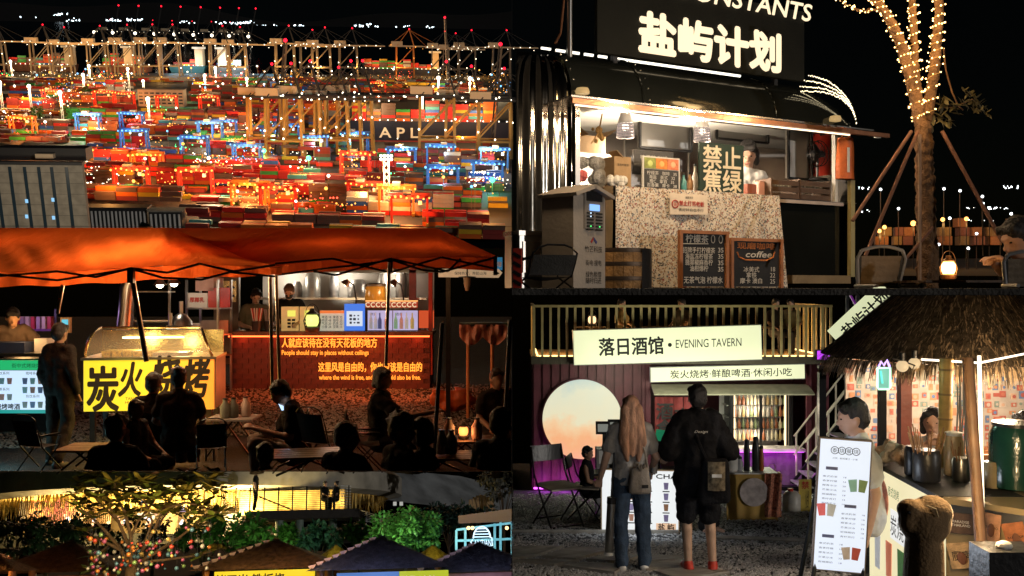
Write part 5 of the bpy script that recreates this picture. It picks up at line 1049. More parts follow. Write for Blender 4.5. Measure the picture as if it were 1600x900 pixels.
b1 = B5.P(1640, 775, 5.3); vb = Vector((b1.x - b0.x, b1.y - b0.y, 0)); yb = math.atan2(vb.y, vb.x); MS = Matrix.Rotation(yb, 4, 'Z'); Ls = vb.length
BRASS = pm('warm_steel', (.52, .40, .22), .38, .55, var=.12, scale=2, bump=.02)
MB().box((Ls / 2, .02, zc / 2 - .04), (Ls, .04, zc - .1)).build('steel_front', BRASS, ct, M=MS); MB().box((Ls / 2, .25, zc - .005), (Ls, .6, .035)).build('steel_top', BRASS, ct, M=MS); MB().box((Ls / 2, -.01, zc - .06), (Ls, .02, .07)).build('steel_rail', STEEL, ct, M=MS)
for i, (px, py, w_, h_, an, c_, tx_) in enumerate(((1504, 817, .14, .12, -4, (.10, .06, .04), 'PARADISE\nTHAILAND'), (1551, 823, .10, .16, 4, (.60, .30, .16), 'MILANO'), (1505, 867, .15, .15, -14, (.55, .36, .18), '厨房'), (1563, 867, .11, .07, 12, (.06, .05, .05), '不辣不欢'), (1590, 838, .12, .16, -18, (.50, .18, .07), 'BANGKOK'), (1594, 866, .09, .06, 5, (.6, .16, .06), 'BBQ'))):
    r = B5.ray(px, py); n_ = Vector((vb.y, -vb.x, 0)).normalized(); p = r * (n_.dot(b0) / n_.dot(r)); p = p - Vector((b0.x, b0.y, tgz(5.7))) + n_ * .022
    Mx = Matrix.Translation(p) @ MS.to_3x3().to_4x4() @ Matrix.Rotation(R(an), 4, 'Y'); MB().box((0, 0, 0), (w_, .003, h_)).build('sticker', pm('cst_%d' % i, c_, .6, var=.35, scale=20), ct, M=Mx); text(tx_, (WHT if c_[0] < .2 else INK), ct, p + n_ * .004, w=w_ * .75, M=MS.to_3x3().to_4x4() @ Matrix.Rotation(R(an), 4, 'Y'))
    if c_[0] > .4: MB().ball((0, -.003, -h_ * .1), (w_ * .2, .003, h_ * .25), 8, 6).build('sticker_print', pm('cstp_%d' % i, (.2, .08, .04), .6), ct, M=Mx)
# on the hut counter
def onhut(px, d): return Vector(((px - 800) / F * d, d, b0.z + .02))
def jar(label, px, d, r_, h_, mat, lid=PLAST, name='jar', cat='jar', straw=0):
    t = thing(name, label, cat, onhut(px, d)); MB().lathe([(r_ * .9, 0), (r_, .01), (r_, h_ * .85), (r_ * .85, h_)], n=18).build('body', mat, t, smooth=True)
    if lid: MB().lathe([(r_ * .9, h_), (r_ * .9, h_ + .02), (.005, h_ + .03)], n=18).build('lid', lid, t, smooth=True)
    for k in range(straw): a_ = random.uniform(0, 6.28); MB().cyl((r_ * .4 * math.cos(a_), r_ * .4 * math.sin(a_), .02), (r_ * 1.3 * math.cos(a_), r_ * 1.3 * math.sin(a_), h_ * random.uniform(1.35, 1.75)), .004, n=5).build('stick', pm('stick_brown', (.30, .16, .07), .6), t)
    return t
jar('black box full of wooden skewers on the hut counter', 1448, 6.1, .085, .20, PLAST, None, 'skewer_holder', 'holder', 26)
jar('black napkin dispenser beside the skewers', 1428, 6.3, .06, .19, PLAST, None, 'dispenser', 'dispenser')
jar('steel canister with utensils behind the leaning pole', 1502, 6.1, .055, .15, STEEL, None, 'utensil_jar', 'jar', 8)
jar('glass jar with white lid right of the bamboo post', 1490, 6.3, .06, .26, pm('jar_amber', (.5, .4, .25), .2), WHT)
jar('clear pump bottle beside the green drum', 1549, 5.9, .05, .16, pm('gel_clear', (.6, .5, .3), .15), None, 'pump_bottle', 'bottle')
t = jar('large dark green water drum at the hut counter edge', 1592, 5.9, .17, .38, pm('drum_green', (.012, .06, .045), .2, coat=.5), PLAST, 'water_drum', 'drum')
for k, (px, d) in enumerate(((1382, 6.75), (1394, 6.6), (1404, 6.5), (1388, 6.6))): t = thing('condiment_bag', ('clear bag of brown snacks beside the menu board', 'clear bag of white snacks on the panel counter', 'tilted clear cup by the napkin dispenser', 'round clear dome on the panel counter')[k], 'bag', onhut(px, d)); m = MB(); [m.ball((random.uniform(-.03, .03), random.uniform(-.03, .03), .05 + random.uniform(0, .09)), random.uniform(.03, .05), 8, 6) for _ in range(5)]; blob(m, 'body', pm('snack_%d' % (k % 2), ((.32, .2, .12), (.55, .48, .4))[k % 2], .3, bump=.6, scale=20), t, .012)
t = thing('serving_box', 'dark box with a cut fruit at the bottom of the steel counter', 'box', B5.P(1572, 900, 4.6) + Vector((0, 0, -.1))); MB().box((0, 0, .13), (.26, .2, .22)).build('body', PLAST, t); MB().ball((-.02, -.02, .25), (.04, .03, .025), 10, 6).build('fruit', WHT, t)
# rounded plush figure before the counter
q = B5.P(1442, 900, 4.6); t = thing('plush_figure', 'tan rounded plush figure with a blunt snout before the steel counter', 'plush', (q.x, q.y, q.z - .25)); k_ = 4.6 / F; TANP = pm('tan_plush', (.24, .15, .075), .9, var=.25, scale=12, bump=.4)
m = MB(); z_ = lambda py: (900 - py) * k_ + .25
m.ball((3 * k_, 0, z_(815)), (40 * k_, 36 * k_, 36 * k_), 20, 14); m.ball((-22 * k_, -.02, z_(795)), (21 * k_, 22 * k_, 17 * k_), 14, 10); m.ball((-27 * k_, -.03, z_(812)), (15 * k_, 18 * k_, 18 * k_), 14, 10); m.cap((0, 0, 0), (2 * k_, 0, z_(850)), 34 * k_, 29 * k_, 18); m.ball((14 * k_, 0, z_(800)), (31 * k_, 32 * k_, 26 * k_), 16, 12)
blob(m, 'body', TANP, t, .008, 8); MB().tube([(-8 * k_, -.09, z_(783)), (6 * k_, -.10, z_(788)), (8 * k_, -.11, z_(800))], .004).build('string', pm('string_pale', (.5, .4, .25), .7), t); MB().ball((-32 * k_, -.075, z_(795)), .008, 8, 6).build('nostril', BLK, t)
# sloping sign of the hut behind and purple truss
t = thing('tilted_sign', 'slanted cream signboard with black characters behind the thatch', 'sign', B5.P(1352, 492, 9.0)); t.matrix_world = t.matrix_world @ Matrix.Rotation(R(-43), 4, 'Y'); k_ = 9. / F
MB().box((-.02, .02, 0), (112 * k_, .03, 42 * k_)).build('panel', PANEL, t); text('盐屿计划', INK, t, (0, -.005, 2 * k_), w=90 * k_, h=20 * k_, off=.03)
t = thing('truss_tower', 'purple-lit lattice truss rising behind the hut', 'truss', B5.P(1332, 478, 13)); k_ = 13. / F; q = B5.P(1332, 478, 13); zb = tgz(13) - q.z; zt_ = -q.z - .02
for s in (-1, 1): MB().bar((s * 8 * k_, 0, zb), (s * 8 * k_, 0, zt_), .04).build('chord', GREYP, t)
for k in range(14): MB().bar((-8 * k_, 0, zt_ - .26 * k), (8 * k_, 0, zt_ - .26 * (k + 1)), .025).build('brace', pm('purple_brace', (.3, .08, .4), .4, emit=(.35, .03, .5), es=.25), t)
# roof of the bay: the dark divider added further down
# ================================================================ middle left: orange canopies, neon bar, barbecue case, guests in the dark
B2 = Bay(); setbay(B2)
def gz2(d): return max(-2.0 + .0956 * (d - 10.5), -.1895 * d)
def g2(px, d): return Vector(((px - 800) / F * d, d, gz2(d)))
XR = -.004
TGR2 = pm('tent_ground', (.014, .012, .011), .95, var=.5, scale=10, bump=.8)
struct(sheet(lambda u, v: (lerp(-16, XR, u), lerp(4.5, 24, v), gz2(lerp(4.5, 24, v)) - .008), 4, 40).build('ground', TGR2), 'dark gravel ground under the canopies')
STONE2 = pm('gravel_stone_warm', (.22, .20, .18), .8, var=.6, scale=40)
def gp(r):
    px = r.uniform(-10, 798); py = r.uniform(600, 680) if px > 330 else r.uniform(625, 700); rr = B2.ray(px, py); d = (-2.0 - .0956 * 10.5) / (rr.z - .0956); d = max(d, 10.6)
    v = g2(px, d); return (v.x, v.y, v.z)
gravel('gravel', gp, 13000, STONE2, .014, .03, 'loose gravel between bar and guests')
# ---- canopies
def fabric(name, col, tr):
    m = bpy.data.materials.new(name); m.use_nodes = True; n = m.node_tree.nodes; l = m.node_tree.links; n.remove(n['Principled BSDF']); out = n['Material Output']
    tc = n.new('ShaderNodeTexCoord'); nz = n.new('ShaderNodeTexNoise'); nz.inputs['Scale'].default_value = 2.5; nz.inputs['Detail'].default_value = 6; l.new(tc.outputs['Object'], nz.inputs['Vector'])
    mx = n.new('ShaderNodeMix'); mx.data_type = 'RGBA'; mx.inputs[6].default_value = tuple(c * .75 for c in col) + (1,); mx.inputs[7].default_value = tuple(col) + (1,); l.new(nz.outputs[0], mx.inputs[0])
    a = n.new('ShaderNodeBsdfDiffuse'); b = n.new('ShaderNodeBsdfTranslucent'); s = n.new('ShaderNodeMixShader'); s.inputs[0].default_value = tr
    bp = n.new('ShaderNodeBump'); bp.inputs['Strength'].default_value = .4; bp.inputs['Distance'].default_value = .06
    n2 = n.new('ShaderNodeTexNoise'); n2.inputs['Scale'].default_value = 3.; n2.inputs['Detail'].default_value = 5; mp = n.new('ShaderNodeMapping'); mp.inputs['Scale'].default_value = (3.5, 1, .8); l.new(tc.outputs['Object'], mp.inputs['Vector']); l.new(mp.outputs[0], n2.inputs['Vector']); l.new(n2.outputs[0], bp.inputs['Height'])
    for q in (a, b): l.new(mx.outputs[2], q.inputs['Color']); l.new(bp.outputs[0], q.inputs['Normal'])
    l.new(a.outputs[0], s.inputs[1]); l.new(b.outputs[0], s.inputs[2]); l.new(s.outputs[0], out.inputs['Surface'])
    return m
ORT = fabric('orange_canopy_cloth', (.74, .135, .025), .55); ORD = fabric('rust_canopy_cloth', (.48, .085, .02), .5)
def wl(pts, px):
    for (a, b), (c, d) in zip(pts, pts[1:]):
        if px <= c: return lerp(b, d, (px - a) / (c - a))
    return pts[-1][1]
can1 = thing('canopy', 'bright orange pop-up canopy lit from below over the barbecue case', 'canopy', P(200, 430, 9.6)); o1 = P(200, 430, 9.6)
can2 = thing('canopy', 'rust-orange pop-up canopy over the neon bar', 'canopy', P(560, 425, 10.2)); o2 = P(560, 425, 10.2)
e1 = [(-30, 426), (90, 425), (205, 419), (312, 412), (432, 418)]; e2 = [(290, 420), (430, 408), (520, 405), (612, 404), (690, 402), (778, 402)]
def roof1(u, v):
    px = lerp(-30, 440, u); yb = wl(e1, px) + 6 * math.sin(u * 40) * .15; top = 356 if px < 270 else lerp(356, 406, min(1, (px - 270) / 165) ** .8)
    py = lerp(yb, top, v) + 2.2 * math.sin(u * 7) * math.sin(v * 3.1) ; d = 9.6 + 2.2 * v - .25 * math.sin(v * 3.14) + (.07 * math.sin(u * 55 + v * 6) + .05 * math.sin(u * 23 - v * 9)) * math.sin(v * 3.1) + .06 * abs(math.sin(u * 13 + v * 2)) * v
    return P(px, max(py, 355.6), d) - o1
sheet(roof1, 140, 20).build('roof_cloth', ORT, can1, smooth=True)
v1 = [(-30, 448), (60, 447), (130, 444), (205, 440), (300, 434), (440, 430)]
sheet(lambda u, v: P(lerp(-30, 440, u), lerp(wl(v1, lerp(-30, 440, u)) + 1.5 * math.sin(u * 31), wl(e1, lerp(-30, 440, u)), v), 9.6 + .03 * math.sin(u * 60)) - o1, 70, 3).build('valance', ORT, can1, smooth=True)
def roof2(u, v):
    px = lerp(255, 778, u); yb = wl(e2, px) ; top = 356.5 if px < 683 else lerp(356.5, 400, (px - 683) / 92)
    py = lerp(yb, top, v) + 1.5 * math.sin(u * 9) * math.sin(v * 3.1)
    return P(px, max(py, 355.6), 10.2 + 2.6 * v - .2 * math.sin(v * 3.1) + (.06 * math.sin(u * 48 + v * 7) + .05 * math.sin(u * 19 - v * 8)) * math.sin(v * 3.1)) - o2
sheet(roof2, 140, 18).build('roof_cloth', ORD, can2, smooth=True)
v2 = [(290, 432), (430, 428), (520, 424), (612, 420), (690, 418), (778, 424)]
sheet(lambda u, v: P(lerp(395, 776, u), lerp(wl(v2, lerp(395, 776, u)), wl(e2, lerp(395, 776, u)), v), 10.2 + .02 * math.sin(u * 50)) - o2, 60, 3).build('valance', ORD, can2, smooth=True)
def truss(can, o, pts, d, mat=DKM):
    for a, b in zip(pts, pts[1:]): MB().bar(P(*a, d) - o, P(*b, d) - o, .022).build('truss_bar', mat, can)
truss(can1, o1, [(-10, 432), (90, 424), (150, 433), (205, 419), (262, 426), (312, 412), (365, 424), (430, 414)], 9.5); truss(can1, o1, [(-10, 428), (90, 438), (205, 420), (255, 434), (315, 437), (360, 425), (430, 432)], 9.5)
truss(can2, o2, [(430, 412), (520, 404), (610, 426), (690, 402), (775, 420)], 10.1); truss(can2, o2, [(430, 430), (520, 418), (560, 414), (612, 406), (660, 422), (690, 425), (775, 402)], 10.1); truss(can2, o2, [(490, 424), (525, 430), (610, 404), (700, 424), (720, 404)], 10.1)
CHR = pm('pole_metal', (.55, .48, .40), .3, .9)
def pole(can, o, a, b, d, r_=.018, m=CHR):
    p0 = P(*a, d); p1 = P(*b, d); p1.z = max(p1.z, gz2(d)); MB().cyl(p1 - o, p0 - o, r_, n=10).build('pole', m, can, smooth=True)
pole(can1, o1, (205, 425), (229, 565), 9.5, .026); pole(can1, o1, (422, 430), (426, 625), 9.8); pole(can1, o1, (98, 445), (90, 490), 9.6, .018, CHR)
pole(can2, o2, (431, 425), (438, 628), 10.0); pole(can2, o2, (608, 410), (603, 572), 10.0, .018); pole(can2, o2, (691, 505), (677, 730), 8.2, .018, GREYP); pole(can2, o2, (797, 500), (790, 640), 8.5, .02, GREYP)
MB().bar(P(205, 420, 9.45) - o1, P(205, 442, 9.45) - o1, .06).build('corner_joint', DKM, can1); MB().bar(P(610, 404, 10.05) - o2, P(610, 426, 10.05) - o2, .05).build('corner_joint', DKM, can2); MB().bar(P(774, 400, 10.05) - o2, P(774, 430, 10.05) - o2, .04).build('corner_joint', DKM, can2)
# lamps under the canopy
for px, py, pw, lb in ((250, 444, 34, 'bright bare lamp under the orange canopy edge'), (272, 442, 20, 'second bare lamp right of the bright one')):
    q = P(px, py, 10.9); t = thing('work_lamp', lb, 'lamp', q, 0, 'work lamps under the canopy'); MB().ball((0, 0, 0), .045, 10, 8).build('bulb', em('work_bulb', (1., .88, .68), 14.), t); MB().lathe([(.02, .04), (.07, -.01), (.075, -.01), (.025, .06)], n=14, cap=False).build('shade', DKM, t, smooth=True); MB().cyl((0, 0, .05), (0, 0, .2), .006).build('cord', BLK, t); lamp(t, (0, -.1, -.12), pw, (1., .74, .42), .08)
lamp(can1, P(170, 440, 10.2) - o1, 30, (1., .55, .26), .3, name='canopy_lamp'); lamp(can1, P(270, 432, 10.3) - o1, 28, (1., .55, .24), .3, name='canopy_lamp'); lamp(can1, P(30, 440, 11.2) - o1, 12, (1., .5, .2), .3, name='canopy_lamp')
lamp(can2, P(520, 428, 11.4) - o2, 15, (1., .45, .16), .3, name='canopy_lamp'); lamp(can2, P(660, 428, 11.2) - o2, 12, (1., .45, .16), .3, name='canopy_lamp'); lamp(can2, P(420, 420, 11.3) - o2, 6, (1., .5, .2), .3, name='canopy_lamp')
# ---- neon bar
D2 = 15.0; K2 = D2 / F; bx = lambda px: (px - 516) * K2; bz = lambda py: (450 - py) * K2 - gz2(D2)
bar = thing('neon_bar', 'dark red bar counter glowing with orange neon sentences', 'bar', Vector(((516 - 800) * K2, D2, gz2(D2))), R(0))
RBK = pm('bar_brick', (.07, .014, .010), .55, var=.4, scale=8, bump=.3)
ww = bx(672) - bx(360); zt_ = bz(520)
MB().box((0, .3, zt_ / 2), (ww, .6, zt_ - .02)).build('body', pm('bar_mortar', (.05, .018, .014), .7), bar)
mesh_b = MB().box((0, 0, 0), (.188, .03, .085)).mesh('brick', RBK)
rows = 11; cols = 16
for j in range(rows):
    for i in range(cols):
        x = -ww / 2 + (i + .5 + (.5 if j % 2 else 0)) * ww / cols
        if x > ww / 2 - .05: continue
        inst('brick', mesh_b, bar, Matrix.Translation((x, -.012 + random.uniform(-.006, .006), (j + .5) * zt_ / rows)))
MB().box((0, .22, zt_), (ww + .1, .75, .05)).build('top', WOODD, bar)
REDL = em('red_led', (1., .10, .02), 7.); MB().box((0, -.10, zt_ - .05), (ww, .02, .02)).build('red_led', REDL, bar)
MB().box((bx(672), .1, bz(485) / 2 + .4), (.06, .1, 1.6)).build('end_post', REDP, bar); MB().box((bx(660), .35, bz(500)), (.3, .05, .28)).build('lit_panel', em('red_panel', (.75, .10, .03), .8), bar)
for k in range(7): lamp(bar, (lerp(-ww / 2 + .2, ww / 2 - .2, k / 6), -.16, zt_ - .10), 1.6, (1., .08, .02), .05)
NEO = em('neon_orange', (1., .30, .03), 2.0); NEOR = em('neon_amber', (1., .30, .03), 1.8)
for s_, x0, x1, y_, h_ in (('人就应该待在没有天花板的地方', 442, 590, 535, 15), ('People should stay in places without ceilings', 442, 577, 551.5, 9.5), ('这里风是自由的，你也应该是自由的', 499, 660, 573, 15), ('where the wind is free, and you should also be free.', 500, 658, 590, 9.5)):
    text(s_, NEO if h_ > 12 else NEOR, bar, (bx((x0 + x1) / 2), -.07, bz(y_)), w=(x1 - x0) * K2, h=h_ * K2, off=.022)
for px, py in ((455, 542), (490, 542), (525, 542), (560, 542), (585, 542), (512, 581), (545, 581), (580, 581), (615, 581), (645, 581)): lamp(bar, (bx(px), -.13, bz(py)), 1.1, (1., .22, .03), .06, name='neon_light')
for px in (380, 480, 580, 650): lamp(bar, (bx(px), -.9, .25), 13., (1., .13, .03), .25, name='neon_light')
# things on the bar
def onbar(px, d=0.0): return Vector(((px - 800) * K2, D2 + d, gz2(D2) + zt_ + .026))
def slab(name, label, cat, x0, x1, y0, y1, mat, dep=.12, dy=.1, rz=0, group=None):
    t = thing(name, label, cat, onbar((x0 + x1) / 2, dy), rz, group); w = (x1 - x0) * K2; h = (y1 - y0) * K2; MB().box((0, dep / 2, h / 2), (w, dep, h)).build('body', mat, t); return t, w, h
for i, (x0, x1, lb) in enumerate(((437, 462, 'cream card machine with yellow screen on the bar'), (466, 486, 'cream card machine next to the lantern on the bar'))):
    t, w, h = slab('card_machine', lb, 'till', x0, x1, 480, 518, pm('machine_cream', (.62, .45, .2), .5, emit=(.9, .55, .2), es=.35), group='card machines on the bar'); MB().box((w * .15, -.005, h * .72), (w * .5, .01, h * .25)).build('screen', em('yellow_screen', (.8, .75, .12), 1.1), t)
    for r_ in range(3):
        for c_ in range(2): MB().box((w * (.0 + .28 * c_), -.005, h * (.45 - .14 * r_)), (w * .2, .01, h * .09)).build('key', INK, t)
lantern('black lantern glowing yellow-green on the bar', onbar(491, -.15), .42, em('lantern_lime', (.75, .85, .2), 1.6), BLK, 1.2, (.9, .9, .3))
t, w, h = slab('price_list', 'tilted white price list with orange header on the bar', 'menu', 498, 536, 482, 514, pm('list_white', (.6, .58, .52), .6, emit=(.7, .68, .6), es=.45), .02); MB().box((0, -.005, h * .93), (w, .01, h * .14)).build('header', em('orange_head', (1., .22, .05), .8), t)
text('啤酒 18  果酒 32\n特调 48  咖啡 25\n气泡 20  奶茶 22\n小食 28  坚果 15', INK, t, (0, -.006, h * .44), w=w * .85, h=h * .62)
t, w, h = slab('ordering_screen', 'tall tablet screen glowing blue on the bar', 'screen', 536, 569, 474, 517, PLAST, .03); MB().box((0, -.004, h * .5), (w * .98, .008, h * .98)).build('display', em('screen_blue', (.06, .22, .85), .9), t); MB().box((0, -.01, h * .45), (w * .76, .006, h * .55)).build('white_field', em('screen_white', (.75, .85, 1.), .85), t)
for k in range(9): MB().box(((k % 3 - 1) * w * .18, -.015, h * (.3 + .13 * (k // 3))), (w * random.uniform(.06, .14), .004, h * random.uniform(.04, .09))).build('print', pm('print_navy', (.03, .06, .2), .6), t)
t, w, h = slab('drinks_lightbox', 'glowing lilac drinks lightbox with bottle pictures on the bar', 'lightbox', 572, 653, 481, 514, PLAST, .06); MB().box((0, -.004, h * .5), (w * .97, .008, h * .94)).build('panel', em('lilac_glow', (.62, .55, .85), .8, evar=.15, scale=6), t); MB().box((0, -.01, h * .5), (.012, .006, h * .94)).build('divider', GREYP, t)
text('啤酒', INK, t, (-w * .38, -.01, h * .8), h=h * .14); text('酒水', INK, t, (w * .12, -.01, h * .8), h=h * .14)
for k, (x, c_) in enumerate(((-.42, (.5, .5, .55)), (-.33, (.6, .6, .7)), (-.25, (.1, .12, .3)), (-.12, (.5, .08, .1)), (.06, (.3, .55, .35)), (.17, (.6, .3, .25)), (.27, (.65, .62, .55)), (.38, (.6, .45, .15)))): MB().lathe([(.03, 0), (.03, .14), (.011, .19), (.011, .25)], (x * w, -.02, h * .1), 8).build('bottle_picture', pm('bp_%d' % k, c_, .5, emit=c_, es=.4), t)
t = thing('cup_row_sign', 'long red strip of white cup shapes above the lilac lightbox', 'sign', onbar(609, .25) + Vector((0, 0, (514 - 478) * K2))); w = 82 * K2; MB().box((0, 0, 5 * K2), (w, .1, 10 * K2)).build('body', em('red_strip', (.6, .07, .03), .6), t)
for k in range(10): MB().tube([((k - 4.5) * w / 10 + .035 * math.cos(a_ * .6 + .8), -.055, 5 * K2 + .035 * math.sin(a_ * .6 + .8)) for a_ in range(9)], .01, 5).build('cup_symbol', em('cup_cream', (1., .75, .45), .8, samp=False), t)
MB().box((0, 0, 10.8 * K2), (w, .12, 1.4 * K2)).build('light_strip', em('strip_amber', (1., .5, .15), 1.5), t)
t = thing('straw_holder', 'pot of white and red straws at the near end of the bar', 'holder', onbar(404, -.1)); MB().lathe([(.07, 0), (.085, .16)], n=12).build('pot', PLAST, t)
for k in range(14): a_ = k * .45; MB().cyl((.03 * math.cos(a_), .03 * math.sin(a_), .05), (.09 * math.cos(a_), .09 * math.sin(a_), .36), .008, n=5).build('straw', WHT if k % 3 else REDP, t)
t = thing('straw_holder', 'pot of dark straws beside the pole on the bar', 'holder', onbar(421, -.05)); MB().lathe([(.06, 0), (.07, .16)], n=12).build('pot', PLAST, t)
for k in range(10): a_ = k * .63; MB().cyl((.03 * math.cos(a_), .03 * math.sin(a_), .05), (.07 * math.cos(a_), .07 * math.sin(a_), .34), .008, n=5).build('straw', GREYP, t)
t = thing('drinks_dispenser', 'amber glass drinks dispenser behind the cup strip', 'dispenser', onbar(578, .6) + Vector((0, 0, .38))); MB().lathe([(.15, 0), (.17, .05), (.17, .28), (.15, .32)], n=18).build('jar', pm('amber_jar', (.40, .16, .02), .2, emit=(.5, .18, .02), es=.3), t, smooth=True); MB().lathe([(.17, .32), (.17, .36), (.02, .38)], n=18).build('lid', WOODD, t, smooth=True); MB().box((0, 0, -.19), (.3, .3, .38)).build('stand', WOODD, t)
for px, lb in ((536, 'gooseneck lamp beside the masked bartender'), (612, 'gooseneck lamp above the cup strip')):
    t = thing('gooseneck_lamp', lb, 'lamp', onbar(px + 12, .4)); MB().tube([(0, 0, 0), (.02, 0, .5), (-.02, 0, .72), (-.1, -.02, .78)], .012).build('neck', DKM, t, smooth=True); MB().lathe([(.03, .05), (.08, -.04)], (-.13, -.03, .76), 14, Matrix.Rotation(R(40), 4, 'Y'), cap=False).build('shade', pm('lamp_copper', (.4, .2, .12), .3, .8), t, smooth=True); MB().lathe([(.1, 0), (.1, .02), (.01, .03)], n=12).build('base', DKM, t); MB().ball((-.14, -.03, .73), .03, 8, 6).build('bulb', em('goose_bulb', (1., .85, .6), 6.), t); lamp(t, (-.16, -.1, .66), 5, (1., .8, .55), .05)
# kitchen van behind the bar
kv = thing('kitchen_van', 'pale lit kitchen van with long window behind the bar', 'van', Vector(((530 - 800) / F * 17, 17, gz2(17)))); k3 = 17 / F; kx = lambda px: (px - 530) * k3; kz = lambda py: (450 - py) * k3 - gz2(17)
VIN = pm('van_inner', (.55, .52, .47), .5, var=.2, scale=2)
MB().box((kx(530), .7, (kz(428) + kz(475)) / 2), (kx(640) - kx(370), .03, 1.2)).build('rear_panel', VIN, kv); MB().box((kx(530), .02, kz(560)), (kx(650) - kx(355), .06, kz(478) * 2 - kz(478) + .0)).build('lower_panel', pm('van_dark', (.06, .05, .05), .5), kv)
MB().box((kx(530), .3, kz(424)), (kx(640) - kx(370), .7, .05)).build('roof', VIN, kv); MB().box((kx(645), 0, kz(470)), (.12, .1, 1.8)).build('post', REDP, kv); MB().box((kx(366), 0, kz(470)), (.12, .1, 1.8)).build('post', REDP, kv); MB().box((kx(660), .4, kz(450)), (.35, .03, .9)).build('side_notice', VIN, kv)
MB().box((kx(530), .4, kz(467)), (kx(640) - kx(370), .4, .04)).build('worktop', STEEL, kv)
for px, w_, h_, c_ in ((480, .3, .5, (.4, .38, .34)), (515, .18, .42, (.5, .5, .5)), (552, .36, .34, (.3, .28, .26)), (595, .25, .45, (.55, .53, .5)), (455, .2, .3, (.25, .22, .2)), (622, .2, .55, (.2, .18, .16))): MB().lathe([(w_ * .5, 0), (w_ * .5, h_ * .7), (w_ * .3, h_)], (kx(px), .45, kz(466)), 14).build('pot', pm('pot_%d' % px, c_, .3, .5), kv, smooth=True)
for px in (440, 530, 610): lamp(kv, (kx(px), .3, kz(432)), 13, (1., .88, .72), .1)
# bartenders
OLV = pm('olive_tee', (.16, .13, .08), .8); q = P(398, 462, 15.6)
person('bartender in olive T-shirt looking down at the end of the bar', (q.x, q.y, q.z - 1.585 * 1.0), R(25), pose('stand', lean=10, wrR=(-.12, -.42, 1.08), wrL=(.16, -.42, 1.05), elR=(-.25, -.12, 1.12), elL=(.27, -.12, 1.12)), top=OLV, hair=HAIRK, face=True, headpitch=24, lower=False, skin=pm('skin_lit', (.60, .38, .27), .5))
q = P(455, 456, 15.5); person('bartender in dark cap and face mask bent over the bar', (q.x, q.y, q.z - 1.55), R(5), pose('stand', lean=18, wrR=(-.14, -.42, 1.05), wrL=(.14, -.42, 1.05)), top=BLKTEE, hair=pm('cap_brown', (.12, .07, .045), .7), face=True, headpitch=22, lower=False, mask=BLK)
# ---- barbecue case
bc = thing('barbecue_case', 'yellow lit barbecue display case with curved glass and brush lettering', 'display case', Vector((P(234, 600, 11.4).x, 11.4, gz2(11.4))), R(9)); k4 = 11.4 / F; cx_ = lambda px: (px - 234) * k4 / math.cos(R(9)); cz = lambda py: (450 - py) * k4 - gz2(11.4)
YEL = bpy.data.materials.new('case_panel_glow'); YEL.use_nodes = True
_n = YEL.node_tree.nodes; _l = YEL.node_tree.links; _tc = _n.new('ShaderNodeTexCoord'); _sx = _n.new('ShaderNodeSeparateXYZ'); _l.new(_tc.outputs['Object'], _sx.inputs[0]); _mr = _n.new('ShaderNodeMapRange'); _mr.inputs[1].default_value = -.75; _mr.inputs[2].default_value = .75; _l.new(_sx.outputs[0], _mr.inputs[0])
_cr = _n.new('ShaderNodeValToRGB'); _cr.color_ramp.elements[0].color = (.62, .60, .02, 1); _cr.color_ramp.elements[1].color = (.95, .22, .03, 1); _e = _cr.color_ramp.elements.new(.55); _e.color = (.85, .62, .03, 1); _l.new(_mr.outputs[0], _cr.inputs[0]); _l.new(_cr.outputs[0], _n['Principled BSDF'].inputs['Emission Color']); _n['Principled BSDF'].inputs['Emission Strength'].default_value = 1.0; _n['Principled BSDF'].inputs['Base Color'].default_value = (.5, .35, .03, 1)
w = cx_(330) - cx_(138); z1 = cz(562); z0 = cz(641)
MB().box((0, 0, 0), (w, .03, z1 - z0)).build('front_panel', YEL, bc, loc=(0, 0, (z0 + z1) / 2)); MB().box((0, .45, (z0 + z1) / 2), (w + .03, .85, z1 - z0)).build('cabinet', pm('case_grey', (.35, .33, .30), .4), bc)
for s in (-1, 1): MB().bar((s * w * .45, .1, 0), (s * w * .45, .1, z0), .06).build('leg', DKM, bc); MB().bar((s * w * .45, .7, 0), (s * w * .45, .7, z0), .06).build('leg', DKM, bc)
MB().box((0, .42, z1 + .015), (w + .06, .9, .03)).build('steel_top', STEEL, bc)
GLD = pm('gilt_steel', (.55, .42, .20), .25, 1.); gh = (562 - 520) * k4
def hood(u, v): a_ = v * math.pi * .5; return (lerp(-w / 2 + .0, w / 2 - .28, u) + .25 * (1 - v) * (u), .05 + .75 * (1 - math.cos(a_)), z1 + .03 + gh * math.sin(a_))
sheet(hood, 12, 10).build('curved_glass', pm('case_glass', (.8, .75, .55), .08, var=0, bump=0, alpha=.22, spec=.6), bc, smooth=True)
for u in (0, 1): MB().tube([hood(u, v / 10) for v in range(11)], .018, 6).build('glass_frame', GLD, bc, smooth=True)
MB().tube([hood(0, 1), hood(1, 1)], .018, 6).build('glass_frame', GLD, bc); MB().box((0, .8, z1 + gh * .5), (w, .02, gh)).build('rear_screen', GLD, bc)
CLED = em('case_led', (1., .82, .35), 7.); MB().box((-.1, .7, z1 + gh * .72), (w * .5, .02, .02)).build('led', CLED, bc); MB().tube([hood(1, .1), hood(1, .7)], .012, 5).build('led', CLED, bc)
for k in range(5): MB().box((-w * .36 + k * .12, .35, z1 + .06), (.1, .4, .07)).build('food_tray', pm('food_gold', (.45, .30, .06), .5, var=.6, scale=30), bc)
MB().box((.1, .4, z1 + .05), (.6, .4, .04)).build('food_tray', STEEL, bc); lamp(bc, (-.2, .45, z1 + gh * .6), 5, (1., .8, .3), .08); lamp(bc, (.3, .45, z1 + gh * .5), 4, (1., .75, .3), .08)
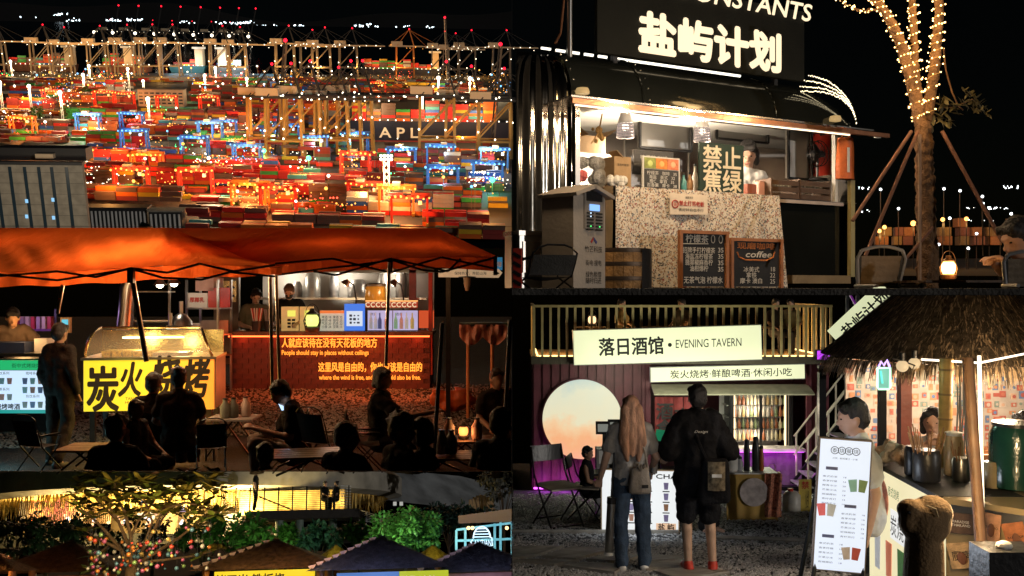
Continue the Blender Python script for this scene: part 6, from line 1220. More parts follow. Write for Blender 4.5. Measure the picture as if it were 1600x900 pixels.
BRU = pm('brush_ink', (.012, .008, .005), .7)
for ch, x, z_, s_, sh in (('炭', 166, 606, 68, 0), ('火', 206, 592, 52, .2), ('烧', 258, 588, 62, .1), ('烤', 303, 590, 62, .15)): text(ch, BRU, bc, (cx_(x), -.02, cz(z_)), h=s_ * k4, w=s_ * k4 * .66, off=.03, shear=sh)
text('TAN\nHUO', BRU, bc, (cx_(205), -.018, cz(625)), h=10 * k4)
lamp(bc, (-.3, -.5, .22), 8, (1., .7, .15), .15, name='panel_light'); lamp(bc, (.4, -.5, .22), 8, (1., .45, .1), .15, name='panel_light')
for px in (180, 270): lamp(bc, (cx_(px), -.6, cz(600)), 3.5, (1., .72, .12) if px < 200 else (1., .45, .08), .2, name='panel_light')
# ---- cyan menu lightbox at the edge
ml = thing('menu_lightbox', 'white and green glowing skewer menu box at the edge of the canopy', 'menu board', Vector((P(30, 600, 11.0).x, 11.0, gz2(11.0))), R(0)); k5 = 11. / F; mz = lambda py: (450 - py) * k5 - gz2(11.)
w = 92 * k5; x_ = lambda px: (px - 30) * k5
MB().box((0, .3, (mz(562) + mz(645)) / 2), (w, .3, mz(562) - mz(645))).build('cabinet', PLAST, ml); MB().box((0, 0, (mz(579) + mz(640)) / 2), (w, .02, mz(579) - mz(640))).build('panel', em('menu_ice', (.62, .80, 1.), 1.05, evar=.06), ml); MB().box((0, -.002, (mz(563) + mz(578)) / 2), (w, .024, mz(563) - mz(578))).build('header', em('menu_green', (.02, .50, .16), .9), ml); MB().box((0, -.002, mz(643)), (w, .024, 5 * k5)).build('footer', em('menu_teal', (.02, .40, .35), .7), ml)
text('街中式烤烧烤', INK, ml, (x_(42), -.017, mz(571)), h=7 * k5)
for s_, px, py in (('冷饮系列', 5, 583), ('咖啡系列', 52, 583), ('果茶系列', 5, 608), ('热饮系列', 52, 619)): text(s_, INK, ml, (x_(px), -.016, mz(py)), h=5 * k5)
for j, (py, px0) in enumerate(((595, -8), (595, 40), (609, 40), (620, -8), (632, 40))):
    for i in range(3): cc_ = random.choice(((.12, .14, .25), (.25, .22, .2), (.2, .3, .3), (.35, .15, .12))); MB().prism([(-.022, 0), (.022, 0), (.03, .07), (-.03, .07)], .004, Matrix.Translation((x_(px0 + i * 12), -.018, mz(py + 5)))).build('drink_print', pm('mlp_%d' % int(cc_[0] * 100), cc_, .6), ml)
text('烧烤啤酒', INK, ml, (x_(13), -.016, mz(635)), h=9 * k5, off=.03)
lamp(ml, (-.1, -.35, mz(620)), 2.5, (.45, .72, 1.), .25); lamp(ml, (0, -.55, .30), 14, (.3, .75, .8), .2)
# grill behind the lightbox
t = thing('grill_counter', 'steel grill worktop behind the menu lightbox', 'counter', Vector((P(35, 560, 12.2).x, 12.2, gz2(12.2)))); k6 = 12.2 / F; zz = (450 - 552) * k6 - gz2(12.2); MB().box((0, 0, zz), (1.0, .6, .04)).build('top', STEEL, t); MB().box((0, .1, zz / 2), (.95, .4, zz - .05)).build('body', DKM, t); MB().box((-.1, -.1, zz + .08), (.5, .3, .14)).build('grill_box', pm('grill_blue', (.03, .05, .12), .5), t); MB().box((.28, 0, zz + .1), (.16, .2, .18)).build('carton', WHT, t)
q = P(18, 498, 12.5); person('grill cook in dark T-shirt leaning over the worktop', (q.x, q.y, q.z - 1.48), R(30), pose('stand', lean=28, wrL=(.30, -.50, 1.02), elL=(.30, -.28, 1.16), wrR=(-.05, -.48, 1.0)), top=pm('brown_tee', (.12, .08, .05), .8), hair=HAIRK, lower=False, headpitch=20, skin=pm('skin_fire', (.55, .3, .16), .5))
lamp(None, P(38, 520, 12.0), 5, (1., .55, .2), .1, name='grill_fire')
t = thing('steel_shelf', 'shelf of packets glowing violet behind the grill', 'shelf', Vector((P(55, 520, 14).x, 14, gz2(14)))); k7 = 14 / F; zz = (450 - 515) * k7 - gz2(14)
for j in range(3): MB().box((0, 0, zz - .35 * j), (.6, .3, .03)).build('board', pm('violet_board', (.15, .06, .22), .5), t)
for s in (-1, 1): MB().bar((s * .3, 0, 0), (s * .3, 0, zz + .3), .03).build('upright', DKM, t)
for k in range(7): MB().box(((k - 3) * .08, -.02, zz + .1), (.05, .12, .18)).build('packet', pm('pk_%d' % (k % 3), ((.5, .05, .08), (.4, .3, .4), (.6, .5, .45))[k % 3], .5), t)
lamp(t, (.1, -.4, zz + .2), 3, (.7, .4, .9), .1)
t = thing('card_reader', 'small card reader with cyan screen on a stand', 'till', Vector((P(103, 500, 12.6).x, 12.6, gz2(12.6)))); zz = (450 - 508) * 12.6 / F - gz2(12.6); MB().cyl((0, 0, 0), (0, 0, zz - .05), .015).build('stand', DKM, t); MB().box((0, 0, zz), (.13, .05, .2)).build('body', CARD, t); MB().box((0, -.03, zz + .03), (.08, .01, .09)).build('screen', em('cyan_screen', (.1, .55, .7), 1.), t)
# steel rack, kegs and van flank between case and bar
t = thing('storage_rack', 'tall wire rack stacked with printed white cartons', 'rack', Vector((P(316, 560, 14.5).x, 14.5, gz2(14.5))), R(-12)); k8 = 14.5 / F; rz_ = lambda py: (450 - py) * k8 - gz2(14.5)
for x in (-.26, .26):
    for y in (0, .4): MB().bar((x, y, 0), (x, y, rz_(437)), .03).build('upright', STEEL, t)
for py in (482, 523, 556): rsh = MB().box((0, .2, rz_(py)), (.55, .42, .025)).build('shelf', STEEL, t)
for x, py, w_, h_, m_ in ((-.1, 482, .34, .22, WHT), (.18, 482, .2, .30, REDP), (.02, 456, .3, .2, pm('carton_pink', (.55, .35, .3), .7)), (.1, 523, .3, .2, pm('sack_grey', (.3, .28, .25), .8)), (-.15, 523, .2, .15, WHT), (-.05, 556, .3, .18, PLAST)): MB().box((x, .18, rz_(py) + h_ / 2 + .014), (w_, .3, h_)).build('carton', m_, rsh)
text('厚椰乳', RINK, t, (-.1, .02, rz_(482) + .13), w=.24, off=.02); lamp(t, (-.2, -.5, rz_(455)), 4, (1., .8, .6), .1)
for i, (px, d_, h_, lb) in enumerate(((266, 14., 1.0, 'slim steel keg beside the work lamps'), (283, 14.2, 1.15, 'taller steel keg next to the wire rack'))):
    t = thing('steel_keg', lb, 'keg', g2(px, d_)); MB().lathe([(.14, 0), (.16, .05), (.16, h_ * .45), (.17, h_ * .47), (.16, h_ * .5), (.16, h_), (.08, h_ + .1), (.04, h_ + .12)], n=18).build('body', STEEL, t, smooth=True); MB().cyl((0, 0, h_ + .1), (0, 0, h_ + .3), .03).build('tap', STEEL, t)
t = thing('steel_duct', 'curved shiny duct rising behind the case', 'duct', g2(193, 13.5)); MB().tube([(0, 0, .2), (0, 0, 1.1), (.05, 0, 1.7), (.18, 0, 2.3), (.3, .1, 2.6)], .10, 14).build('pipe', STEEL, t, smooth=True); MB().box((0, 0, .1), (.3, .3, .2)).build('base', DKM, t)
t = thing('steel_rack', 'bare steel shelf frame between duct and kegs', 'rack', g2(236, 14.6)); 
for s in (-1, 1): MB().bar((s * .28, 0, 0), (s * .28, 0, 2.1), .03).build('upright', STEEL, t)
for z in (.5, 1.1, 1.55, 1.95): MB().box((0, .1, z), (.56, .3, .02)).build('shelf', STEEL, t)
t = thing('van_flank', 'beige van side with perforated plate next to the rack', 'van', g2(352, 16)); zz = (450 - 432) * 16 / F - gz2(16); MB().box((0, .1, zz / 2 + .1), (.42, .1, zz - .2)).build('side_panel', pm('van_beige', (.30, .22, .14), .5), t); MB().box((0, .03, zz - .25), (.36, .04, .35)).build('perforated_plate', GLD, t)
for k in range(8): MB().cyl((-.13 + .087 * (k % 4), .0, zz - .32 + .14 * (k // 4)), (-.13 + .087 * (k % 4), .02, zz - .32 + .14 * (k // 4)), .02, n=8).build('hole', BLK, t)
MB().box((0, .02, .35), (.4, .05, .08)).build('bumper', DKM, t)
# ---- arrow sign, wrapped frame, tarp on the far side
t = thing('arrow_sign', 'white roadside arrow sign with black slogan beyond the canopy', 'sign', P(735, 426, 13.)); k9 = 13. / F; asp = MB().prism([(-50 * k9, -7 * k9), (44 * k9, -8 * k9), (50 * k9, 0), (44 * k9, 6 * k9), (-50 * k9, 6 * k9)], .04).build('panel', pm('sign_white', (.6, .5, .35), .6, emit=(.75, .58, .36), es=.35), t); text('保持热爱，奔赴山海', INK, asp, (0, -.004, -1 * k9), w=50 * k9, h=5 * k9); text('北 ▶', INK, asp, (40 * k9, -.004, -1 * k9), h=5 * k9); MB().bar((-35 * k9, .05, gz2(13) - t.matrix_world.translation.z + CAMZ), (-35 * k9, .05, 20 * k9), .06).build('post', DKM, t)
t = thing('place_sign', 'small blue place-name sign peeking past the canopy corner', 'sign', P(780, 412, 13.2)); MB().box((0, 0, 0), (10 * k9, .03, 20 * k9)).build('panel', pm('sign_blue', (.03, .20, .40), .5, emit=(.03, .22, .42), es=.5), t); text('港', WHT, t, (0, -.018, -1 * k9), h=8 * k9, off=.03)
t = thing('cone_lamp', 'small cone lamp shade hanging below the arrow sign', 'lamp', P(730, 444, 12.9)); MB().lathe([(.05, .09), (.045, 0), (.02, -.09)], n=14).build('shade', pm('cone_tan', (.35, .25, .18), .5), t, smooth=True); MB().lathe([(.12, .09), (.12, .1), (.03, .11)], n=14).build('cap', DKM, t, smooth=True); MB().cyl((0, 0, .1), (0, 0, .2), .01).build('cord', BLK, t)
t = thing('draped_rack', 'folded frame on thin legs draped in pinkish crumpled cloth', 'frame', g2(756, 13.)); zz = (450 - 507) * k9 - gz2(13.)
sheet(lambda u, v: ((u - .5) * 76 * k9, -.05 - .05 * math.sin(u * 17 + v * 5) - .03 * math.sin(u * 41), zz - v * (.16 + .12 * abs(math.sin(u * 6.5)))), 40, 6).build('cloth', pm('pink_cloth', (.42, .20, .16), .5, var=.3, scale=6, bump=.6), t, smooth=True)
for px in (731, 769): MB().cyl(((px - 756) * k9, 0, 0), ((px - 756) * k9, 0, zz), .022, n=8).build('leg', WOODO, t, smooth=True)
MB().bar((-38 * k9, 0, zz), (38 * k9, 0, zz), .05).build('top_rail', DKM, t)
m = MB(); rn = random.Random(5)
for k in range(26): m.ball((rn.uniform(-.28, .30), rn.uniform(-.1, .1), rn.uniform(.0, .18) + .12 * math.exp(-abs(rn.uniform(-.3, .3)) * 4)), (rn.uniform(.05, .16), .08, rn.uniform(.03, .09)), 8, 6, Matrix.Rotation(rn.uniform(-.6, .6), 4, 'Y'))
t = thing('tarp_heap', 'crumpled orange tarpaulin heaped on the gravel', 'tarpaulin', g2(706, 13.4)); blob(m, 'cloth', pm('tarp_orange', (.50, .09, .02), .5, var=.3, scale=5, bump=.5), t, .03, 1); lamp(t, (-.5, -.9, .5), 3.0, (1., .2, .05), .2, name='neon_light')
# ---- guests in the dark
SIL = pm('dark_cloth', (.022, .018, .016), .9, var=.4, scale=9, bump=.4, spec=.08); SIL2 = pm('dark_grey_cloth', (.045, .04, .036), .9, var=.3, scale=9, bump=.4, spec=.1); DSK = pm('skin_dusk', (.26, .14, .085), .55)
def seated(label, px, py, d, rz, h=1.7, grp=None, **kw):
    s_ = h / 1.7; q = P(px, py, d); base = q.z - 1.185 * s_; Jk = kw.pop('J', pose('sit')); 
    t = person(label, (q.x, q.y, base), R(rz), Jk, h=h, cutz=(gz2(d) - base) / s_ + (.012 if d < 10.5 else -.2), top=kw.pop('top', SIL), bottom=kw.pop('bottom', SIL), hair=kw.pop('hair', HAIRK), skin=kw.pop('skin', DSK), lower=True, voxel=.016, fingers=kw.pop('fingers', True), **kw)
    if px > 740: CLIPX.append(t)
    return t
seated('guest in black seen from behind before the yellow case', 240, 600, 10.2, 175, 1.66)
seated('guest with a light hair band seen from behind before the yellow case', 279, 592, 10.0, 195, 1.66, hairdo='bun', top=SIL2)
MB_ = P(278, 576, 9.95); t = thing('hair_band', 'small pale hair band on the guest before the case', 'hair band', MB_); MB().tube([(.055 * math.cos(k * .3), .055 * math.sin(k * .3), 0) for k in range(22)], .012, 6).build('band', pm('band_pink', (.6, .4, .45), .5), t)
seated('bare-armed child turned sideways beside the wooden bench', 212, 640, 8.9, 70, 1.25, top=SIL2, sleeve='none', skin=pm('skin_child_dusk', (.36, .18, .09), .55), leg='short')
seated('guest with bushy dark hair at the wooden bench', 181, 672, 8.0, 185, 1.62, hairdo='tousled')
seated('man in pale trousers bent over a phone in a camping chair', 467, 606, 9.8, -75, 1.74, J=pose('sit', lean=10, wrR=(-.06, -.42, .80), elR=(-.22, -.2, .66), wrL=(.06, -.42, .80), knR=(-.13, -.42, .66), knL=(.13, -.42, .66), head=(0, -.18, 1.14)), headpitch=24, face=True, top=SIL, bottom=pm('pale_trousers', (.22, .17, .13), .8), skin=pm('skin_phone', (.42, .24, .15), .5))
ph = P(438, 632, 9.75); t = thing('phone', 'lit phone held by the man in the camping chair', 'phone', ph, R(70)); MB().box((0, 0, 0), (.075, .01, .14), M=Matrix.Rotation(R(-30), 4, 'X')).build('body', PLAST, t); MB().box((0, -.006, 0), (.068, .004, .13), M=Matrix.Rotation(R(-30), 4, 'X')).build('screen', em('phone_screen', (.5, .7, 1.), 1.5), t); lamp(t, (0, -.08, .02), .35, (.6, .75, 1.), .03)
seated('guest sitting upright before the neon with an arm stretched out', 596, 592, 10.4, 80, 1.70, J=pose('sit', wrR=(-.14, -.62, .86), elR=(-.22, -.34, .80), wrL=(.1, -.40, .70)), hairdo='bob')
seated('guest with short dark hair at the slatted table', 541, 683, 7.9, 150, 1.70, headyaw=-60, face=True)
seated('man in grey jacket leaning towards his neighbour', 626, 672, 7.7, 120, 1.76, top=SIL2, headyaw=-40, face=True, hairdo='tousled')
seated('long-haired guest close to the man in grey jacket', 660, 676, 7.8, -100, 1.66, hairdo='bob', headyaw=-10, face=True)
seated('guest in pale grey top at the far end of the tables', 782, 662, 7.6, 160, 1.72, top=pm('mauve_top', (.10, .085, .09), .85))
seated('small guest in striped top at the front table', 414, 712, 7.6, 200, 1.40)
seated('guest sitting in the dark beyond the orange lantern', 776, 592, 11.2, 20, 1.66)
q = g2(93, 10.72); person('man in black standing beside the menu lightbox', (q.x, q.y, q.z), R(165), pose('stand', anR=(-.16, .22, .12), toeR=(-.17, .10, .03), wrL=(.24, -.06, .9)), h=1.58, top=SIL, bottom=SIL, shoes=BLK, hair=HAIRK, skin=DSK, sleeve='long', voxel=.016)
# furniture in the dark
for px, py, d, rz, s_, lb in ((505, 690, 9.4, 150, .62, 'dark camping chair with curved arm near the man with phone'), (572, 690, 9.9, 100, .62, 'dark camping chair before the neon sentences'), (450, 700, 9.8, -75, .6, 'dark camping chair carrying the man with phone'), (660, 700, 10.1, 60, .5, 'empty dark camping chair by the orange lantern'), (60, 725, 8.6, 160, .5, 'dark wire chair before the menu lightbox'), (330, 705, 9.2, 200, .5, 'dark camping chair beside the folding table')):
    camp_chair(lb, g2(px, d), R(rz), pm('chair_black', (.02, .017, .016), .8), 'camping chairs in the dark', s_, back=.5)
def fold_table(label, px, d, h_, w_, top, rz=0, grp='tables among the guests'):
    t = thing('camping_table', label, 'table', g2(px, d), R(rz), grp)
    for k in range(5): MB().box((0, (k - 2) * .1, h_), (w_, .088, .02)).build('slat', top, t)
    for s in (-1, 1):
        for y in (-.2, .2): MB().bar((s * w_ * .45, y, 0), (-s * w_ * .1, y, h_), .018).build('leg', DKM, t)
    return t
fold_table('slatted dark camping table in front of the short-haired guest', 485, 8.2, .14, .62, pm('wet_wood', (.10, .075, .06), .3), 12); fold_table('folding table with crossed legs beside the barbecue case', 365, 11.2, .42, .55, GREYP); fold_table('camping table with the orange lantern', 722, 10.6, .32, .7, WOODD); fold_table('plain wooden bench beside the child', 140, 9.4, .22, .5, pm('bench_wood', (.28, .15, .07), .6)); fold_table('low table of glasses behind the couple', 690, 9.3, .14, .6, WOODD)
q = g2(724, 10.55) + Vector((0, 0, .334)); lantern('orange lantern on the table beyond the couple', q, .22, em('lantern_red', (1., .28, .06), 3.), BLK, 2.5, (1., .35, .1))
for px, d, z_, c_, lb in ((352, 11.1, .435, (.18, .2, .17), 'grey paper cup on the folding table'), (365, 11.15, .435, (.12, .13, .11), 'dark bottle on the folding table'), (384, 11.2, .435, (.5, .4, .35), 'pale bag on the folding table'), (702, 10.5, .334, (.3, .28, .26), 'pale parcel left of the orange lantern'), (745, 10.5, .334, (.45, .3, .26), 'striped parcel right of the orange lantern'), (690, 9.25, .155, (.2, .2, .2), 'short glass behind the couple'), (705, 9.3, .155, (.25, .24, .22), 'tall glass behind the couple')):
    t = thing('tableware', lb, 'tableware', g2(px, d) + Vector((0, 0, z_))); MB().lathe([(.05, 0), (.06, .02), (.06, .14), (.03, .19), (.03, .22)], n=12).build('body', pm('tw_%d' % px, c_, .4), t, smooth=True); MB().cyl((0, 0, .22), (0, 0, .235), .032, n=10).build('cap', PLAST, t)
for k in range(2): q = g2(322 + 12 * k, 10.9); t = thing('small_post', ('thin floor spike lamp left of the folding table', 'thin floor spike lamp beside the folding table leg')[k], 'post', q, 0); MB().cyl((0, 0, 0), (0, 0, .25), .012).build('stem', DKM, t); MB().ball((0, 0, .26), .02, 8, 6).build('tip', GREYP, t)
# ================================================================ lower left: round-roofed rest house above thatched stalls, bauble tree
B3 = Bay(-15.6, 6.0); setbay(B3)
def wl_(pts, px):
    for (a, b), (c, d) in zip(pts, pts[1:]):
        if px <= c: return lerp(b, d, (px - a) / (c - a))
    return pts[-1][1]
GZ3 = -1.9
def g3(px, d): q = P(px, 880, d); return Vector((q.x, q.y, GZ3))
struct(sheet(lambda u, v: (lerp(-40, 10, u), lerp(8, 40, v), GZ3), 4, 4).build('ground', pm('stall_ground', (.05, .045, .04), .9)), 'dark ground under the thatched stalls')
HILL = pm('hill_dark', (.02, .028, .02), .95, var=.5, scale=.6, bump=.5)
def hillf(u, v):
    d = lerp(24, 74, v); px = lerp(-120, 900, u); q = P(px, 880, d); return (q.x, q.y, GZ3 + (d - 24) * .045 + 1.2 * math.sin(u * 9 + v * 4) * v)
struct(sheet(hillf, 40, 14).build('hill', HILL, smooth=True), 'dark planted slope below the rest house')
# ---- rest house
D3 = 52.; oc = P(308, 880, D3); RR = 10.3; zb3 = P(308, 763, D3 - RR).z; ht = 1.35
rh = thing('rest_house', 'rest house with round concrete roof, golden straw ceiling and terrace', 'building', (oc.x, oc.y, 0)); l3 = lambda px, py, d: P(px, py, d) - Vector((oc.x, oc.y, 0))
CONC = pm('roof_concrete', (.30, .28, .24), .85, var=.3, scale=1.2, bump=.3); STRAWC = pm('ceiling_straw', (.74, .50, .15), .8, var=.45, scale=3, bump=.6)
MB().lathe([(RR * .93, zb3), (RR, zb3 + .15), (RR * 1.0, zb3 + ht * .75), (RR * .96, zb3 + ht), (.01, zb3 + ht * 1.3)], n=72, cap=False).build('roof', CONC, rh, smooth=True)
MB().lathe([(.01, zb3 + .25), (RR * .93, zb3 + .02)], n=72, cap=False).build('ceiling', STRAWC, rh)
fr = MB(); rn = random.Random(11)
for k in range(2600):                   # straw hanging from the ceiling in rings
    a = rn.uniform(0, 6.283); r_ = rn.choice((.90, .74, .58, .44)) * RR + rn.uniform(-.15, .15); x, y = r_ * math.cos(a), r_ * math.sin(a); L_ = rn.uniform(.35, .85); s_ = Vector((-math.sin(a), math.cos(a), 0)) * rn.uniform(.03, .07)
    p0 = Vector((x, y, zb3 + .12)); p1 = p0 + Vector((rn.uniform(-.1, .1), rn.uniform(-.1, .1), -L_)); fr.add([p0 - s_, p0 + s_, p1 + s_ * .4, p1 - s_ * .4], [(0, 1, 2, 3)])
fr.build('straw_fringe', STRAWC, rh)['kind'] = 'stuff'
wallw = pm('inner_wall', (.40, .30, .17), .7)
MB().lathe([(4.2, 1.4), (4.2, zb3 + .2)], n=40, cap=False).build('core_wall', wallw, rh, smooth=True); MB().box((0, 0, 1.15), (RR * 1.7, RR * 1.2, .5)).build('terrace_slab', pm('slab_dark', (.06, .06, .055), .8), rh)
for px in (44, 56, 262, 300): q = l3(px, 880, D3 - 7 if px > 200 else D3 - 3); MB().cyl((q.x, q.y, 1.3), (q.x, q.y, zb3 + .1), .36, n=16).build('column', wallw, rh, smooth=True)
q = l3(56, 800, D3 - 4); MB().box((q.x, q.y, q.z), (.5, .1, 1.1)).build('poster', pm('poster_orange', (.7, .22, .08), .6, emit=(.7, .22, .08), es=.3), rh); text('ONE\nLOVE', INK, rh, (q.x, q.y - .08, q.z + .1), w=.4, h=.7, off=.03)
q = l3(238, 775, D3 - 4.6); MB().box((q.x, q.y, q.z), (1.15, .1, .75)).build('blue_panel', em('panel_paper', (.85, .72, .45), .8), rh); text('日落\n酒馆', pm('ink_blue', (.02, .10, .38), .6, emit=(.02, .12, .45), es=.6), rh, (q.x, q.y - .07, q.z), w=.95, h=.6, off=.03)
q = l3(290, 793, D3 - 6); MB().box((q.x, q.y, q.z), (1.5, .1, .35)).build('violet_sign', em('violet_glow', (.62, .45, .9), .9), rh); text('HELLO', em('white_letter', (1., .95, 1.), 1.6, samp=False), rh, (q.x, q.y - .07, q.z), w=1.2, h=.22)
q = l3(97, 795, D3 - 5); m = MB()
for k in range(260): leaf_mesh(m, Vector((q.x + rn.gauss(0, .35), q.y + rn.gauss(0, .25), q.z + rn.gauss(0, .22))), Vector((rn.uniform(-1, 1), rn.uniform(-1, 1), rn.uniform(-1, 1))), .16, .06)
m.build('blossom_decor', pm('blossom_pink', (.62, .20, .20), .7, emit=(.5, .14, .14), es=.25), rh)['kind'] = 'stuff'
q = l3(362, 822, D3 - 9); MB().lathe([(.01, 0), (.52, 0), (.52, .06)], (q.x, q.y, q.z), 32, Matrix.Rotation(R(90), 4, 'X'), cap=False).build('round_window', em('moon_window', (.95, .72, .38), .95, evar=.1), rh)
for k in range(7): MB().bar((q.x - .5, q.y - .1, q.z - .02 + .035 * k), (q.x + .5, q.y - .1, q.z - .02 + .035 * k), .012).build('window_rail', DKM, rh)
for px, py, d, pw in ((45, 806, D3 - 5, 330), (90, 806, D3 - 7.5, 420), (135, 806, D3 - 9, 480), (190, 806, D3 - 9.6, 480), (245, 806, D3 - 9.8, 480), (300, 806, D3 - 9.8, 520), (350, 804, D3 - 9.6, 560), (385, 800, D3 - 9.2, 420)): lamp(rh, l3(px, py, d), pw, (1., .70, .26), .3, name='ceiling_light')
for k in range(26):
    q = l3(rn.uniform(90, 300), rn.uniform(800, 822), D3 - rn.uniform(6, 9)); MB().ball(q, rn.uniform(.06, .12), 6, 4).build('table_light', em('tl_%d' % (k % 3), ((1., .8, .5), (1., .5, .3), (.7, .8, 1.))[k % 3], 1.6, samp=False), rh)
for k in range(46): q = l3(28 + k * 3.2, 818, D3 - 9.2); MB().bar(q, q + Vector((0, 0, .9)), .03).build('baluster', pm('rail_brown', (.25, .15, .08), .6), rh)
# terrace deck with lined golden screen
tk = thing('view_terrace', 'dark raised terrace with lit golden slatted screen and round legs', 'terrace', (oc.x, oc.y, 0)); DT = 40.5
q0 = l3(386, 799, DT); q1 = l3(561, 799, DT); MB().box(((q0.x + q1.x) / 2, q0.y + 1.5, q0.z - .17), (q1.x - q0.x, 3.4, .34)).build('slab', pm('deck_black', (.035, .03, .028), .8), tk)
for px in (437, 520, 468): qa = l3(px, 808, DT + 1.2); MB().cyl((qa.x, qa.y, -2.), (qa.x, qa.y, qa.z), .18, n=14).build('leg', pm('leg_teal', (.12, .16, .14), .6), tk, smooth=True)
MB().box(((l3(395, 0, DT).x + l3(546, 0, DT).x) / 2, q0.y + 2.8, (l3(0, 770, DT).z + q0.z) / 2), (l3(546, 0, DT).x - l3(395, 0, DT).x, .06, l3(0, 768, DT).z - q0.z)).build('screen', pm('screen_gold', (.62, .44, .14), .6, var=.5, scale=2.5), tk)
for k in range(12): z = lerp(q0.z + .05, l3(0, 772, DT).z, k / 11); MB().bar((l3(386, 0, DT).x, q0.y + .05, z), (l3(546, 0, DT).x, q0.y + .05, z), .02).build('rail_wire', DKM, tk)
for k in range(10): x = lerp(l3(386, 0, DT).x, l3(558, 0, DT).x, k / 9); MB().bar((x, q0.y + .05, q0.z), (x, q0.y + .05, l3(0, 770, DT).z), .05).build('rail_post', DKM, tk)
for k in range(9): z = lerp(q0.z + .1, l3(0, 770, DT).z, k / 8); MB().bar((l3(547, 0, DT).x, q0.y, z), (l3(560, 0, DT).x, q0.y + .5, z), .025).build('white_rail', WHT, tk)
MB().bar((l3(405, 776, DT).x, q0.y - .05, l3(405, 776, DT).z), (l3(455, 796, DT).x, q0.y - .05, l3(455, 796, DT).z), .06).build('stair_rail', DKM, tk)
for px in (405, 440, 475, 510, 540): lamp(tk, l3(px, 782, DT + 2.0), 42, (1., .74, .30), .2, name='screen_light')
for px, ph_, rz, lb in ((398, 'stand', 90, 'silhouetted person standing at the near end of the terrace'), (507, 'sit', 60, 'silhouetted person seated low by the golden screen'), (525, 'sit', -60, 'silhouetted person with topknot seated by the golden screen')):
    q = P(px, 799, DT + .6); person(lb, (q.x, q.y, q.z), R(rz), pose(ph_), h=1.7 if ph_ == 'stand' else 1.6, top=BLKTEE, bottom=BLKTEE, hair=HAIRK, hairdo='bun' if px == 525 else 'short', voxel=.04, fingers=False, skin=SK, group='people on the terrace')
# sloping concrete wing
wg = thing('concrete_wing', 'grey curved concrete wing sloping away from the round roof', 'building', (oc.x, oc.y, 0))
up = [(395, 737), (470, 738), (560, 739), (640, 742), (720, 750), (800, 770)]; lo = [(395, 765), (470, 768), (560, 774), (640, 786), (720, 794), (800, 800)]
sheet(lambda u, v: l3(lerp(395, 800, u), lerp(wl_(lo, lerp(395, 800, u)), wl_(up, lerp(395, 800, u)) - 6, v), 46 + 14 * u + 3 * v), 40, 6).build('parapet', pm('wing_concrete', (.24, .26, .28), .85, var=.45, scale=.8, bump=.3), wg, smooth=True)
# stair rail going down
t = thing('stair_railing', 'grey steel railing stepping down beside the terrace', 'railing', P(580, 815, 43)); q_ = P(580, 815, 43)
for k in range(5): a = P(562 + k * 11, 796 + k * 3.4, 43) - q_; b = P(562 + k * 11, 814 + k * 2, 43) - q_; MB().bar(a, b, .06).build('post', GREYP, t)
for j in range(6): MB().bar(P(562, 797 + 3 * j, 43) - q_, P(606, 810 + 2.3 * j, 43) - q_, .03).build('rail', GREYP, t)
# ---- trees and bushes
def bush(name, label, cat, px, py, d, w, h, n, mat, leaf=.2, trunk=True, group=None):
    c = P(px, py, d); t = thing(name, label, cat, (c.x, c.y, GZ3 if d < 24 else GZ3 + (d - 24) * .045), 0, group); z0 = t.location.z; cz_ = c.z - (GZ3 if d < 24 else GZ3 + (d - 24) * .045); m = MB(); rn = random.Random(int(px * 7 + d)); cl = []
    for k in range(max(9, n // 45)): a = rn.uniform(0, 6.28); e = rn.uniform(-.6, 1.4); r_ = rn.random() ** .4; cl.append((Vector((w * r_ * math.cos(a) * math.cos(e), w * .7 * r_ * math.sin(a) * math.cos(e), h * r_ * math.sin(e) + cz_)), rn.uniform(.18, .34) * min(w, h)))
    for k in range(n):
        q, s_ = rn.choice(cl); v = Vector((rn.gauss(0, 1), rn.gauss(0, 1), rn.gauss(0, 1))); v = v.normalized() * s_ * rn.uniform(.6, 1.15); leaf_mesh(m, q + v, v.normalized() + Vector((rn.uniform(-.6, .6), rn.uniform(-.6, .6), rn.uniform(-.7, .3))), leaf * rn.uniform(.7, 1.4), leaf * .3)
    m.build('crown', mat, t)
    if trunk:
        MB().tube([(0, 0, 0), (.03, 0, cz_ * .5), (0, 0, cz_ * .9)], w * .05, 8, w * .03).build('trunk', BARK3, t, smooth=True)
        for k in range(7): q, s_ = cl[k % len(cl)]; MB().tube([(0, 0, cz_ * .6), tuple(q * .5 + Vector((0, 0, cz_ * .38))), tuple(q)], w * .018, 5, w * .006).build('limb', BARK3, t, smooth=True)
    return t
BARK3 = pm('bark_dark', (.06, .04, .03), .9); LG = pm('leaf_green', (.045, .13, .025), .55, var=.5, scale=1.5); LD = pm('leaf_dark', (.015, .032, .014), .6, var=.5, scale=1.5); LT = pm('leaf_teal', (.02, .06, .045), .6, var=.5, scale=1.5)
bush('leafy_tree', 'bright green tree lit among the stall roofs', 'tree', 632, 838, 27, 1.05, .62, 2600, LG, .13)
gl = P(625, 815, 25.2); lamp(None, gl, 160, (.75, 1., .5), .3, name='garden_light')
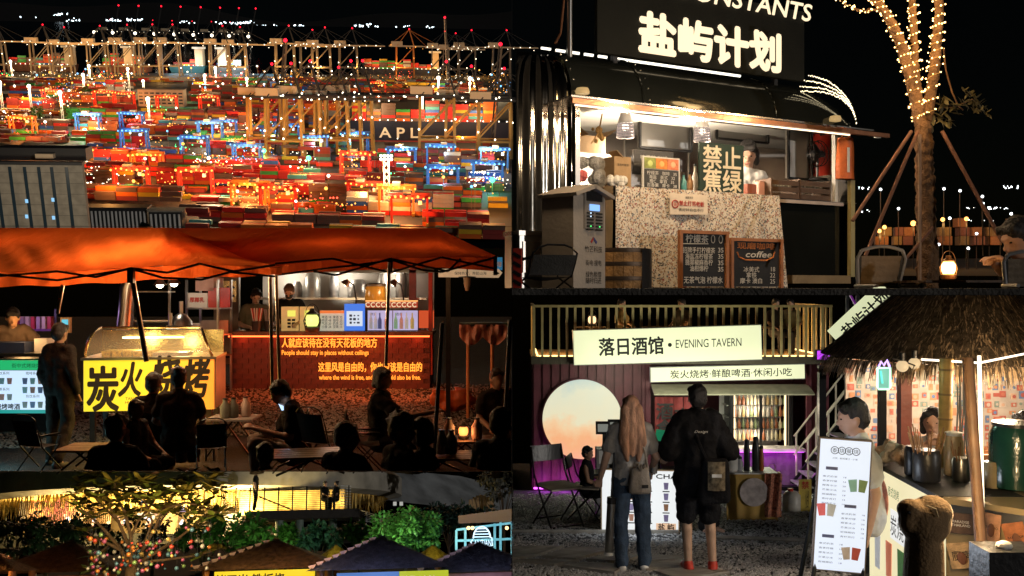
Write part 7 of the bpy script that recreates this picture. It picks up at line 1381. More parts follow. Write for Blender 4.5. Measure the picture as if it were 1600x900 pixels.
for px, py, d, w, h, m_, lb in ((75, 845, 30, 1.4, .55, LD, 'dark bush below the round roof edge'), (130, 838, 33, 1.3, .55, LD, 'dark bush behind the bauble tree'), (320, 838, 30, 1.2, .6, LG, 'green bush between bauble tree and stalls'), (372, 840, 29, 1.1, .55, LG, 'green bush under the round window'), (425, 845, 28, .9, .4, LG, 'low bush under the terrace legs'), (495, 848, 28, .9, .4, LT, 'low bush beside the terrace leg'), (560, 840, 30, .8, .4, LG, 'small bush left of the bright tree'), (30, 830, 36, 1.2, .6, LD, 'dark bush at the outer edge'), (240, 840, 34, 1.6, .7, LD, 'dark bush behind the hanging baubles'), (700, 815, 38, 1.3, .55, LT, 'teal-lit bush above the frame'), (735, 808, 40, 1.2, .5, LT, 'teal-lit bush below the ornate wall')):
    bush('bush', lb, 'bush', px, py, d, w, h, 700, m_, .17, True, 'bushes on the slope')
bush('slope_tree', 'grey sparse tree in the upper corner over the wing', 'tree', 785, 765, 44, 1.3, .8, 700, pm('leaf_grey', (.10, .10, .08), .7), .2)
for px, py in ((345, 828), (430, 838), (95, 830)): lamp(None, P(px, py, 26), 50, (.7, 1., .4), .3, name='garden_light')
t = thing('ornate_wall', 'small ornate garden wall on the slope', 'wall', P(752, 790, 45)); 
for k in range(7): MB().box(((k - 3) * .16, 0, .05 + .10 * math.cos((k - 3) * .5)), (.14, .2, .45 + .2 * math.cos((k - 3) * .5))).build('pier', CARD, t)
MB().box((0, .05, -.2), (1.25, .2, .12)).build('base', CARD, t)
for px in (617, 627): q = P(px, 787, 47); t = thing('wall_lamp', 'small square white lamp on the concrete wing, %s' % ('nearer the terrace' if px < 620 else 'nearer the bright tree'), 'lamp', q); MB().box((0, 0, 0), (.16, .05, .18)).build('lens', em('square_lamp', (.75, .75, .7), .5), t); MB().box((0, .04, 0), (.2, .05, .22)).build('housing', DKM, t)
# ---- thatched stalls
def stall(label, px, py, d, w, h, col, rz=0, scal=False, apexcut=.0):
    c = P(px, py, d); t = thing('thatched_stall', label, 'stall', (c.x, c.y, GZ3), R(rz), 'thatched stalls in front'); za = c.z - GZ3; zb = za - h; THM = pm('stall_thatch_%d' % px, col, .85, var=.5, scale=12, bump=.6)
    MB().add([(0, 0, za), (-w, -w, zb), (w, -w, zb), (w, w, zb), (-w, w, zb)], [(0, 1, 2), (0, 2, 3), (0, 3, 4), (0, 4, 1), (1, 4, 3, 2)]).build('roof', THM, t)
    m = MB(); rn = random.Random(px)
    for k in range(1500):
        f = rn.choice((0, 0, 0, 1, 2)); s_ = rn.random(); u = rn.uniform(-1, 1)
        def pt(s_, u): return Vector((u * w * s_, -w * s_, za - h * s_)) if f == 0 else Vector(((1 if f == 1 else -1) * w * s_, u * w * s_, za - h * s_))
        p0 = pt(max(.02, s_ - .06), u); p1 = pt(s_ + rn.uniform(.02, .07), u) + Vector((0, 0, rn.uniform(.005, .05))); sd = (Vector((1, 0, 0)) if f == 0 else Vector((0, 1, 0))) * rn.uniform(.006, .014); m.add([p0 - sd, p0 + sd, p1 + sd * .4, p1 - sd * .4], [(0, 1, 2, 3)])
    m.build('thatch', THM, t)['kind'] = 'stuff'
    for sx in (-1, 1):
        for sy in (-1, 1): MB().cyl((sx * w * .82, sy * w * .82, 0), (sx * w * .82, sy * w * .82, zb + .02), .05, n=8).build('post', WOODO, t, smooth=True)
    if scal:
        for k in range(9): s_ = .12 + .8 * k / 8; p = Vector((-w * s_, -w * s_ - .01, za - h * s_ + .03)); MB().prism([(-.06, 0), (.05, .02), (-.01, -.075)], .01, Matrix.Translation(p)).build('shell_edging', pm('shell_pink', (.5, .34, .3), .7), t)
    return t, w, za, zb
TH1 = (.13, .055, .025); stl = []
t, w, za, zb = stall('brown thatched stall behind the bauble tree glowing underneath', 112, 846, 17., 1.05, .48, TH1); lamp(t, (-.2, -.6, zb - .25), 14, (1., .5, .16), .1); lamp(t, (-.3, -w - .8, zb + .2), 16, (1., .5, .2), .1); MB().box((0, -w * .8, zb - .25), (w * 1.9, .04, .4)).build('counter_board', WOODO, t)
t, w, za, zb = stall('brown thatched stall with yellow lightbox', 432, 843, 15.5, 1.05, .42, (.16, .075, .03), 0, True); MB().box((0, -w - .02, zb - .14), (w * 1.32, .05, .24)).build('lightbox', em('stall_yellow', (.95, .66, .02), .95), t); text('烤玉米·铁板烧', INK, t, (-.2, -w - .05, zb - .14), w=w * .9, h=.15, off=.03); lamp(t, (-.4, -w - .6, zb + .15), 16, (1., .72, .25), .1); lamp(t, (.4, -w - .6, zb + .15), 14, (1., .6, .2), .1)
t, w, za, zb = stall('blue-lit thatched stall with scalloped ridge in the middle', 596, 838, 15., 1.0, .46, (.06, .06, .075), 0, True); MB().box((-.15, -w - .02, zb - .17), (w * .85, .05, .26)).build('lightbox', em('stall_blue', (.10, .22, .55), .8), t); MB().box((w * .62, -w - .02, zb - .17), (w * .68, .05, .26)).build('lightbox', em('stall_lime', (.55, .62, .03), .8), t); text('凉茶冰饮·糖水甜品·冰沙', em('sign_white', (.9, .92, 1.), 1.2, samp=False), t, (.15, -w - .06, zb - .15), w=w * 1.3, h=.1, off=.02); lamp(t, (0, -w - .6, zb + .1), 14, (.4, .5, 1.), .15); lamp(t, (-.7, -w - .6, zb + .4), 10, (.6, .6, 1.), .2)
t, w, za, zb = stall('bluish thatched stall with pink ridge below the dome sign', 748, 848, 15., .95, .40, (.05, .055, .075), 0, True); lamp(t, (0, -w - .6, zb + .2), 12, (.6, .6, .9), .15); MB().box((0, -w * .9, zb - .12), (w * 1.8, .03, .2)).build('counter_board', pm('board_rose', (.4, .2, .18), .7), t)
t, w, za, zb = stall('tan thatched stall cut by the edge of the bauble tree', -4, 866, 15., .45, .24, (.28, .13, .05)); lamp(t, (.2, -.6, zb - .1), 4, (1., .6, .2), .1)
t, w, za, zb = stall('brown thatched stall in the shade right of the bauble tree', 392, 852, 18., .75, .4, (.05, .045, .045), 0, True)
for px, py, lb in ((525, 868, 'golden straw parasol between brown and blue stalls'), (676, 868, 'golden straw parasol right of the bright tree')):
    c = P(px, py, 17.); t = thing('straw_parasol', lb, 'parasol', (c.x, c.y, GZ3), 0, 'golden straw parasols'); za = c.z - GZ3 + .18; m = MB(); rn = random.Random(px)
    for k in range(700): a = rn.uniform(0, 6.28); s_ = rn.random() ** .7; r_ = .34 * s_; p0 = Vector((r_ * math.cos(a), r_ * math.sin(a), za - .22 * s_)); p1 = Vector((r_ * 1.25 * math.cos(a), r_ * 1.25 * math.sin(a), za - .24 * s_ - .05)); sd = Vector((-math.sin(a), math.cos(a), 0)) * .01; m.add([p0 - sd, p0 + sd, p1 + sd * .4, p1 - sd * .4], [(0, 1, 2, 3)])
    m.build('canopy', pm('straw_gold', (.42, .32, .05), .8, var=.4, scale=20), t); MB().cyl((0, 0, 0), (0, 0, za), .025).build('pole', WOODD, t); lamp(t, (0, -.6, za + .1), 3.0, (1., .85, .25), .1)
# ---- cyan frame with dome sign
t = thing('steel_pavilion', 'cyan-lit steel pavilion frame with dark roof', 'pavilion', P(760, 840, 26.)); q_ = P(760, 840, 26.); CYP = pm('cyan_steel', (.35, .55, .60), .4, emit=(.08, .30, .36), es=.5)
for a, b in (((713, 828), (713, 860)), ((713, 828), (800, 817)), ((773, 818), (773, 870)), ((782, 816), (782, 870)), ((713, 845), (800, 842)), ((727, 826), (727, 858)), ((800, 817), (800, 870))): MB().bar(P(*a, 26.) - q_, P(*b, 26.) - q_, .06).build('post', CYP, t)
sheet(lambda u, v: P(lerp(716, 806, u), lerp(818 - 3 * u, 806 - 12 * u, v), 25.5 + 3 * v) - q_, 6, 3).build('roof', pm('pav_roof', (.03, .05, .06), .5), t)
for px in (732, 738, 792): MB().ball(P(px, 825, 25.8) - q_, .05, 6, 4).build('string_bulb', em('pav_bulb', (1., .6, .25), 3., samp=False), t)
lamp(t, P(752, 835, 24.2) - q_, 110, (.35, .75, 1.), .3)
t = thing('dome_sign', 'white neon dome sign with stripes reading ANTIAN', 'sign', P(753, 842, 25.)); k_ = 25. / F; NW = em('neon_white', (.70, .88, 1.), 1.4)
MB().tube([(-13 * k_ * math.cos(a_ * .262), 0, 1 * k_ + 17 * k_ * math.sin(a_ * .262)) for a_ in range(13)], .018, 6).build('dome_outline', NW, t)
for k, hw in enumerate((12, 11, 9.5, 7)): MB().bar((-hw * k_, 0, (3 + 4 * k) * k_), (hw * k_, 0, (3 + 4 * k) * k_), .022).build('dome_stripe', NW, t)
text('ANTIAN', NW, t, (1 * k_, -.01, -6 * k_), w=26 * k_, h=9 * k_, off=.0)
MB().tube([(-14 * k_, 0, -1 * k_), (-17 * k_, 0, -4 * k_), (-14 * k_, 0, -10 * k_), (2 * k_, 0, -12 * k_), (9 * k_, 0, -16 * k_), (10 * k_, 0, -11 * k_), (16 * k_, 0, -10 * k_), (15 * k_, 0, 2 * k_)], .016, 6).build('scroll_outline', NW, t)
# ---- bauble tree in front
DB = 9.; tb = P(206, 905, DB); bt = thing('bauble_tree', 'bare-branched tree with big leaves hung with coloured baubles', 'tree', (tb.x, tb.y, GZ3)); bl = lambda px, py, dd=0: P(px, py, DB + dd) - Vector((tb.x, tb.y, GZ3))
BK = pm('branch_bark', (.16, .095, .05), .8, var=.3, scale=12, bump=.5); MB().tube([(0, 0, 0), bl(206, 920), bl(205, 885)], .08, 10, .05).build('trunk', BK, bt, smooth=True)
limbs3 = [[(205, 890), (190, 860), (165, 830), (140, 805), (120, 790)], [(205, 890), (200, 850), (185, 815), (160, 775), (155, 760)], [(205, 888), (222, 860), (240, 830), (255, 795), (275, 770), (300, 760)], [(206, 885), (240, 865), (280, 840), (305, 820), (320, 805)], [(205, 885), (205, 840), (195, 800), (178, 770), (180, 755)], [(222, 860), (238, 815), (225, 780), (215, 760)], [(240, 830), (262, 800), (258, 775)], [(190, 860), (150, 840), (135, 830)], [(206, 880), (255, 875), (310, 868), (340, 858)], [(200, 850), (215, 815), (235, 790), (250, 770)], [(185, 815), (170, 800), (145, 775)], [(255, 795), (290, 785), (312, 790), (340, 800)], [(190, 860), (172, 850), (150, 868), (145, 890)]]
lf = MB(); lf2 = MB(); rn = random.Random(21); tips = []
for L_ in limbs3:
    pts = [bl(x, y, rn.uniform(-.3, .3) * i / len(L_)) for i, (x, y) in enumerate(L_)]; MB().tube(pts, (.020 if len(L_) > 4 else .014), 7, .006).build('limb', BK, bt, smooth=True); tips.append(pts[-1]); tips.append(pts[-2])
for t_ in tips + [bl(rn.uniform(118, 345), rn.uniform(738, 806), rn.uniform(-.4, .5)) for _ in range(70)]:
    for k in range(9): a = k * .698 + rn.uniform(0, .5); leaf_mesh(lf if rn.random() < .6 else lf2, t_ + Vector((rn.uniform(-.03, .03), rn.uniform(-.03, .03), 0)), Vector((math.cos(a), math.sin(a), rn.uniform(-.25, .75))), rn.uniform(.11, .19), rn.uniform(.022, .034), Vector((0, 0, 1)))
lf2.build('young_leaves', pm('leaf_lime', (.16, .20, .03), .4, var=.5, scale=6), bt); lf.build('crown', pm('leaf_olive', (.15, .115, .018), .45, var=.6, scale=5), bt)
for px, py, pw in ((200, 895, 14), (160, 850, 10), (260, 850, 10), (240, 800, 10), (170, 800, 9), (310, 810, 9)): lamp(bt, bl(px, py, -1.1), pw, (1., .74, .36), .15)
bc_ = [pm('bauble_%d' % i, c_, .2, .3, var=.1) for i, c_ in enumerate(((.6, .08, .05), (.65, .45, .15), (.55, .5, .45), (.5, .12, .25), (.12, .25, .35), (.7, .25, .06), (.25, .4, .15)))]
nm = ('red', 'gold', 'silver', 'pink', 'blue', 'orange', 'green'); bmesh_ = [MB().ball((0, 0, 0), 1., 10, 8).mesh('bauble', m_, True) for m_ in bc_]
for k in range(150):
    i = rn.randrange(7); r_ = rn.uniform(.010, .021)
    if k < 70: px, py = 205 + rn.gauss(0, 30), rn.uniform(845, 898)
    elif k < 105: px, py = rn.uniform(135, 170), rn.uniform(835, 898)
    else: px, py = rn.uniform(210, 345), rn.uniform(820, 890)
    q = P(px, py, DB - .25 + rn.uniform(-.25, .25)); t = thing('bauble', 'small %s ball hanging in the bauble tree' % nm[i], 'bauble', q, 0, '%s balls in the bauble tree' % nm[i]); inst('ball', bmesh_[i], t, Matrix.Scale(r_, 4)); MB().cyl((0, 0, r_), (0, 0, r_ + rn.uniform(.03, .12)), .0012, n=4).build('thread', BLK, t)
# ================================================================ upper left: container port at night seen from a hill
B1 = Bay(16.9, 4.5); setbay(B1); PZ = -125.
def G(px, py): return B1.G(px, py, PZ)
def proj(v): w = B1.R @ Vector(v); return 800 + F * w.x / w.y, 450 - F * w.z / w.y
ASPH = pm('quay_asphalt', (.035, .03, .026), .7, var=.5, scale=.02, bump=0); SEA = pm('harbour_water', (.006, .010, .014), .12, var=.3, scale=.02, bump=.4, bscale=8)
struct(MB().add([G(-80, 372), G(799.5, 372), G(799.5, 118), G(-80, 112)], [(0, 1, 2, 3)]).build('quay', ASPH), 'asphalt quay of the container port')
struct(MB().add([G(-80, 380) + Vector((0, 0, -3)), G(799.5, 380) + Vector((0, 0, -3)), G(799.5, 45) + Vector((0, 0, -3)), G(-80, 30) + Vector((0, 0, -3))], [(0, 1, 2, 3)]).build('water', SEA), 'dark harbour water')
def hills(u, v): px = lerp(-80, 799.5, u); q = B1.P(px, 48 + 6 * u - v * (34 + 12 * math.sin(u * 7) + 7 * math.sin(u * 17 + 1)), 5200 + 600 * v); return q
struct(sheet(hills, 60, 4).build('hills', pm('far_hills', (.006, .006, .007), 1., bump=0)), 'black hills across the bay')
# ---- containers
CC = [(.52, .02, .015), (.58, .11, .012), (.60, .34, .02), (.04, .28, .05), (.03, .10, .36), (.24, .03, .025), (.45, .40, .33), (.06, .28, .28), (.13, .07, .05)]; CN = ('red', 'orange', 'yellow', 'green', 'blue', 'maroon', 'pale grey', 'teal', 'brown'); CW = (24, 16, 9, 7, 5, 18, 4, 3, 24)
CM = [pm('container_' + n_.replace(' ', '_'), c_, .55, var=.12, scale=.3, bump=.0) for n_, c_ in zip(CN, CC)]
CL, CWD, CH_ = 12.19, 2.44, 2.59
def cont(mb):
    mb.box((0, 0, CH_ / 2), (CL - .12, CWD - .12, CH_ - .12))
    for x in (-1, 1):
        for y in (-1, 1): mb.box((x * (CL / 2 - .09), y * (CWD / 2 - .09), CH_ / 2), (.18, .18, CH_))
    return mb
cmesh = [cont(MB()).mesh('container', m_) for m_ in CM]
YR = R(-7.); rn = random.Random(4); cand = []
def blocked(px, py): return (px < 134 and py > 222) or (128 < px < 296 and py > 318) or (535 < px and 156 < py < 226) or (400 < px and 224 < py < 247 and rn.random() < .7) or (205 < px < 300 and 128 < py < 170) or px < -25 or px > 797 or py < 123
y = 505.; row = 0
while y < 1480:
    wv = y * .60; x = -wv
    while x < 40:
        nb = rn.choice((3, 4, 5)); hb = rn.choice((1, 2, 3, 3, 4, 5)); dom = rn.choices(range(9), CW)[0]
        if rn.random() < .17: x += rn.uniform(14, 30); continue
        for i in range(nb):
            for j in range(4):
                h_ = max(0, hb - (rn.random() < .35) - (rn.random() < .15) * 2)
                for k in range(h_):
                    lx, ly = x + i * 12.7, y + j * 2.75; v = Vector((lx, ly + (lx) * math.tan(YR) * .6, PZ + k * CH_)); px, py = proj(v)
                    if blocked(px, py) or proj(v + Vector((7.5, 0, 0)))[0] > 798: continue
                    c_ = dom if rn.random() < .45 else rn.choices(range(9), CW)[0]; cand.append((j > 0 and k < h_ - 1, row, j, v, c_, k))
        x += nb * 12.7 + rn.uniform(1, 9)
    y += 27 if y < 800 else 34; row += 1
cand = [c for c in cand if not c[0]]
cand.sort(key=lambda c: (c[2] > 0, c[1], c[2])); ROT = Matrix.Rotation(YR * .6, 4, 'Z')
near = cand[:300]; rest = cand[300:]
for (_, r_, j, v, c_, k) in near:
    o = inst('shipping_container', cmesh[c_], None, Matrix.Translation(v) @ ROT); tag(o, '%s shipping container %s' % (CN[c_], ('on the ground', 'second up in a stack', 'third up in a stack', 'fourth up in a stack', 'top of a tall stack')[min(k, 4)]), 'container', '%s containers %s' % (CN[c_], ('on the ground', 'second up', 'third up', 'fourth up', 'on top')[min(k, 4)]))
me = bpy.data.meshes.new('far_containers'); vs = []; fs = []; mi = []
hx, hy = (CL - .1) / 2, (CWD - .1) / 2; cr, sr = math.cos(YR * .6), math.sin(YR * .6)
for (_, r_, j, v, c_, k) in rest:
    o = len(vs)
    for z in (0.05, CH_ - .05):
        for a, b in ((-hx, -hy), (hx, -hy), (hx, hy), (-hx, hy)): vs.append((v.x + a * cr - b * sr, v.y + a * sr + b * cr, v.z + z))
    fs += [(o, o + 1, o + 5, o + 4), (o + 1, o + 2, o + 6, o + 5), (o + 2, o + 3, o + 7, o + 6), (o + 3, o, o + 4, o + 7), (o + 4, o + 5, o + 6, o + 7)]; mi += [c_] * 5
me.from_pydata(vs, [], fs); [me.materials.append(m_) for m_ in CM]; me.polygons.foreach_set('material_index', mi); me.update()
o = bpy.data.objects.new('container_stacks', me); COL.objects.link(o); o.matrix_world = BAY.M; struct(o, 'mass of coloured shipping containers farther back in the port', 'stuff')

# ---- cranes
LWH = em('port_white_lamp', (1., .88, .66), 5., samp=False); LBL = em('port_blue_lamp', (.16, .50, 1.), 2.6, samp=False); LOR = em('port_orange_lamp', (1., .42, .07), 2.8, samp=False); BEA = em('red_beacon', (1., .008, .025), 4., samp=False); LGN = em('green_lamp', (.05, 1., .25), 6., samp=False)
CRG = pm('crane_grey', (.16, .13, .10), .6, bump=0); CRY = pm('crane_yellow', (.42, .24, .05), .55, bump=0); CRC = pm('crane_cream', (.62, .48, .32), .6, bump=0); CRD = pm('crane_dark', (.03, .03, .032), .6, bump=0)
def sts(name, label, loc, rz, mleg, mgir, group, up=False, lamps=LWH, s=1.0, mtop=None):
    mtop = mtop or CRD
    t = thing(name, label, 'crane', loc, rz, group, s)
    for x in (-14, 14):
        for y in (-8, 8): MB().bar((x, y, 0), (x * .92, y * .8, 46), 2.0).build('leg', mleg, t)
        MB().bar((x, -8, 14), (x, 8, 14), 1.5).build('portal_beam', mleg, t)
    for y in (-8, 8): MB().bar((-14, y, 14), (14, y, 14), 1.6).build('portal_beam', mleg, t); MB().bar((-14, y, 16), (13, y * .8, 45), 1.1).build('diagonal', mleg, t)
    for y in (-4, 4): MB().bar((-24, y, 47), (16, y, 47), 1.8).build('girder', mgir, t)
    if up:
        MB().bar((16, 0, 47), (30, 0, 104), 2.6).build('raised_boom', mgir, t)
    else:
        for y in (-4, 4): MB().bar((16, y, 47), (56, y, 47), 1.4).build('boom', mgir, t)
    for y in (-4, 4): MB().bar((14, y, 47), (7, 0, 71), 1.3).build('apex_leg', CRD if mleg is not None and group != 'far row of quay cranes' else mtop, t); MB().bar((-12, y, 47), (6, 0, 71), .9).build('apex_leg', CRD if mleg is not None and group != 'far row of quay cranes' else mtop, t)
    if not up:
        MB().bar((7, 0, 71), (32, 0, 48), .5).build('stay', mtop, t); MB().bar((7, 0, 71), (54, 0, 48), .5).build('stay', mtop, t)
    MB().bar((6, 0, 71), (-24, 0, 48), .5).build('stay', mtop, t)
    MB().box((-12, 0, 51), (17, 8, 6)).build('machine_house', CRC, t); MB().ball((7, 0, 72.5), 1.1, 8, 6).build('beacon', BEA, t)
    m = MB()
    for k in range(8 if not up else 4): m.ball((-22 + k * 10.5 + rn.uniform(-4, 4), -5, 45 + rn.uniform(-2, 4)), rn.uniform(.4, .85), 5, 4)
    for z, x in ((22, -14), (30, 14), (16, 0)): m.ball((x, -9, z), .8, 5, 4)
    m.build('lamps', lamps, t)['kind'] = 'stuff'
    return t
def at_ground(px, py): return G(px, py)
fx = [(-4, 116), (68, 117), (101, 117), (156, 118), (198, 118), (237, 118), (268, 118), (345, 119), (372, 119), (447, 119), (484, 119), (503, 120), (545, 120), (633, 121), (688, 122), (705, 122), (729, 122), (783, 123)]
place = ['leftmost', 'second from the left', 'third from the left', 'fourth from the left', 'fifth from the left', 'left of the white tower row', 'amid the lamp masts', 'before the blue-lit ship', 'right beside the blue-lit ship', 'left of the paired beacons', 'first of two close beacons', 'second of two close beacons', 'just left of the orange crane', 'glowing orange', 'right of the orange crane', 'second right of the orange crane', 'third right of the orange crane', 'rightmost']
proto = None
for i, (px, py) in enumerate(fx):
    q = G(px, py); lb = 'quay crane in the far row, ' + place[i]
    if i in (13,): sts('quay_crane', lb, q, 0, pm('crane_orange', (.6, .2, .04), .6, bump=0), CRC, 'far row of quay cranes', lamps=LOR, s=1.02, mtop=MATS['crane_orange'])
    elif proto is None: proto = sts('quay_crane', lb, q, 0, CRG, CRC, 'far row of quay cranes'); 
    else: dup(proto, Matrix.Translation(q) @ Matrix.Scale(rn.uniform(.94, 1.05), 4), lb)
proto2 = None
for i, px in enumerate((172, 203, 238, 268, 299, 329, 358, 384)):
    q = B1.P(px, 78 + i * .6, 2500.); lb = 'dark distant crane with raised boom, number %s from the left' % ('one', 'two', 'three', 'four', 'five', 'six', 'seven', 'eight')[i]
    if proto2 is None:
        proto2 = sts('distant_crane', lb, q, 0, CRD, CRD, 'distant cranes with raised booms', up=True); MB().ball((30, 0, 106), 1.9, 8, 6).build('beacon', BEA, proto2)
    else: dup(proto2, Matrix.Translation(q), lb)
proto3 = None; nx_ = [(447, 246), (476, 244), (520, 243), (538, 241), (556, 240), (683, 244), (722, 243), (772, 246), (418, 240)]
pl3 = ['leftmost of the dark yellow ones', 'behind the leftmost tall boom', 'near the middle left', 'left of the ship lettering', 'close left of the ship lettering', 'right of the ship lettering', 'with blue lamps behind', 'at the right border', 'at the orange stacks']
for i, (px, py) in enumerate(nx_):
    q = G(px, py); lb = 'near yellow-legged quay crane, ' + pl3[i]
    if proto3 is None: proto3 = sts('yellow_quay_crane', lb, q, 0, CRY, CRD, 'near quay cranes at the big ship')
    else: dup(proto3, Matrix.Translation(q) @ Matrix.Scale(rn.uniform(.95, 1.04), 4), lb)
for a, b, lb in (((432, 240), (446, 66), 'tall dark boom raised beside the leftmost near crane'), ((700, 130), (695, 29), 'pale lattice boom with red tip standing above the cranes'), ((768, 240), (782, 72), 'tall dark boom raised at the right border')):
    q = G(*a) if a[1] > 200 else B1.P(*a, 1350.); e = B1.P(*b, q.y) - q; t = thing('raised_boom', lb, 'boom', q)
    MB().bar((-1.2, 0, 0), e + Vector((-.9, 0, 0)), 1.3 if b[1] > 40 else 1.).build('chord', CRD if b[1] > 40 else CRC, t); MB().bar((1.6, 0, 0), e + Vector((.9, 0, 0)), 1.3 if b[1] > 40 else 1.).build('chord', CRG, t)
    for k in range(12): MB().bar(e * (k / 12) + Vector((-1.2, 0, 0)), e * ((k + 1) / 12) + Vector((1.4, 0, 0)), .5).build('brace', CRG, t)
    MB().ball(e + Vector((0, 0, 1.5)), 1.5, 8, 6).build('beacon', BEA, t)
def rtg(name, label, loc, rz, mat, lampm, group, lcol, pw, w=20., h=17.):
    t = thing(name, label, 'crane', loc, rz, group)
    for x in (-w / 2, w / 2):
        for y in (-4, 4): MB().bar((x, y, 1), (x, y * .7, h), 1.2).build('leg', mat, t)
        MB().box((x, 0, 1.4), (1.6, 12, 1.8)).build('wheel_beam', CRY if mat is not CRY else CRG, t); MB().bar((x, -4, 9), (x, 4, 12), .7).build('brace', mat, t)
    for y in (-3, 3): MB().box((0, y, h), (w + 3, 1.2, 2.0)).build('girder', mat, t)
    MB().box((rn.uniform(-4, 4), 0, h + 1.6), (4.5, 6, 2.4)).build('trolley', CRC, t); MB().box((w * .3, -3, h - 3.2), (2, 2, 2.2)).build('cab', WHT, t)
    m = MB()
    for k in range(8): m.ball((-w / 2 - 1 + (w + 2) * k / 7, -4.2, h + rn.uniform(-1.2, .6)), rn.uniform(.5, .85), 5, 4)
    m.build('lamps', lampm, t)['kind'] = 'stuff'
    lamp(t, (0, -7, h - 5), pw, lcol, 1.5)
    return t
CRB = pm('crane_blue', (.04, .14, .34), .5, bump=0); CRR = pm('crane_red', (.55, .035, .02), .5, bump=0); CRO = pm('crane_orange_paint', (.65, .20, .03), .5, bump=0)
blue = [(140, 208, 'leftmost of the blue ones'), (208, 206, 'second from left in the top blue row'), (212, 236, 'below the top blue row'), (330, 222, 'left one of a close blue pair'), (352, 219, 'right one of a close blue pair'), (306, 248, 'in front of the close blue pair'), (388, 262, 'over the dark container block'), (432, 236, 'left of the green lamp'), (450, 226, 'behind the green lamp'), (492, 246, 'right of the green lamp'), (556, 240, 'beside the red crane'), (628, 268, 'over the lattice mast'), (688, 262, 'in the middle of the right half'), (692, 300, 'lowest of the blue ones'), (772, 268, 'at the right edge'), (762, 292, 'above the right green lamp')]
for px, py, s_ in blue: rtg('yard_crane', 'blue gantry crane with blue-white lamps, ' + s_, G(px, py), R(rn.uniform(-8, 4)), CRB, LBL, 'blue yard cranes', (.40, .66, 1.), 14000)
red = [(84, 166, 0, 'far small one on the left'), (164, 168, 0, 'far one beside the shed'), (196, 170, 0, 'far one left of the white office'), (262, 176, 0, 'far one below the white office'), (328, 176, 0, 'far one with a deep red frame'), (38, 214, 1, 'orange one above the grey building'), (232, 278, 1, 'orange one left of the red stacks'), (208, 304, 0, 'red one behind the green containers'), (308, 306, 0, 'red one with tall legs by the lit road'), (436, 336, 0, 'lowest red one on the left'), (392, 330, 1, 'orange one behind the lowest red one'), (556, 276, 0, 'red one at the dark road'), (572, 330, 0, 'large red one near the lattice mast'), (620, 336, 1, 'orange one right of the lattice mast'), (640, 352, 0, 'red one at the bottom edge'), (750, 190, 1, 'orange one behind the big ship'), (590, 150, 0, 'red one far behind the ship')]
for px, py, o_, s_ in red: rtg('yard_crane', ('orange' if o_ else 'red') + ' gantry crane with warm lamps, ' + s_, G(px, py), R(rn.uniform(-8, 4)), CRO if o_ else CRR, LOR, 'warm-lit yard cranes', (1., .34, .08), 26000)
# ---- light masts and yard lamps
masts = [(5, 168, 130), (50, 170, 136), (100, 196, 146), (133, 146, 118), (203, 142, 109), (142, 130, 104), (235, 196, 156), (322, 146, 119), (387, 146, 124), (338, 128, 107), (20, 122, 97), (225, 140, 128), (734, 150, 124), (685, 148, 123), (440, 142, 123), (660, 196, 150)]
for i, (px, py, pt) in enumerate(masts):
    q = G(px, py); h_ = B1.P(px, pt, q.y).z - PZ; t = thing('light_mast', 'white lattice light mast with glowing head, ' + ('leftmost', 'second from the left edge', 'left of the shed', 'beside the far red crane', 'tallest above the shed', 'far thin one', 'nearest, below the white office', 'right of the office', 'before the blue-lit ship', 'far one by the blue-lit ship', 'far one at the left border', 'on the white office', 'brightest on the right', 'second brightest on the right', 'left of the near cranes', 'on the quay of the big ship')[i], 'light mast', q, 0, 'port light masts')
    for x, y in ((-1, -1), (1, -1), (0, 1)): MB().bar((x, y, 0), (x * .6, y * .6, h_), .45).build('chord', WHT, t)
    for k in range(int(h_ / 4)): MB().bar((-1, -1, k * 4), (.9, -1, k * 4 + 4), .3).build('brace', WHT, t)
    MB().ball((0, -1, h_ + 1), 2.0 if i not in (12, 13) else 2.6, 8, 6).build('lamp_head', LWH, t); MB().lathe([(2.6, h_ - .5), (2.6, h_ + .3)], n=10).build('ring', CRG, t)
    lamp(t, (0, -4, h_ - 2), 80000 if i != 11 else 12000, (1., .70, .36), 2.)
t = thing('lattice_mast', 'near yellow lattice mast rising from the red cranes', 'light mast', G(605, 334)); h_ = B1.P(605, 248, t.matrix_world.translation.y if False else G(605, 334).y).z - PZ
for x, y in ((-1.6, -1.6), (1.6, -1.6), (1.6, 1.6), (-1.6, 1.6)): MB().bar((x, y, 0), (x, y, h_), .4).build('chord', CRC, t)
for k in range(int(h_ / 4)): MB().bar((-1.6, -1.6, k * 4), (1.6, -1.6, k * 4 + 4), .3).build('brace', CRC, t); MB().bar((1.6, -1.6, k * 4), (-1.6, -1.6, k * 4 + 4), .3).build('brace', CRC, t)
m = MB(); [m.ball((x, -2, h_ + z), .9, 6, 4) for x in (-3, -1, 1, 3) for z in (0, 2)]; m.build('lamp_head', LWH, t); lamp(t, (0, -8, h_ - 6), 60000, (1., .75, .4), 2.)
yl = [(rn.uniform(0, 795), rn.uniform(165, 345)) for _ in range(90)] + [(rn.uniform(0, 795), rn.uniform(119, 160)) for _ in range(130)] + [(x, 57 - (390 - x) * .028) for x in (147, 176, 211, 241, 272, 302, 331, 358, 388)]
pole_m = {}
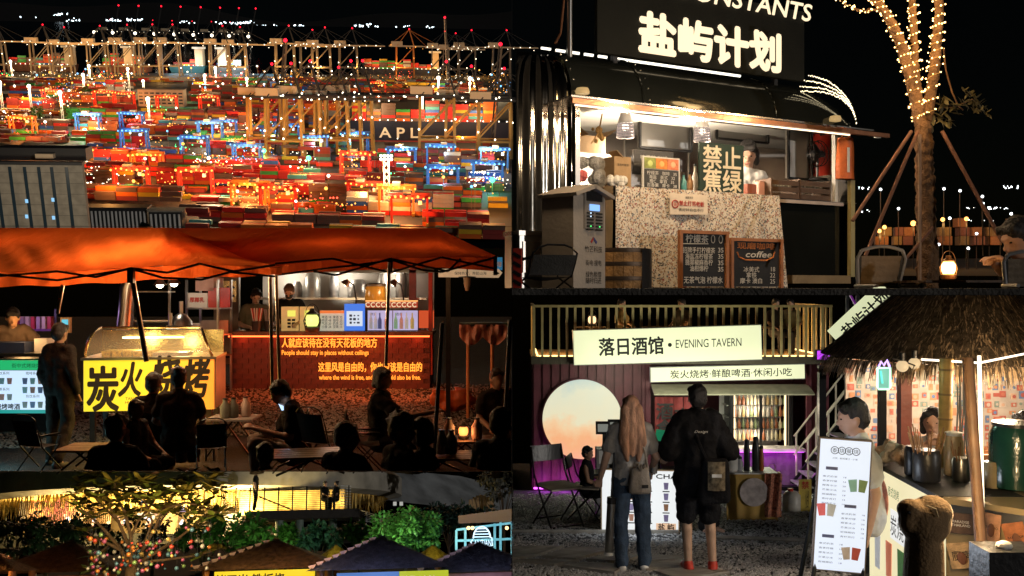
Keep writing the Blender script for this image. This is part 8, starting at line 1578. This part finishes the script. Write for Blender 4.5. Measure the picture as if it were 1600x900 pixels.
for i, (px, py) in enumerate(yl):
    if blocked(px, max(py, 139)) and py > 140: continue
    star = i >= 220; k_ = rn.choices((0, 1, 2), (5, 5, 1.5))[0] if not star else 0; q = G(px, py) if not star else B1.P(px, py, 1950.); hh = rn.uniform(9, 16) if not star else 30; rad = rn.uniform(.55, 1.15) * (1. if py > 160 else 1.25) if not star else 3.0
    key = (k_, round(hh / 3), round(rad, 1))
    if key not in pole_m:
        m = MB(); m.ball((0, 0, hh), rad, 6, 5); n_f = len(m.f); m.cyl((0, 0, 0), (0, 0, hh), .22, n=4); me = m.mesh('yard_lamp', (LWH, LOR, LBL)[k_]); me.materials.append(CRG); me.polygons.foreach_set('material_index', [0] * n_f + [1] * (len(m.f) - n_f)); pole_m[key] = (me, hh)
    me, hh2 = pole_m[key]; cn = ('white', 'orange', 'blue')[k_]
    if star: lb, gp = 'bright white lamp in the long row above the far cranes', 'row of white lamps above the far cranes'
    else: lb, gp = 'small %s lamp on a pole in the %s port yard' % (cn, 'near' if py > 240 else 'middle' if py > 160 else 'far'), '%s pole lamps in the %s yard' % (cn, 'near' if py > 240 else 'middle' if py > 160 else 'far')
    tag(inst('yard_lamp', me, None, Matrix.Translation(q - Vector((0, 0, hh2 if star else 0)))), lb, 'lamp', gp)
for i in range(34):                             # warm floodlighting from those lamps, spread over the yard
    q = G(rn.uniform(20, 780), rn.uniform(150, 335)); lamp(None, q + Vector((0, -6, 20)), 46000, rn.choice(((1., .60, .22), (1., .42, .10), (1., .75, .42), (1., .30, .08))), 2., name='yard_floodlight')
for px in range(20, 790, 60): q = G(px, 119); lamp(None, q + Vector((0, -24, 16)), 70000, (1., .50, .13), 3., name='quay_floodlight')
for px, py, lb in ((483, 262, 'green signal lamp in the middle of the yard'), (769, 298, 'green signal lamp at the right edge of the yard'), (134, 216, 'green signal lamp left of the blue cranes'), (413, 250, 'small green signal lamp left of the middle')):
    q = G(px, py + 4); t = thing('green_signal', lb, 'signal lamp', q, 0, 'green signal lamps'); MB().cyl((0, 0, 0), (0, 0, 8), .3, n=5).build('pole', CRG, t); MB().ball((0, 0, 9), 1.8, 8, 6).build('lamp_head', LGN, t); lamp(t, (0, -3, 8), 9000, (.1, 1., .3), 1.)
# ---- ships
def ship(label, px0, px1, pyw, pyd, hull, group, word=None, tiers=(3, 6), house=None, red=False):
    a = G(px0, pyw); b = G(px1, pyw); d = (a.y + b.y) / 2; L_ = b.x - a.x; t = thing('container_ship', label, 'ship', ((a.x + b.x) / 2, d, PZ - 2)); H_ = B1.P((px0 + px1) / 2, pyd, d).z - PZ + 2
    MB().prism([(-L_ / 2 + 4, 0), (L_ / 2 - 3, 0), (L_ / 2, H_), (-L_ / 2, H_)], 24).build('hull', hull, t)
    if red: MB().prism([(-L_ / 2 + 4, 0), (L_ / 2 - 3, 0), (L_ / 2 - 2.5, 3), (-L_ / 2 + 3.8, 3)], 24.4, Matrix.Translation((0, -.2, 0))).build('waterline', pm('hull_red', (.3, .03, .025), .5, bump=0), t)
    x = -L_ / 2 + 8; i = 0
    while x < L_ / 2 - 14:
        n_ = rn.randint(*tiers); c_ = rn.choices(range(9), CW)[0]
        for k in range(n_): inst('deck_container', cmesh[c_ if rn.random() < .5 else rn.choices(range(9), CW)[0]], t, Matrix.Translation((x + 6, 2, H_ + k * CH_)))
        x += 12.8
    if house is not None: MB().box((house * L_, 8, H_ + 13), (12, 16, 26)).build('deck_house', CRC, t); MB().box((house * L_, 4, H_ + 28), (20, 8, 3)).build('bridge', WHT, t)
    m = MB()
    for k in range(int(L_ / 7)): m.ball((-L_ / 2 + 4 + k * 7, -1., H_ + 1.), .6, 5, 4)
    m.build('deck_lamps', LWH, t)['kind'] = 'stuff'
    if word: text('A P L', pm('hull_letter', (.75, .62, .45), .6, emit=(.6, .48, .32), es=.35, bump=0), t, (((593 + 650) / 2 - (px0 + px1) / 2) / (px1 - px0) * L_, -.6, H_ * .50), w=60 / (px1 - px0) * L_, h=15 * d / F, off=.02)
    for k in range(3): lamp(t, (L_ * (-.3 + .3 * k), -14, H_ + 10), 30000 if word else 8000, (1., .70, .36), 2.)
    return t
NAVY = pm('hull_navy', (.012, .014, .03), .5, bump=0)
ship('large dark container ship with APL on its hull', 536, 796, 222, 190, NAVY, None, 'APL', (4, 7), red=True)
ship('far container ship with blue-lit hold behind the quay cranes', 262, 322, 112, 103, pm('hull_teal', (.02, .10, .12), .5, bump=0), None, None, (2, 4), .35)
ship('far white-housed ship between the cranes left of centre', 330, 386, 113, 104, pm('hull_grey', (.1, .1, .1), .5, bump=0), None, None, (2, 5), -.2)
ship('far container ship with green and red stacks', 560, 690, 116, 108, NAVY, None, None, (3, 6), .42)
ship('far container ship stacked high at the left edge', 2, 120, 110, 101, pm('hull_brown', (.12, .05, .03), .5, bump=0), None, None, (4, 7), .44)
ship('far orange-lit container ship left of the masts', 150, 236, 111, 102, pm('hull_rust', (.2, .06, .03), .5, bump=0), None, None, (3, 7), .1)
for px in (275, 300, 355, 372, 412, 430): q = G(px, 113); lamp(None, q + Vector((0, -10, 16)), 26000, (.35, .75, 1.), 2., name='ship_floodlight')
# ---- buildings
BG = pm('panel_concrete', (.30, .27, .22), .8, var=.2, scale=.3, bump=0); BGD = pm('window_strip', (.02, .04, .06), .3, bump=0)
db = 395.; a = B1.P(-20, 257, db); b = B1.P(128, 257, db); t = thing('grey_tower_block', 'grey concrete block with dark vertical window strips in the near corner', 'building', ((a.x + b.x) / 2, db, a.z)); w = b.x - a.x; HB = 40.
MB().box((0, 1.2, -HB / 2), (w, 2.4, HB)).build('wall', BG, t); MB().box((0, 1.2, .6), (w + .4, 2.8, 1.2)).build('parapet', CRD, t); MB().box((w * .0, 12, 3), (w * .95, 8, 5)).build('roof_plant', CRD, t); MB().box((w * .05, 7, 2.6), (7, 3, 1.8)).build('roof_unit', CRC, t)
for px in (-2, 20, 43, 65, 85, 108): x = B1.P(px, 300, db).x - (a.x + b.x) / 2; MB().box((x, -.08, -HB / 2 - .4), (1.25, .2, HB - .8)).build('window_strip', BGD, t)
for k in range(9): MB().box((0, -.04, -3 - 4.4 * k), (w, .12, .08)).build('panel_joint', CRD, t)
for px, py in ((42, 314), (83, 312), (42, 338), (84, 340)): q = B1.P(px, py, db) - Vector(((a.x + b.x) / 2, db, a.z)); MB().box((q.x, -.25, q.z), (1.1, .1, 1.5)).build('lit_window', em('window_blue', (.3, .65, 1.), 1. if py < 330 else .25), t)
q = G(60, 300); lamp(t, (5, -50, -6), 34000, (1., .82, .58), 4., name='street_light')
def shed(label, px0, px1, py, pt, dep, mat, roof, cols=0, win=0):
    a = G(px0, py); b = G(px1, py); d = a.y; h_ = B1.P(px0, pt, d).z - PZ; w = b.x - a.x; t = thing('port_building', label, 'building', ((a.x + b.x) / 2, d, PZ)); MB().box((0, dep / 2, h_ / 2), (w, dep, h_)).build('wall', mat, t); MB().box((0, dep / 2, h_ + .4), (w + 1.2, dep + 1.2, .8)).build('roof', roof, t)
    for k in range(cols): MB().box((-w / 2 + (k + .5) * w / cols, -.5, h_ * .45), (w / cols * .35, .8, h_ * .9)).build('column', WHT, t)
    for r_ in range(win):
        for c_ in range(8): MB().box((-w / 2 + (c_ + .5) * w / 8, -.1, h_ * (.2 + .6 * r_ / max(1, win - 1))), (w / 12, .2, h_ / win * .35)).build('window', BGD, t)
    return t
shed('white port office with window rows', 217, 290, 166, 140, 14, CRC, BG, 0, 4); shed('low shed with pale green roof left of the office', 150, 214, 156, 148, 20, BG, pm('roof_green', (.22, .26, .18), .7, bump=0)); shed('long dark warehouse with pale pillars at the lower edge', 131, 232, 362, 326, 8, CRD, CRD, 16); shed('pale fronted warehouse with white pillars', 235, 286, 364, 331, 8, CRD, BG, 7)
for px, py in ((134, 153), (60, 188), (105, 190)): 
    q = G(px, py); t = thing('yard_tree', 'lit green tree ' + {134: 'beside the shed', 60: 'left in the yard', 105: 'behind the yellow containers'}[px], 'tree', q, 0, 'trees in the port'); m = MB()
    for k in range(240): v = Vector((rn.gauss(0, 1), rn.gauss(0, 1), rn.gauss(0, .8))).normalized(); leaf_mesh(m, Vector((0, 0, 8)) + v * rn.uniform(2, 6), v, 2.2, .7)
    m.build('crown', pm('port_leaf', (.08, .16, .03), .7, bump=0), t); MB().cyl((0, 0, 0), (0, 0, 7), .5, .3, 6).build('trunk', CRD, t)
for nm_, m_, n_, lo_, hi_ in (('orange', LOR, 1500, .25, .75), ('white', LWH, 650, .22, .6), ('blue', LBL, 190, .3, .7), ('red', em('port_red_lamp', (1., .06, .03), 6., samp=False), 420, .28, .7), ('green', LGN, 60, .3, .6)):
    m = MB(); cl = [(rn.uniform(0, 796), 124 + 222 * rn.random() ** 1.9, rn.uniform(6, 30)) for _ in range(max(5, n_ // 24))]
    for k in range(n_):
        c_ = rn.choice(cl); px = rn.gauss(c_[0], c_[2]); py = rn.gauss(c_[1], c_[2] * .16)
        if blocked(px, py) or py > 350: continue
        m.ball(G(px, py) + Vector((0, 0, rn.choice((3, 8, 8.3, 13)))), rn.uniform(lo_, hi_) * rn.choice((.6, .8, 1.)), 4, 3)
    struct(m.build('port_lights', m_), 'countless small %s work lights over the port yard' % nm_, 'stuff')
# ---- tiny lights far across the bay
WF = em('far_white', (.75, .92, 1.), 5., samp=False); rows = [(84, 106, 23, 12), (104, 126, 31, 8), (162, 222, 31, 40), (278, 306, 35, 8), (333, 400, 36, 40), (400, 475, 41, 44), (552, 600, 41, 14), (612, 640, 41, 5), (664, 678, 42, 6), (30, 60, 27, 2), (570, 580, 38, 6), (232, 420, 77, 30)]
for i, (x0, x1, y_, n_) in enumerate(rows):
    m = MB(); [m.ball(B1.P(lerp(x0, x1, rn.random()), y_ + rn.gauss(0, 1.1) + (x_ * 0), 4600.), rn.uniform(1.6, 3.6), 4, 3) for x_ in range(n_)]
    struct(m.build('far_lights', WF), 'tiny white lights across the bay', 'stuff')
# ================================================================ dark boards added edge-on to part the five scenes and stop light spill
setbay(Bay())
BRD = pm('partition_black', (.012, .012, .013), .9, bump=0)
struct(MB().box((0, 17., 0), (.003, 26, 14)).build('partition_wall', BRD), 'thin dark upright partition')
struct(sheet(lambda u, v: (lerp(-16, -.003, u), lerp(4.5, 24, v), lerp(4.5, 24, v) * 95.3 / F + .002), 2, 2).build('upper_divider', BRD), 'added dark divider over the canopies')
struct(MB().box((0.004 + 8, 11, -.028), (16, 14, .006)).build('terrace_slab', BRD), 'added dark divider below the caravan')  # added board, keeps light from passing between caravan and tavern scenes
finish()
# ---------------------------------------------------------------- alike things: say which one, counted along the picture
def ordinal(n):
    a = ['zeroth', 'first', 'second', 'third', 'fourth', 'fifth', 'sixth', 'seventh', 'eighth', 'ninth', 'tenth', 'eleventh', 'twelfth', 'thirteenth', 'fourteenth', 'fifteenth', 'sixteenth', 'seventeenth', 'eighteenth', 'nineteenth']
    if n < 20: return a[n]
    t = ['', '', 'twenty', 'thirty', 'forty', 'fifty', 'sixty', 'seventy', 'eighty', 'ninety'][n // 10]
    return t[:-1] + 'ieth' if n % 10 == 0 else t + '-' + a[n % 10]
bpy.context.view_layer.update()
same = {}
for o in bpy.data.objects:
    if o.parent is None and 'category' in o: same.setdefault(o['label'], []).append(o)
for lb, os_ in same.items():
    if len(os_) < 2: continue
    os_.sort(key=lambda o: o.matrix_world.translation.x / o.matrix_world.translation.y)
    for i, o in enumerate(os_): o['label'] = '%s, %s from the left' % (lb, ordinal(i + 1))
